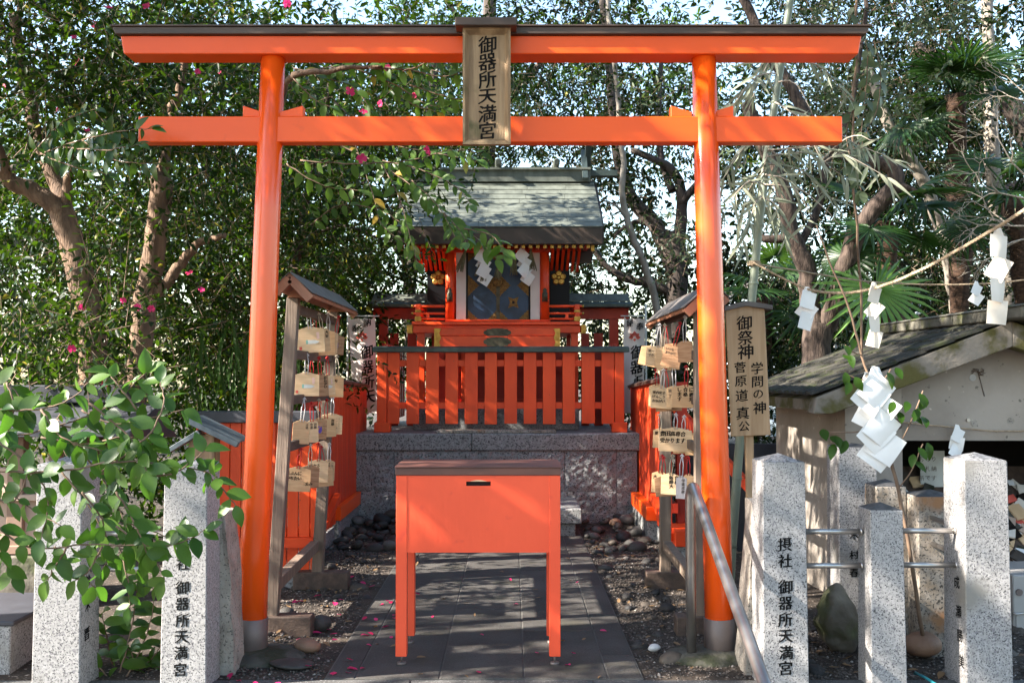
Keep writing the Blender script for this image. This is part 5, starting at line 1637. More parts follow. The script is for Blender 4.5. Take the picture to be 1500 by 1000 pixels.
bs = thing('metal_cabinet', 'grey metal cabinet under the shed counter at the right edge', 'cabinet', (X(1520, 5.9), 6.0, 0))
MB().box(X(1478, 5.9), X(1600, 5.9), 5.9, 6.35, .02, at(0, 842, 5.9).z).build('body', M['base_grey'], bs, .006)
MB().box(X(1478, 5.9) + .012, X(1600, 5.9), 5.892, 5.8995, at(0, 960, 5.9).z, at(0, 897, 5.9).z).build('drawer_front', M['base_grey'], bs, .003)
for py in (867,):
    c = at(1493, py, 5.895); MB().disc((c.x, c.z), .02, 14, 5.890, 5.899).build('lock', M['sleeve_grey'], bs)
MB().tube([at(1484, 899, 5.88), at(1500, 898, 5.88)], .006, 8).build('handle', M['steel'], bs)

MB().prism([(WY + .08, oz0 - .049), (WY + .72, oz0 - .049), (WY + .72, oz0 + .56), (WY + .08, oz0 - .042)], ox0 + .03, ox1 - .03, 'x').build('sloping_shelf', M['dark_wood'], shd)
# heap of returned amulets on the counter
pal = [('paper', 'white'), ('old_paper', 'cream'), ('ema_light', 'tan wooden'), ('print_red', 'red'), ('stone1', 'brown'), ('mossy', 'olive'), ('ink', 'black'), ('beige', 'beige')]
n_pal = {}
for k in range(120):
    mname, cname = pal[k % len(pal)] if k > 24 else pal[k % 3]
    layer = k // 30
    x = R.uniform(ox0 + .06, 3.95); yy = R.uniform(WY + .10, WY + .62)
    z = oz0 - .035 + layer * .016 + (yy - WY - .08) * .95
    L, W2, H2 = R.uniform(.08, .17), R.uniform(.05, .10), R.uniform(.004, .02)
    q = MB().box(-L / 2, L / 2, -W2 / 2, W2 / 2, -H2 / 2, H2 / 2)
    o = bpy.data.objects.new('paper_charm', q.mesh('paper_charm', M[mname], bevel=.001))
    o.location = (x, yy, z); o.rotation_euler = (Matrix.Rotation(.76 + R.uniform(-.12, .2), 3, 'X') @ Matrix.Rotation(R.uniform(-1.4, 1.4), 3, 'Z') @ Matrix.Rotation(R.uniform(-.12, .12), 3, 'Y')).to_euler()
    put(o)
    tag(o, '%s returned charm lying in the heap on the shed counter' % cname, 'charm', '%s charms in the heap on the shed counter' % cname)
nt = thing('paper_notice', 'faded white paper notice standing in the dark opening of the shed', 'notice', at(1366, 705, 7.0))
c = at(1366, 680, 7.0)
MB().box(c.x - .085, c.x + .085, 7.0, 7.008, at(0, 716, 7.0).z, at(0, 660, 7.0).z).build('sheet', M['print_white'], nt)
lettering(nt, 'print', [(chh, at(1350 + i * 9, 672 + r * 14, 6.998), .036, RX, UP) for r, row in enumerate(('お守り', 'お札納', '所です')) for i, chh in enumerate(row)], M['ink_soft'], 1, 0, 0, 0)

# rope on the shed wall with a small streamer
YW = WY - .04
sr = thing('wall_rope', 'thin straw rope with a knot strung across the shed wall', 'rope', at(1312, 622, YW))
q = MB().tube(wiggle([at(px, py, YW) for px, py in ((1306, 615), (1330, 619), (1380, 624), (1440, 630), (1500, 631), (1580, 625), (1680, 612))], 3, .002), .006, 6)
q.build('rope', M['straw'], sr)
q = MB()
for k in range(4):
    a = k * 1.6; c0 = at(1312, 621, YW - .02)
    q.tube([c0 + Vector((.03 * math.cos(a + t), -.01 + .01 * math.sin(2 * t), .03 * math.sin(a + t))) for t in (0, .8, 1.6, 2.4, 3.2)], .009, 6)
q.build('knot', M['dark_wood'], sr)
MB().tube([at(1306, 615, YW), at(1306, 615, WY + .01)], .008, 6).build('hook', M['sleeve_grey'], sr)
streamer('small white streamer on the wall rope above the shed opening', at(1402, 628, YW - .02), .085, (0, -14, 10), M['paper'], 3, 24, -.05, .62, 1)

# ------------------------------------------------------------------ bamboo poles, ropes and streamers
bp_ = thing('bamboo_pole', 'tall grey green bamboo pole with drying leaf sprays behind the sign board', 'bamboo pole', at(1068, 880, 6.25))
path_ = [(1066, 900), (1072, 800), (1086, 620), (1099, 470), (1108, 370), (1121, 250), (1140, 120), (1158, 0), (1172, -90)]
q = MB()
pw = [at(px, py, 6.25) for px, py in path_]
q.tube(wiggle(pw, 3, .003), lerp_r(.030, .022, (len(pw) - 1) * 3 + 1), 12)
q.build('culm', M['culm'], bp_)
for py in (330, 415, 505, 600, 700, 800, 240, 150, 60):
    for (a, b), (c_, d_) in zip(path_[:-1], path_[1:]):
        if d_ <= py <= b:
            t = (b - py) / (b - d_); p = at(a + (c_ - a) * t, py, 6.25)
            MB().tube([p - Vector((0, 0, .008)), p, p + Vector((0, 0, .008))], [.029, .033, .029], 12, False).build('node_ring', M['culm'], bp_)
BL = [big_leaf('leaf', LF['bamboo'], 1, .12, .10 + .12 * k, .25, [(0, .15), (.12, .8), (.3, 1), (.6, .75), (.85, .35), (1, 0)]) for k in range(4)]
sprays = [((1150, 60), (1085, 190)), ((1140, 110), (1070, 160)), ((1135, 150), (1210, 250)), ((1125, 215), (1180, 330)), ((1120, 250), (1080, 330)), ((1120, 240), (1225, 300)), ((1130, 200), (1265, 215)),
          ((1145, 90), (1240, 140)), ((1115, 290), (1150, 350)), ((1128, 200), (1060, 260)), ((1150, 60), (1100, 130)), ((1118, 270), (1060, 310)), ((1128, 190), (1190, 230)), ((1124, 230), (1240, 262)), ((1124, 225), (1108, 315)), ((1200, 240), (1310, 235)), ((1122, 240), (1140, 330)), ((1116, 285), (1088, 360)), ((1125, 220), (1300, 260)), ((1120, 255), (1190, 320)), ((1140, 120), (1190, 170)), ((1200, 240), (1280, 205)), ((1118, 270), (1230, 330))]
tq = MB()
nleaf = 0
for (a, b) in sprays:
    Ys = 6.25 + R.uniform(-.35, .25)
    p0, p1 = at(a[0], a[1], 6.22), at(b[0], b[1], Ys)
    mid = p0.lerp(p1, .5) + Vector((0, -.04, .08))
    w = wiggle([p0, mid, p1], 5, .006)
    tq.tube(w, lerp_r(.006, .002, len(w)), 5)
    for i in range(2, len(w)):
        for k in range(R.choice((1, 2, 2))):
            d = (w[i] - w[i - 1]).normalized() * .5 + Vector((R.uniform(-.7, .7), R.uniform(-.5, .3), -R.uniform(-.25, .95)))
            if nleaf < 290:
                place_leaf(R.choice(BL), bp_, w[i], d, Vector((R.uniform(-.6, .6), -1, R.uniform(-.2, .8))), R.uniform(.10, .20)); nleaf += 1
tq.build('spray_twigs', M['twig_pale'], bp_)

r1 = [(1103, 384, 6.20), (1140, 404, 6.0), (1185, 424, 5.75), (1235, 429, 5.5), (1285, 421, 5.25), (1350, 395, 4.9), (1430, 351, 4.5), (1500, 308, 4.15), (1600, 238, 3.75)]
ro = thing('straw_rope', 'thick straw rope rising from the bamboo pole towards the upper right corner', 'rope', at(*r1[0]))
w = wiggle([at(*p) for p in r1], 5, .001)
for k in range(3):
    st_ = []
    for i, p in enumerate(w):
        a = i * 1.1 + k * 2.094
        st_.append(p)
    # three twisted strands
    pts = []
    n_ = len(w); m_ = 8
    for i in range((n_ - 1) * m_ + 1):
        f = i / m_; j = min(int(f), n_ - 2); t = f - j
        p = w[j].lerp(w[j + 1], t)
        rr_ = .0036 + .0018 * (i / ((n_ - 1) * m_))
        a = i * .9 + k * 2.094
        pts.append(p + Vector((0, math.cos(a) * rr_, math.sin(a) * rr_)))
    MB().tube(pts, .0043, 5).build('strand', M['straw'], ro)
q = MB()
for _ in range(150):
    p = R.choice(w[:-1]) ; p = p + Vector((R.uniform(-.06, .06), 0, 0)); j = min(range(len(w)), key=lambda i_: (w[i_] - p).length); p = Vector((p.x, w[j].y, w[j].z + R.uniform(-.01, .01)))
    q.tube([p, p + Vector((R.uniform(-.03, .03), R.uniform(-.02, .02), R.uniform(-.022, .022)))], .0009, 3)
q.build('loose_fibre', M['straw'], ro)
r2 = [(1103, 386, 6.20), (1160, 395, 6.35), (1220, 405, 6.5), (1290, 414, 6.65), (1380, 417, 6.7), (1450, 415, 6.6), (1500, 410, 6.5), (1660, 388, 6.3)]
ro2 = thing('straw_rope', 'thin straw rope strung level behind the thick rope over the shed', 'rope', at(*r2[0]))
MB().tube(wiggle([at(*p) for p in r2], 4, .001), .0055, 6).build('strand', M['straw'], ro2)
q = MB()
for k in range(3):
    q.tube([at(1104, 384 + k * 2, 6.25) + Vector((.036 * math.cos(t), .036 * math.sin(t), 0)) for t in [i * 6.283 / 12 for i in range(13)]], .007, 5)
q.build('tie', M['straw'], ro)
streamer('small white streamer on the thick rope nearest the bamboo pole', at(1182, 428, 5.76), .098, (-4, 18, -16), M['paper'], 3, 24, -.06, .62, 1)
streamer('narrow white streamer hanging low from the middle of the thick rope', at(1280, 421, 5.28), .088, (-8, 16, -18), M['old_paper'], 4, 20, .0, .88, 1, squash=.8)
streamer('large cream streamer high on the thick rope at the right edge', at(1462, 345, 4.38), .105, (-10, 14, -8), M['old_paper'], 4, 16, -.02, .92, 1, squash=.8)
streamer('small streamer on the thin rope beside the large cream streamer', at(1430, 417, 6.62), .075, (4, 16, -12), M['paper'], 2, 22, -.02, .75, 1)
big = streamer('large white zigzag paper streamer on a leafy stick before the shed', at(1272, 560, 5.22), .158, (2, -2, 3), M['paper'], 4, 34, .10, .62, 2)

ls = thing('leafy_stick', 'thin leafy branch stuck upright behind the granite posts holding the large streamer', 'branch', at(1352, 930, 5.3))
stem = [(1196, 330), (1222, 400), (1243, 450), (1262, 520), (1278, 570), (1296, 640), (1312, 700), (1330, 790), (1352, 930)]
w = wiggle([at(px, py, 5.26) for px, py in stem], 4, .003)
q = MB().tube(w, lerp_r(.004, .011, len(w)), 8); q.build('stem', M['twig'], ls)
SL = [big_leaf('leaf', LF['fresh'], 1, .55, .1 + .15 * k, .2) for k in range(3)]
tw = MB()
for a, b, lv in (((1305, 670), (1352, 572), ((1310, 588), (1318, 603), (1335, 607), (1330, 588), (1346, 576), (1358, 583), (1345, 598), (1352, 610))), ((1316, 715), (1352, 650), ((1338, 665), (1345, 655), (1358, 648), (1340, 676))),
                 ((1290, 625), (1205, 632), ((1205, 628), (1215, 640), (1226, 640), (1222, 650), (1240, 645))), ((1262, 520), (1238, 505), ((1238, 505), (1250, 495), (1246, 520), (1234, 520))), ((1272, 555), (1240, 548), ((1238, 545), (1245, 560), (1252, 552))), ((1278, 568), (1305, 540), ((1300, 545), (1312, 538)))):
    p0, p1 = at(a[0], a[1], 5.26), at(b[0], b[1], 5.2)
    tw.tube(wiggle([p0, p0.lerp(p1, .5) + Vector((0, -.02, -.015)), p1], 4, .002), .0035, 5)
    for px, py in lv:
        p = at(px, py, 5.2 + R.uniform(-.04, .04))
        place_leaf(R.choice(SL), ls, p, Vector((R.uniform(-.6, .6), -.4, -R.uniform(.2, 1))), Vector((R.uniform(-.5, .5), -1, .5)), R.uniform(.065, .09))
tw.build('twigs', M['twig'], ls)
q = MB()
for k in range(9):
    a = R.uniform(-1, 1)
    p = at(1274, 552, 5.23)
    q.tube([p, p + Vector((a * .05, -.01, .02)), p + Vector((a * .13, -.02, -R.uniform(.0, .12)))], .0022, 4)
q.build('straw_tie', M['straw'], ls)

# ------------------------------------------------------------------ things at the left edge
lsh = thing('small_shelter', 'small shelter with a dark sheet roof and beige boards at the left edge', 'shelter', (-3.3, 6.7, 0))
Yl = 6.35
MB().prism([(Yl, at(0, 640, Yl).z), (Yl, at(0, 632, Yl).z), (Yl + .55, at(0, 590, Yl + .55).z), (Yl + .9, at(0, 640, Yl + .9).z)], X(-120, Yl), X(192, Yl), 'x').build('roof', M['slate'], lsh, .004)
MB().box(X(-120, Yl + .5), X(190, Yl + .5), Yl + .46, Yl + .64, at(0, 590, Yl + .5).z + .002, at(0, 564, Yl + .5).z).build('ridge_cap', M['slate'], lsh, .006)
for px, w_ in ((2, 12), (60, 8)):
    MB().box(X(px - w_, Yl), X(px + w_, Yl), Yl + .2, Yl + .28, .35, at(0, 640, Yl).z + .1).build('post', M['beige_dark'], lsh, .004)
MB().box(X(-120, Yl), X(60, Yl), Yl + .24, Yl + .30, at(0, 800, Yl).z, at(0, 690, Yl).z).build('board', M['beige'], lsh, .004)
MB().box(X(-120, Yl), X(62, Yl), Yl + .16, Yl + .239, at(0, 738, Yl).z, at(0, 729, Yl).z).build('batten', M['beige'], lsh, .003)
MB().box(X(-120, Yl), X(62, Yl), Yl + .16, Yl + .31, at(0, 818, Yl).z, at(0, 806, Yl).z).build('batten', M['beige_dark'], lsh, .003)
MB().box(X(-120, Yl), X(66, Yl), Yl + .14, Yl + .7, .0, at(0, 820, Yl).z).build('stone_base', M['rock'], lsh, .012)
bn = thing('stone_bench', 'low granite slab step with a dark top at the left edge', 'stone step', (X(-30, 5.35), 5.4, 0))
q = MB().box(X(-120, 5.1), X(22, 5.1), 5.1, 5.75, -.03, .235); q.build('block', M['granite'], bn, .006)
MB().box(X(-120, 5.1), X(22, 5.1) + .02, 5.09, 5.77, .2365, .26).build('top_slab', M['slate'], bn, .005)

# little gabled post behind the lettered left post
gp = thing('gabled_post', 'weathered wooden post with a little blue grey metal gable roof behind the left granite post', 'post', (X(297, 6.0), 6.0, 0))
MB().box(X(279, 6.0), X(317, 6.0), 5.98, 6.10, 0, at(0, 636, 6.0).z).build('post', M['old_wood'], gp, .005)
MB().bar(at(273, 614, 5.93), at(349, 651, 5.93), .05, .032, (0, 0, 1)).build('roof_bar', M['blue_bar'], gp, .002)
MB().bar(at(249, 659, 5.955), at(293, 632, 5.955), .05, .028, (0, 0, 1)).build('roof_bar', M['blue_bar'], gp, .002)
for a, b in (((276, 612), (349, 648)), ((249, 656), (288, 632))):
    p, q_ = at(a[0], a[1], 5.95), at(b[0], b[1], 5.95)
    mb = MB(); mb.add([p, q_, q_ + Vector((0, .28, 0)), p + Vector((0, .28, 0)), p + Vector((0, 0, .008)), q_ + Vector((0, 0, .008)), q_ + Vector((0, .28, .008)), p + Vector((0, .28, .008))], [(0, 3, 2, 1), (4, 5, 6, 7), (0, 1, 5, 4), (1, 2, 6, 5), (2, 3, 7, 6), (3, 0, 4, 7)])
    mb.build('roof_plate', M['blue_bar'], gp)

# pale blue building far behind on the right
fb = thing('far_building', 'pale blue plastered building far behind the forked tree', 'building', (9, 26, 0))
MB().box(6.2, 11, 25, 31, 0, 3.7).build('wall', M['far_wall'], fb)
MB().box(6.0, 11.2, 24.8, 31.2, 3.702, 3.9).build('roof', M['roof_metal'], fb)
for k in range(3):
    xx = 6.7 + k * 1.35
    wdw = MB().box(xx, xx + .75, 24.97, 25.02, 1.9, 3.1).build('window', M['print_white'], fb)
    MB().box(xx + .05, xx + .70, 24.96, 24.968, 1.95, 3.05).build('pane', M['glass'], wdw)
# ------------------------------------------------------------------ trees and plants
def tree(label, base, group=None, name='tree', cat='tree'):
    return thing(name, label, cat, base, group)


def trunk(parent, lines, m, n=10, name='trunk', wob=.07):
    """lines: lists of (px, py, Y) with radii r0, r1; the first is the trunk, the others limbs"""
    for i, (pts, r0, r1) in enumerate(lines):
        q = MB()
        limb(q, [at(*p) if not isinstance(p, Vector) else p for p in pts], r0, r1, n, .012, 4, wob)
        q.build(name if i == 0 else 'limb', m, parent)


def flowers(parent, spots, size=.06):
    me = MB()
    rr = random.Random(3)
    vs = []
    for k in range(6):
        a = k * 1.047 + rr.uniform(-.2, .2); tilt = rr.uniform(.2, .9)
        c, s = math.cos(a), math.sin(a)
        p = [(0, 0, 0)]
        for (r, w, z) in ((.45, .32, .35), (.85, .38, .55), (1.05, .0, .5)):
            p.append((c * r - s * w, s * r + c * w, z * tilt)); p.append((c * r + s * w, s * r - c * w, z * tilt))
        me.add(p, [(0, 1, 2), (1, 3, 4, 2), (3, 5, 6, 4)])
    mesh = me.mesh('flower', LF['petal'])
    for p in spots:
        s = size * .5 * R.uniform(.7, 1.2)
        piece('flower', mesh, parent, world=p, rot=(R.uniform(.6, 2.2), R.uniform(-.6, .6), R.uniform(-.8, .8)), scale=(s, s, s))


# --- left camellia with the two forked stems
t1 = tree('camellia tree with a thick forked brown trunk and pink flowers at the left', (-2.9, 7.0, 0))
trunk(t1, [([(150, 700, 7.0), (138, 560, 7.0), (128, 450, 7.0), (108, 370, 7.0), (88, 300, 7.0)], .105, .085),
           ([(92, 312, 7.0), (62, 287, 6.95), (28, 272, 6.9), (5, 250, 6.8), (-10, 200, 6.7)], .072, .04),
           ([(92, 314, 7.0), (84, 270, 7.1), (62, 220, 7.1), (40, 130, 7.1), (20, 20, 7.0)], .065, .035),
           ([(96, 300, 7.0), (98, 262, 6.95), (112, 240, 6.9)], .04, .012),
           ([(40, 140, 7.1), (25, 60, 7.0), (35, -30, 7.0)], .04, .02)], M['bark_brown'])
crown(t1, [((-3.3, 8.2, 3.3), (1.3, .8, 1.2), 5), ((-3.0, 6.7, 3.55), (.9, .5, .62), 4), ((-2.2, 7.3, 3.55), (.8, .7, .7), 3), ((-3.6, 7.9, 2.0), (.9, .6, .75), 3), ((-2.9, 6.6, 1.72), (.5, .35, .30), 1.3), ((-2.9, 7.2, 4.2), (1.4, .9, .45), 2)], 15500, .072, LF['camellia'])
fl = [at(px, py, 6.35 + R.uniform(-.1, .4)) for px, py in ((158, 12), (215, 10), (137, 40), (108, 55), (114, 92), (10, 125), (62, 155), (85, 160), (130, 170), (128, 192), (160, 218), (140, 35), (290, 105), (322, 108), (420, 5), (180, 440), (202, 450), (222, 452), (295, 425), (278, 400), (145, 540), (155, 560), (120, 450), (105, 510))]
flowers(t1, fl, .052)

t2 = tree('brown camellia stem cut off at the top with a slanting side branch', (-2.7, 7.6, 0))
trunk(t2, [([(185, 640, 7.6), (205, 520, 7.6), (214, 430, 7.6), (228, 350, 7.6), (235, 258, 7.6)], .095, .078),
           ([(226, 432, 7.6), (255, 400, 7.55), (275, 372, 7.5), (300, 352, 7.4), (330, 345, 7.3)], .05, .02),
           ([(236, 270, 7.6), (232, 255, 7.55), (222, 248, 7.5)], .035, .02),
           ([(250, 165, 7.7), (263, 130, 7.7), (270, 92, 7.7), (276, 50, 7.7)], .035, .025),
           ([(235, 262, 7.6), (244, 215, 7.65), (252, 162, 7.7)], .05, .03)], M['bark_brown'])
crown(t2, [((-3.3, 9.6, 3.6), (1.7, 1.2, 1.6), 5), ((-1.75, 9.6, 3.9), (1.0, .9, 1.0), 3), ((-3.0, 9.3, 1.8), (1.5, .8, .8), 3), ((-2.5, 9.4, 2.6), (.6, .6, .9), 2.5), ((-3.4, 9.8, 2.4), (1.2, .8, .9), 3), ((-5.4, 10.6, 3.0), (1.1, .7, 1.3), 3)], 17000, .078, LF['camellia'])

# --- tree left of the hall whose leafy branches hang over the hall roof
t3 = tree('slender dark tree with broad fresh leaves hanging over the left side of the hall roof', (-2.3, 10.5, 0))
trunk(t3, [([(425, 640, 10.5), (430, 420, 10.5), (437, 360, 10.5), (452, 280, 10.5), (470, 200, 10.3), (490, 90, 10.0)], .06, .035),
           ([(452, 280, 10.5), (480, 240, 10.2), (540, 205, 9.6), (600, 190, 9.2)], .03, .012),
           ([(445, 350, 10.5), (500, 330, 10.2), (560, 350, 9.8)], .022, .01)], M['bark_dark'])
crown(t3, [((-2.0, 10.4, 3.3), (.7, .7, .9), 4), ((-2.1, 10.3, 2.4), (.6, .6, .6), 2), ((-1.7, 10.2, 4.0), (.5, .6, .45), 2), ((-1.5, 10.6, 4.7), (1.2, .9, .7), 3)], 4600, .088, LF['fresh'], droop=.45)
crown(t3, [((-1.7, 12.5, 2.2), (.8, .5, .8), 2), ((-2.2, 12.4, 3.4), (.9, .5, .9), 2)], 3600, .085, LF['camellia'])
LF['camellia_near'] = leaf_mat('near_camellia_leaf', (0.008, 0.026, 0.005), (0.034, 0.082, 0.012), (0.12, 0.24, 0.015), 0.28, 0.22, spec=0.35, per='object')
CML = [big_leaf('leaf', LF['camellia_near'], 1, .48, .10 + .12 * k, .25) for k in range(4)]
BLF = [big_leaf('leaf', LF['branch'], 1, .50, .10 + .12 * k, .25) for k in range(4)]
tq = MB()
nl = 0


def leafy_branch(parent, meshes, pts, size, step, tq, r0=.006, spread=.8, limit=None, jit=.0, hang=.4, every=1):
    global nl
    w = wiggle(pts, 6, .004)
    tq.tube(w, lerp_r(r0, .0018, len(w)), 5)
    L = 0; acc = 0; k = 0
    for i in range(1, len(w)):
        seg = w[i] - w[i - 1]; ln = seg.length; d = seg.normalized()
        acc += ln
        while acc > step:
            acc -= step; k += 1
            p = w[i] - d * acc
            s = 1 if k % 2 else -1
            side = d.cross(Vector((0, -1, 0))).normalized() * s
            ld = d * .55 + side * spread + Vector((R.uniform(-.45, .45), R.uniform(-.55, .35), R.uniform(-.45, .3) - hang))
            nn = Vector((R.uniform(-.8, .8), -.7 + R.uniform(-.5, .5), .6 + R.uniform(-.6, .5)))
            place_leaf(R.choice(meshes), parent, p, ld, nn, size * R.uniform(.55, 1.2))
            nl += 1
    place_leaf(R.choice(meshes), parent, w[-1], (w[-1] - w[-2]) + Vector((0, -.002, -.004)), (0, -.7, .7), size)


for pts, Ya, Yb_ in ((((470, 200), (545, 235), (600, 270), (650, 315), (700, 350), (728, 380)), 8.6, 7.2), (((560, 240), (585, 290), (600, 345), (612, 385)), 8.2, 7.6), (((560, 235), (620, 250), (670, 275), (690, 300)), 8.2, 7.4),
                     (((650, 312), (672, 335), (682, 355)), 7.6, 7.2), (((680, 335), (720, 345), (740, 372)), 7.4, 7.1), (((600, 262), (640, 300), (668, 350)), 8.0, 7.3), (((490, 150), (560, 205), (640, 225), (700, 235)), 8.6, 7.5), (((520, 210), (545, 280), (560, 330), (600, 360)), 8.4, 7.9),
                     (((455, 330), (500, 300), (560, 310), (590, 330)), 8.8, 8.3)):
    n = len(pts)
    leafy_branch(t3, BLF, [at(px, py, Ya + (Yb_ - Ya) * i / (n - 1)) for i, (px, py) in enumerate(pts)], .12, .058, tq)
tq.build('twigs', M['twig'], t3)

t4 = tree('camellia branch with pale green leaves and pink flowers reaching behind the gate beam', (-1.9, 6.6, 0), cat='camellia')
trunk(t4, [([Vector((-1.72, 6.6, 0)), Vector((-1.64, 6.6, 1.2)), Vector((-1.58, 6.5, 2.3)), at(412, 150, 6.2), at(440, 108, 6.0)], .032, .018), ([at(430, 110, 6.0), at(500, 100, 5.8), at(560, 98, 5.68)], .02, .008)], M['bark_brown'])
tq = MB()
for pts, Ya, Yb_ in ((((540, 100), (600, 103), (650, 112), (690, 100)), 5.7, 5.6), (((430, 100), (480, 115), (520, 130), (545, 165)), 6.0, 5.8), (((520, 100), (580, 125), (620, 150), (650, 158)), 5.8, 5.7), (((590, 105), (640, 88), (670, 84)), 5.60, 5.58), (((600, 125), (650, 140), (690, 150)), 5.7, 5.6),
                     (((430, 115), (460, 145), (490, 160)), 6.0, 5.9), (((470, 100), (530, 98), (590, 100)), 5.9, 5.7), (((560, 118), (600, 150), (640, 165)), 5.8, 5.7), (((440, 235), (520, 240), (600, 235), (660, 220), (705, 225)), 6.2, 5.8), (((420, 240), (470, 270), (530, 280)), 6.2, 6.0)):
    n = len(pts)
    leafy_branch(t4, BLF, [at(px, py, Ya + (Yb_ - Ya) * i / (n - 1)) for i, (px, py) in enumerate(pts)], .085, .040, tq, .005)
tq.build('twigs', M['twig'], t4)
flowers(t4, [at(px, py, 5.75) for px, py in ((512, 135), (558, 152), (608, 140), (567, 100), (532, 165), (628, 220), (530, 233), (650, 182))], .055)

tq = MB()
for pts in (((60, 225, 6.1), (120, 205, 5.7), (180, 192, 5.3), (222, 188, 5.22)), ((90, 215, 5.9), (150, 220, 5.5), (205, 212, 5.25)), ((120, 205, 5.7), (170, 235, 5.5), (240, 240, 5.35)), ((40, 235, 6.2), (90, 180, 5.9), (140, 160, 5.7)), ((60, 225, 6.1), (110, 245, 5.8), (160, 255, 5.7))):
    leafy_branch(t1, CML, [at(*p) for p in pts], .085, .035, tq, .006)
tq.build('twigs', M['twig'], t1)

# --- trees behind the hall
t5 = tree('dark many limbed evergreen tree behind the right of the hall', (2.35, 14, 0))
trunk(t5, [([(990, 640, 14), (989, 480, 14), (993, 400, 14), (990, 340, 14)], .17, .13),
           ([(990, 400, 14), (960, 330, 14), (925, 290, 14), (905, 230, 14), (895, 120, 14), (880, -20, 14)], .13, .05),
           ([(993, 350, 14), (1000, 290, 14), (985, 250, 14), (960, 235, 14), (925, 220, 14)], .09, .04),
           ([(985, 280, 14), (970, 240, 14.1), (965, 160, 14.2), (970, 60, 14.3)], .06, .03),
           ([(995, 300, 14), (1030, 260, 13.8), (1060, 220, 13.6)], .06, .03),
           ([(988, 430, 14), (950, 415, 14), (915, 408, 14), (880, 380, 14), (860, 350, 14)], .08, .03),
           ([(960, 330, 14), (930, 325, 14), (900, 345, 13.8)], .05, .02)], M['bark_dark'])
crown(t5, [((.9, 14.2, 4.6), (2.3, 1.3, 1.6), 5), ((2.2, 14.2, 3.0), (1.3, 1.2, 1.5), 3), ((.4, 14.8, 6.4), (2.6, 1.6, 1.2), 4), ((.9, 14.5, 2.4), (.9, 1.0, .9), 1.5)], 12500, .088, LF['dark'], clump=.24)
t6 = tree('pale slender smooth trunk leaning left behind the right plaque rack', (2.0, 12.2, 0), name='slender_tree')
trunk(t6, [([(985, 640, 12.2), (962, 455, 12.2), (945, 390, 12.2), (925, 340, 12.2), (912, 290, 12.2), (914, 240, 12.2), (908, 190, 12.2), (902, 110, 12.2), (890, 0, 12.2), (885, -90, 12.2)], .05, .025),
           ([(918, 320, 12.2), (900, 300, 12.1), (880, 292, 12.0)], .018, .008)], M['bark_pale'])
crown(t6, [((1.1, 12.3, 5.6), (1.1, .9, .9), 1)], 1400, .08, LF['dark'])
t7 = tree('leafy green tree filling the gap behind the left of the hall', (-1.3, 15.5, 0))
trunk(t7, [([(610, 640, 15.5), (600, 420, 15.5), (620, 250, 15.5), (640, 60, 15.5)], .12, .06), ([(605, 400, 15.5), (560, 330, 15.5), (520, 240, 15.5)], .06, .03), ([(620, 260, 15.5), (680, 200, 15.5), (740, 130, 15.5)], .06, .03)], M['bark_dark'])
crown(t7, [((-1.8, 15.5, 4.3), (2.2, 1.4, 1.6), 5), ((-1.9, 15, 2.5), (1.6, 1.2, 1.2), 3), ((-.6, 16, 6.3), (2.2, 1.4, 1.1), 3)], 12000, .09, LF['fresh'])

# --- forked tree right of the gate
t8 = tree('dark forked tree with a heavy bent branch right of the gate', (2.75, 9.2, 0))
trunk(t8, [([(1188, 680, 9.2), (1192, 590, 9.2), (1196, 520, 9.2), (1200, 475, 9.2)], .15, .13),
           ([(1198, 490, 9.2), (1186, 440, 9.2), (1180, 390, 9.2), (1160, 345, 9.2), (1150, 290, 9.2), (1125, 225, 9.2), (1095, 150, 9.2)], .10, .06),
           ([(1202, 490, 9.2), (1222, 450, 9.1), (1238, 390, 9.0), (1262, 330, 8.9), (1300, 285, 8.8), (1318, 268, 8.75)], .095, .07),
           ([(1312, 275, 8.78), (1305, 245, 8.8), (1265, 235, 8.9), (1215, 210, 9.0), (1170, 150, 9.2), (1120, 60, 9.4), (1080, -20, 9.6)], .075, .045),
           ([(1312, 272, 8.75), (1330, 276, 8.7), (1345, 284, 8.65)], .04, .015),
           ([(1160, 345, 9.2), (1120, 350, 9.3), (1100, 330, 9.4)], .05, .02),
           ([(1170, 360, 9.2), (1200, 300, 9.3), (1210, 240, 9.4), (1240, 180, 9.5), (1262, 60, 9.6), (1270, -20, 9.6)], .04, .02)], M['bark_mid'])
crown(t8, [((2.9, 9.8, 4.5), (1.5, 1.0, .8), 3), ((3.9, 9.3, 4.3), (.9, .9, .8), 2), ((2.1, 10.2, 3.3), (.6, .7, .8), 1)], 3000, .07, LF['grey'], clump=.18)
t9 = tree('upright dark tree with pale patches on its trunk behind the shed', (5.0, 11, 0))
trunk(t9, [([(1420, 640, 11), (1405, 470, 11), (1395, 400, 11), (1378, 330, 11), (1350, 260, 11), (1300, 180, 11), (1270, 90, 11)], .10, .05),
           ([(1480, 640, 11.5), (1475, 430, 11.5), (1460, 300, 11.5), (1452, 200, 11.5), (1448, 60, 11.5), (1445, -60, 11.5)], .11, .06)], M['bark_pale'])
crown(t9, [((5.0, 11.8, 4.3), (1.3, 1.0, 1.5), 4), ((5.6, 11.5, 2.5), (.9, .9, .9), 3), ((4.0, 12, 2.4), (1.0, .9, .9), 3), ((4.6, 11.6, 5.6), (1.8, 1.0, .7), 3)], 12000, .075, LF['dark'])
t10 = tree('broad dark evergreen at the far right with heavy sloping limbs', (6.2, 13.2, 0))
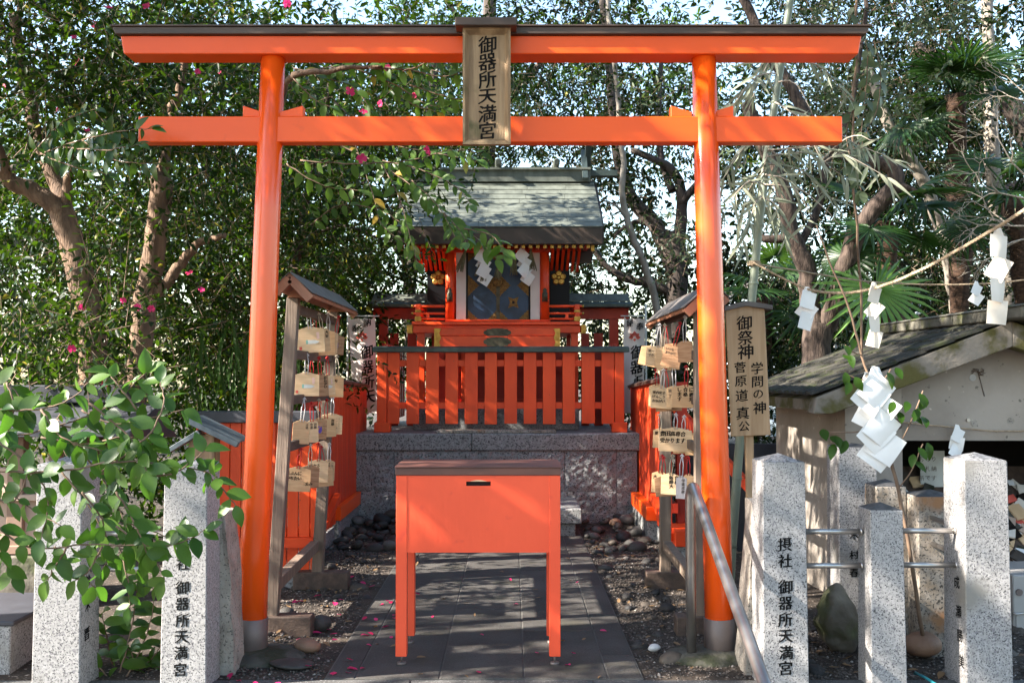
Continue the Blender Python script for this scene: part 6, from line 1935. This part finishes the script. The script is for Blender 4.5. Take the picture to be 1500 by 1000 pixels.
trunk(t10, [([(1560, 640, 13.2), (1545, 380, 13.2), (1500, 190, 13.2), (1440, 120, 13.2), (1340, 70, 13.2)], .2, .10), ([(1500, 190, 13.2), (1540, 80, 13.2), (1520, -60, 13.2)], .11, .05), ([(1520, 260, 13.2), (1430, 300, 13.0), (1380, 300, 12.8)], .10, .04)], M['bark_dark'])
crown(t10, [((6.0, 13.5, 5.0), (2.0, 1.3, 1.8), 4), ((4.2, 13.8, 4.6), (1.6, 1.2, 1.4), 3), ((6.0, 13.5, 2.4), (1.6, 1.2, 1.3), 3), ((3.6, 14, 2.4), (1.2, 1.0, 1.0), 2), ((4.6, 13.6, 6.6), (2.6, 1.2, 1.0), 3)], 21000, .085, LF['dark'])
t11 = tree('tall evergreen whose top closes the sky above the gate', (.2, 18.5, 0))
trunk(t11, [([(715, 640, 18.5), (712, 250, 18.5), (716, 50, 18.5), (720, -200, 18.5)], .2, .1), ([(713, 160, 18.5), (830, 60, 18.5), (920, -40, 18.5)], .08, .03), ([(714, 100, 18.5), (680, 40, 18.5), (640, -20, 18.5)], .08, .03)], M['bark_dark'])
crown(t11, [((.2, 18.5, 7.2), (3.6, 1.6, 1.7), 4), ((-2.5, 18.5, 6.0), (2.2, 1.4, 1.8), 2), ((3, 18.5, 6.2), (2.2, 1.4, 1.6), 2)], 17000, .11, LF['fresh'])

# bare twigs at the right edge
bt = tree('bare pale twiggy shrub reaching in from the right edge', (4.9, 8.6, 0), name='bare_shrub', cat='shrub')
q = MB()


def twiggy(p, d, r, depth):
    L = R.uniform(.22, .42) * (.75 ** (4 - depth))
    e = p + d * L
    q.tube([p, p.lerp(e, .5) + Vector((R.uniform(-.02, .02), R.uniform(-.02, .02), R.uniform(-.02, .02))), e], [r, r * .8, r * .6], 5, False)
    if depth > 0:
        for _ in range(R.choice((2, 3))):
            nd = (d + Vector((R.uniform(-.7, .7), R.uniform(-.6, .6), R.uniform(-.6, .7)))).normalized()
            twiggy(e, nd, r * .62, depth - 1)


q2 = MB(); limb(q2, [at(1600, 640, 8.6), at(1580, 400, 8.6), at(1530, 290, 8.6)], .03, .018); q2.build('stem', M['twig_pale'], bt)
for s in (((1530, 290), (-.9, 0, .1)), ((1525, 285), (-.6, -.1, .6)), ((1540, 330), (-.95, .1, .0)), ((1545, 345), (-.9, .1, -.1)), ((1530, 200), (-.3, 0, .9))):
    twiggy(at(s[0][0], s[0][1], 8.6), Vector(s[1]).normalized(), .012, 4)
q.build('twigs', M['twig_pale'], bt)


# --- fan palms
def fan_mesh(name, m, n=26, spread=2.5, ln=1.0, droop=.25):
    q = MB()
    for k in range(n):
        a = -spread + 2 * spread * k / (n - 1)
        L = ln * (1 - .22 * abs(a / spread) ** 2) * R.uniform(.9, 1.05)
        d = Vector((math.cos(a), math.sin(a), 0)); s = Vector((-d.y, d.x, 0))
        w0, w1 = .012, .036 * ln
        pts = []
        for t, w in ((.05, w0), (.45, w1), (.75, w1 * .75), (1.0, .002)):
            c = d * (L * t) + Vector((0, 0, -droop * L * max(0, t - .45) ** 2 * (1 + 1.5 * R.random())))
            pts += [c - s * w + Vector((0, 0, .006)), c + Vector((0, 0, -.010 * (t < .9))), c + s * w + Vector((0, 0, .006))]
        fs = []
        for i in range(3):
            b = i * 3
            fs += [(b, b + 1, b + 4, b + 3), (b + 1, b + 2, b + 5, b + 4)]
        q.add(pts, fs)
    me = bpy.data.meshes.new(name)
    me.from_pydata([v for v in q.v], [], q.f); me.materials.append(m)
    return me


FM = [fan_mesh('frond', LF['palm'], 24, 2.3, 1, .2 + .35 * k) for k in range(3)]
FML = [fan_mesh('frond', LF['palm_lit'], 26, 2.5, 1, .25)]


def palm(label, base, crown_c, fr, lit=(), trunk_pts=None, r=.10):
    th = thing('fan_palm', label, 'palm', base, 'fan palms behind the shed')
    q = MB()
    pts = trunk_pts or [Vector(base), Vector(base).lerp(crown_c, .5) + Vector((.04, 0, 0)), crown_c]
    w = wiggle(pts, 8, .012)
    q.tube(w, [r * R.uniform(.8, 1.15) for _ in w], 11, True, .22)
    q.build('trunk', M['palm_bark'], th)
    st = MB()
    for k in range(fr):
        a = 2 * math.pi * k / fr + R.uniform(-.25, .25); el = R.uniform(-.75, 1.1)
        d = Vector((math.cos(a) * math.cos(el), math.sin(a) * math.cos(el), math.sin(el)))
        e = crown_c + d * R.uniform(.35, .6) + Vector((0, 0, -.05))
        st.tube([crown_c, crown_c.lerp(e, .5) + Vector((0, 0, .04)), e], [.012, .010, .008], 5)
        ld = (d + Vector((0, 0, -.35))).normalized()
        place_leaf(R.choice(FM), th, e, ld, Vector((R.uniform(-.3, .3), -.35, 1)) if abs(ld.z) < .9 else Vector((0, -1, .2)), R.uniform(.42, .6), 'frond')
    for (px, py, Y, d, n, s) in lit:
        e = at(px, py, Y)
        st.tube([crown_c, crown_c.lerp(e, .5) + Vector((0, 0, .08)), e], [.012, .010, .008], 5)
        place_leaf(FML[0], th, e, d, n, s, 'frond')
    st.build('leaf_stalks', LF['palm'], th)


palm('fan palm with a brown fibrous trunk and a bright low leaf behind the shed roof', (3.65, 9.2, 0), at(1298, 322, 9.2), 9, (((1284, 424, 8.6, (.25, -.35, -.6), (.1, -.9, .35), .62),)), [Vector((3.6, 9.2, 0)), at(1308, 470, 9.2), at(1302, 400, 9.2), at(1296, 322, 9.2)], .095)
palm('tall fan palm showing spread dark leaves against the sky at the upper right', (4.6, 10.4, 0), at(1400, 140, 10.4), 14)
palm('fan palm with low drooping leaves beside the forked tree and sign board', (2.35, 10.6, 0), at(1120, 435, 10.6), 10, ())
palm('fan palm leaning over the ridge of the shed at the right edge', (5.2, 9.6, 0), at(1480, 290, 9.6), 9)

# --- sprig hanging at the end of the gate beam
hs = tree('thin vine sprig with round grey green leaves beside the right end of the beam', (2.45, 6.9, 0), name='hanging_vine', cat='vine')
VL = [big_leaf('leaf', LF['grey'], 1, .6, .1 + .15 * k, .15) for k in range(3)]
tq = MB()
tq.tube(wiggle([at(1262, 560, 6.9) - Vector((0, 0, 1.4)), at(1262, 480, 7.1), at(1256, 330, 6.9), at(1249, 200, 6.9), at(1256, 60, 6.9), at(1250, -60, 6.9)], 4, .012), [.009] * 21, 6)
for pts in (((1255, 30), (1270, 70), (1268, 130), (1262, 190), (1250, 250)), ((1280, 60), (1290, 110), (1285, 160), (1262, 215), (1275, 260)), ((1262, 140), (1240, 190), (1248, 240), (1262, 280)), ((1256, 0), (1235, 60), (1262, 90))):
    leafy_branch(hs, VL, [at(px, py, 6.85 + R.uniform(-.1, .1)) for px, py in pts], .10, .05, tq, .005)
tq.build('stems', M['twig'], hs)

# --- leafy shrub in front of the left granite posts: every leaf its own part
sb = tree('leafy green shrub with large glossy leaves spreading in front of the left granite posts', (-2.6, 4.0, 0), name='leafy_shrub', cat='shrub')
BIG = [big_leaf('leaf', LF['shrub'], 1, .50 + .05 * (k % 3), -.05 + .12 * k, .12 + .08 * k, [(0, .06), (.1, .5), (.28, .96), (.48, 1.0), (.68, .80), (.85, .40), (.95, .10), (1, 0)]) for k in range(5)]
tq = MB()
limb(tq, [Vector((-2.75, 4.1, 0)), Vector((-2.7, 4.0, .5)), Vector((-2.45, 3.9, .95)), Vector((-2.2, 3.8, 1.2))], .022, .012)
limb(tq, [Vector((-2.7, 4.0, .5)), Vector((-2.3, 3.9, .6)), Vector((-2.0, 3.85, .75))], .014, .008)
stems = [((-20, 755), (40, 800), (130, 797), (250, 798), (300, 775)), ((-30, 650), (60, 630), (150, 600), (215, 545)), ((-20, 690), (80, 690), (190, 675), (300, 690), (318, 700)), ((100, 640), (150, 700), (185, 770), (205, 830)),
         ((150, 690), (215, 640), (240, 590), (235, 560)), ((-20, 600), (50, 600), (100, 585), (130, 560)), ((-10, 640), (40, 680), (70, 730), (60, 790)), ((170, 770), (210, 800), (235, 835), (240, 850)),
         ((60, 640), (120, 650), (180, 640), (225, 650)), ((90, 690), (130, 740), (160, 800), (150, 835)), ((200, 600), (170, 560), (160, 545)), ((-30, 570), (10, 560), (40, 600)), ((-20, 720), (20, 735), (40, 690)),
         ((120, 600), (165, 620), (230, 610), (270, 600)), ((100, 800), (80, 830), (70, 850)), ((150, 800), (130, 835), (110, 850)), ((195, 700), (260, 690), (300, 660)), ((-20, 790), (-10, 800), (20, 840)), ((170, 790), (185, 840), (190, 890)), ((80, 800), (110, 840), (140, 860)), ((300, 690), (330, 720), (345, 740)), ((10, 560), (20, 600), (10, 640)), ((80, 620), (130, 640), (170, 690), (160, 730)), ((130, 590), (190, 640), (215, 690)), ((150, 760), (200, 770), (255, 790)), ((60, 600), (90, 640), (150, 660)), ((-10, 700), (40, 740), (90, 770)), ((120, 720), (150, 760), (140, 800)), ((170, 720), (200, 770), (215, 810))]
for k, pts in enumerate(stems):
    Y0 = 3.75 + R.uniform(-.35, .3)
    n = len(pts)
    leafy_branch(sb, BIG, [at(px, py, Y0 + R.uniform(-.05, .05)) for px, py in pts], .086, .033, tq, .0045, .85, hang=.3)
tq.build('stems', M['twig'], sb)

sb2 = tree('small plant with curled pale backed leaves on the ground between the left granite posts', (-1.95, 5.2, 0), name='low_plant', cat='plant')
tq = MB()
CUR = [big_leaf('leaf', LF['shrub'], 1, .46, .28 + .12 * k, .3) for k in range(3)]
for k, pts in enumerate((((175, 985), (190, 930), (200, 870), (205, 840)), ((185, 990), (215, 930), (225, 880)), ((190, 995), (225, 960), (240, 940)), ((170, 995), (160, 950), (150, 900)), ((165, 1000), (140, 970), (125, 960)), ((180, 1000), (195, 965), (185, 945)), ((150, 1005), (200, 985), (235, 975)))):
    leafy_branch(sb2, CUR, [at(px, py, 5.15 + R.uniform(-.1, .1)) for px, py in pts], .115, .035, tq, .005, .8, hang=.15)
tq.build('stems', M['twig'], sb2)

sb3 = tree('tall grassy clump of narrow leaves behind the low red fence at the left', (-2.1, 8.6, 0), name='grass_clump', cat='grass clump')
NB = [big_leaf('blade', LF['fresh'], 1, .05, .2 + .15 * k, .3) for k in range(3)]
for _ in range(120):
    p = Vector((R.uniform(-2.7, -1.75), R.uniform(8.0, 9.0), R.uniform(.6, 1.5)))
    place_leaf(R.choice(NB), sb3, p, Vector((R.uniform(-.35, .35), R.uniform(-.3, .3), 1)), (0, -1, .2), R.uniform(.3, .6), 'blade')

# --- hedge and undergrowth, far wood
def mass(name, blobs, n, ln, m, label, **kw):
    (V, Q), (TV, TQ), cc = foliage(blobs, n, ln, **kw)
    o = put(bpy.data.objects.new(name, quad_mesh(name, V, Q, m)))
    return tag(o, label, None, None, 'stuff')


mass('undergrowth', [((-3.6, 8.6, .7), (1.6, .8, .9), 3), ((-2.9, 9.6, .8), (.9, .9, 1.0), 2), ((-3.0, 11, 1.0), (2.2, 1.0, 1.2), 3), ((-6, 10, 1.2), (2, 2, 1.5), 2), ((-3.6, 12, 2.6), (2.4, 1.0, 1.0), 3)], 15000, .085, LF['camellia'], 'dark shady undergrowth of mixed shrubs behind the left fence')
mass('undergrowth', [((2.6, 10.5, .8), (.9, .9, 1.0), 2), ((3.6, 10.8, 1.0), (1.8, 1.0, 1.2), 3), ((2.1, 12.6, 1.0), (.7, .9, 1.2), 2), ((6, 11, 1.2), (2.2, 1.5, 1.5), 2)], 14000, .085, LF['dark'], 'dark shady undergrowth of mixed shrubs behind the right fence')
mass('thicket', [((-4.0, 11.6, 2.9), (2.6, .7, 2.0), 4), ((-2.6, 12.4, 2.6), (1.5, .6, 1.7), 2), ((-6.5, 12, 3), (2, 1, 2.2), 2)], 9500, .14, LF['camellia'], 'deep dark thicket of broad leaved evergreens behind the camellias', clump=.3)
mass('thicket', [((5.0, 14.6, 3.0), (2.6, .8, 2.4), 4), ((3.4, 15.2, 2.6), (1.5, .7, 1.7), 2), ((7.5, 14, 4.5), (2, 1, 2.8), 2)], 9500, .14, LF['dark'], 'deep dark thicket of broad leaved evergreens behind the palms', clump=.3)
mass('far_wood', [((-9, 21, 3.0), (6, 2.5, 4.2), 4), ((0, 22, 2.2), (7, 2, 3.0), 4), ((9, 21, 3.0), (6, 2.5, 4.2), 4), ((-5, 20, 7), (5, 2, 1.8), 2), ((6, 20, 7), (5, 2, 2), 2)], 44000, .20, LF['dark'], 'distant mass of evergreen wood behind the shrine precinct', clump=.5, twig_len=(.5, 1.0))

# --- big shade trees standing to the left, partly outside the picture
for lab, b, blobs, n in (('tall camphor tree left of the gate throwing dappled shade', (-6.2, 4.2, 0), [((-5.6, 4.2, 5.0), (1.6, 2.2, 1.5), 4), ((-6.6, 4.2, 6.6), (2.2, 2.4, 1.4), 4), ((-4.4, 4.8, 4.9), (.9, 1.6, .8), 2)], 8300),
                         ('tall camphor tree left of the camellias throwing dappled shade', (-6.8, 8.6, 0), [((-6.0, 8.4, 5.6), (1.8, 2.2, 1.8), 4), ((-7.2, 8.6, 7.4), (2.4, 2.4, 1.4), 4), ((-4.2, 8.6, 5.6), (1.2, 1.6, .9), 2)], 5000),
                         ('tall camphor tree far left behind the camellias throwing dappled shade', (-7.5, 13, 0), [((-6.4, 12.6, 6.2), (2.0, 2.2, 2.2), 4), ((-8, 13, 8.4), (2.4, 2.4, 1.6), 4), ((-4.4, 12.6, 6.4), (1.5, 1.6, 1.0), 2)], 7500)):
    th = tree(lab, b, 'shade trees at the left')
    bv = Vector(b)
    trunk(th, [([bv, bv + Vector((.1, 0, 2)), bv + Vector((0, .1, 4.5)), bv + Vector((-.1, 0, 7))], .22, .10), ([bv + Vector((.05, 0, 2.6)), bv + Vector((.8, .2, 4.2)), bv + Vector((1.8, .4, 5.2))], .10, .04), ([bv + Vector((0, 0, 3)), bv + Vector((-.7, -.6, 5)), bv + Vector((-1, -1, 6.5))], .10, .04)], M['bark_dark'])
    crown(th, blobs, n, .105, LF['fresh'], clump=.24, n_clumps=n // 120)

# unseen canopy added above the gate and behind the viewer to dim sky light
t15 = tree('unseen camphor tree left of the viewer with a high canopy added to dim the yard', (-5.6, 1.4, 0), 'shade trees at the left')
bv = Vector((-5.6, 1.4, 0))
trunk(t15, [([bv, bv + Vector((.1, .1, 2.5)), bv + Vector((.3, .3, 5))], .26, .16), ([bv + Vector((.2, .2, 3.6)), Vector((-3.6, 2.6, 5.3)), Vector((-1, 4, 6.0)), Vector((1.6, 5, 6.3))], .13, .04), ([bv + Vector((.2, .2, 4.2)), Vector((-4, 4.5, 6)), Vector((-1.4, 7.5, 6.4)), Vector((1.5, 9, 6.8))], .12, .04)], M['bark_dark'])
crown(t15, [((-1.6, 3.2, 6.0), (2.4, 2.2, .7), 4), ((1.6, 3.8, 6.2), (2.2, 2.2, .7), 4), ((-.5, 7.2, 6.3), (2.6, 2.0, .7), 4), ((2.2, 8, 6.4), (2.2, 2, .7), 3), ((-3.4, 6.0, 6.0), (1.4, 1.6, .7), 2), ((-1.5, -1.2, 5.6), (2.6, 2.4, .8), 4), ((2.6, -.4, 5.6), (2.2, 2.6, .8), 4), ((-.5, -4.5, 5.6), (3.5, 2.0, .9), 3), ((-5.0, 2.6, 3.6), (.9, 1.6, .8), 1.6)], 33000, .11, LF['fresh'], clump=.28)

# added unseen trees far left and right of the viewer, darkening the yard
for lab, b, blobs, n in (('lofty unseen evergreen added far left above the camphor trees to shade the right side', (-9.5, 6.5, 0), [((-9, 6.5, 12.6), (2.4, 3.2, 2.2), 3), ((-8.6, 4.0, 12.0), (1.6, 2, 1.6), 2), ((-8.2, 9.5, 12.4), (2, 2.4, 1.8), 2)], 9500),
                         ('lofty unseen evergreen added far left behind the others to shade the right side', (-10, 13.5, 0), [((-9, 12.5, 13), (2.6, 3.2, 2.4), 3), ((-7.5, 15.5, 10.0), (2.2, 2, 2), 2)], 8000)):
    th = tree(lab, b, 'shade trees at the left')
    bv = Vector(b)
    trunk(th, [([bv, bv + Vector((.1, 0, 4)), bv + Vector((0, .1, 8)), bv + Vector((.2, 0, 11.5))], .28, .10), ([bv + Vector((.05, 0, 6)), bv + Vector((.9, .4, 8.2)), bv + Vector((1.8, .8, 9.5))], .12, .04)], M['bark_dark'])
    crown(th, blobs, n, .16, LF['dark'], clump=.35, twig_len=(.4, .8))
t18 = tree('unseen evergreen added right of the viewer to block sky light over the shed', (5.4, 3.2, 0), 'shade trees at the right')  # added out of view to cut sky light from the right
bv = Vector((5.4, 3.2, 0))
trunk(t18, [([bv, bv + Vector((0, .1, 3)), bv + Vector((-.2, .2, 6))], .22, .12), ([bv + Vector((0, .1, 3.4)), Vector((4.4, 5, 5.2)), Vector((3.2, 7, 5.8))], .1, .04)], M['bark_dark'])
crown(t18, [((3.6, 5.6, 5.4), (1.8, 2.2, .8), 4), ((5.4, 4, 5.0), (1.6, 2.4, 1.6), 4), ((5.8, 8, 5.6), (1.8, 1.8, 1.2), 3)], 11000, .11, LF['dark'], clump=.28)
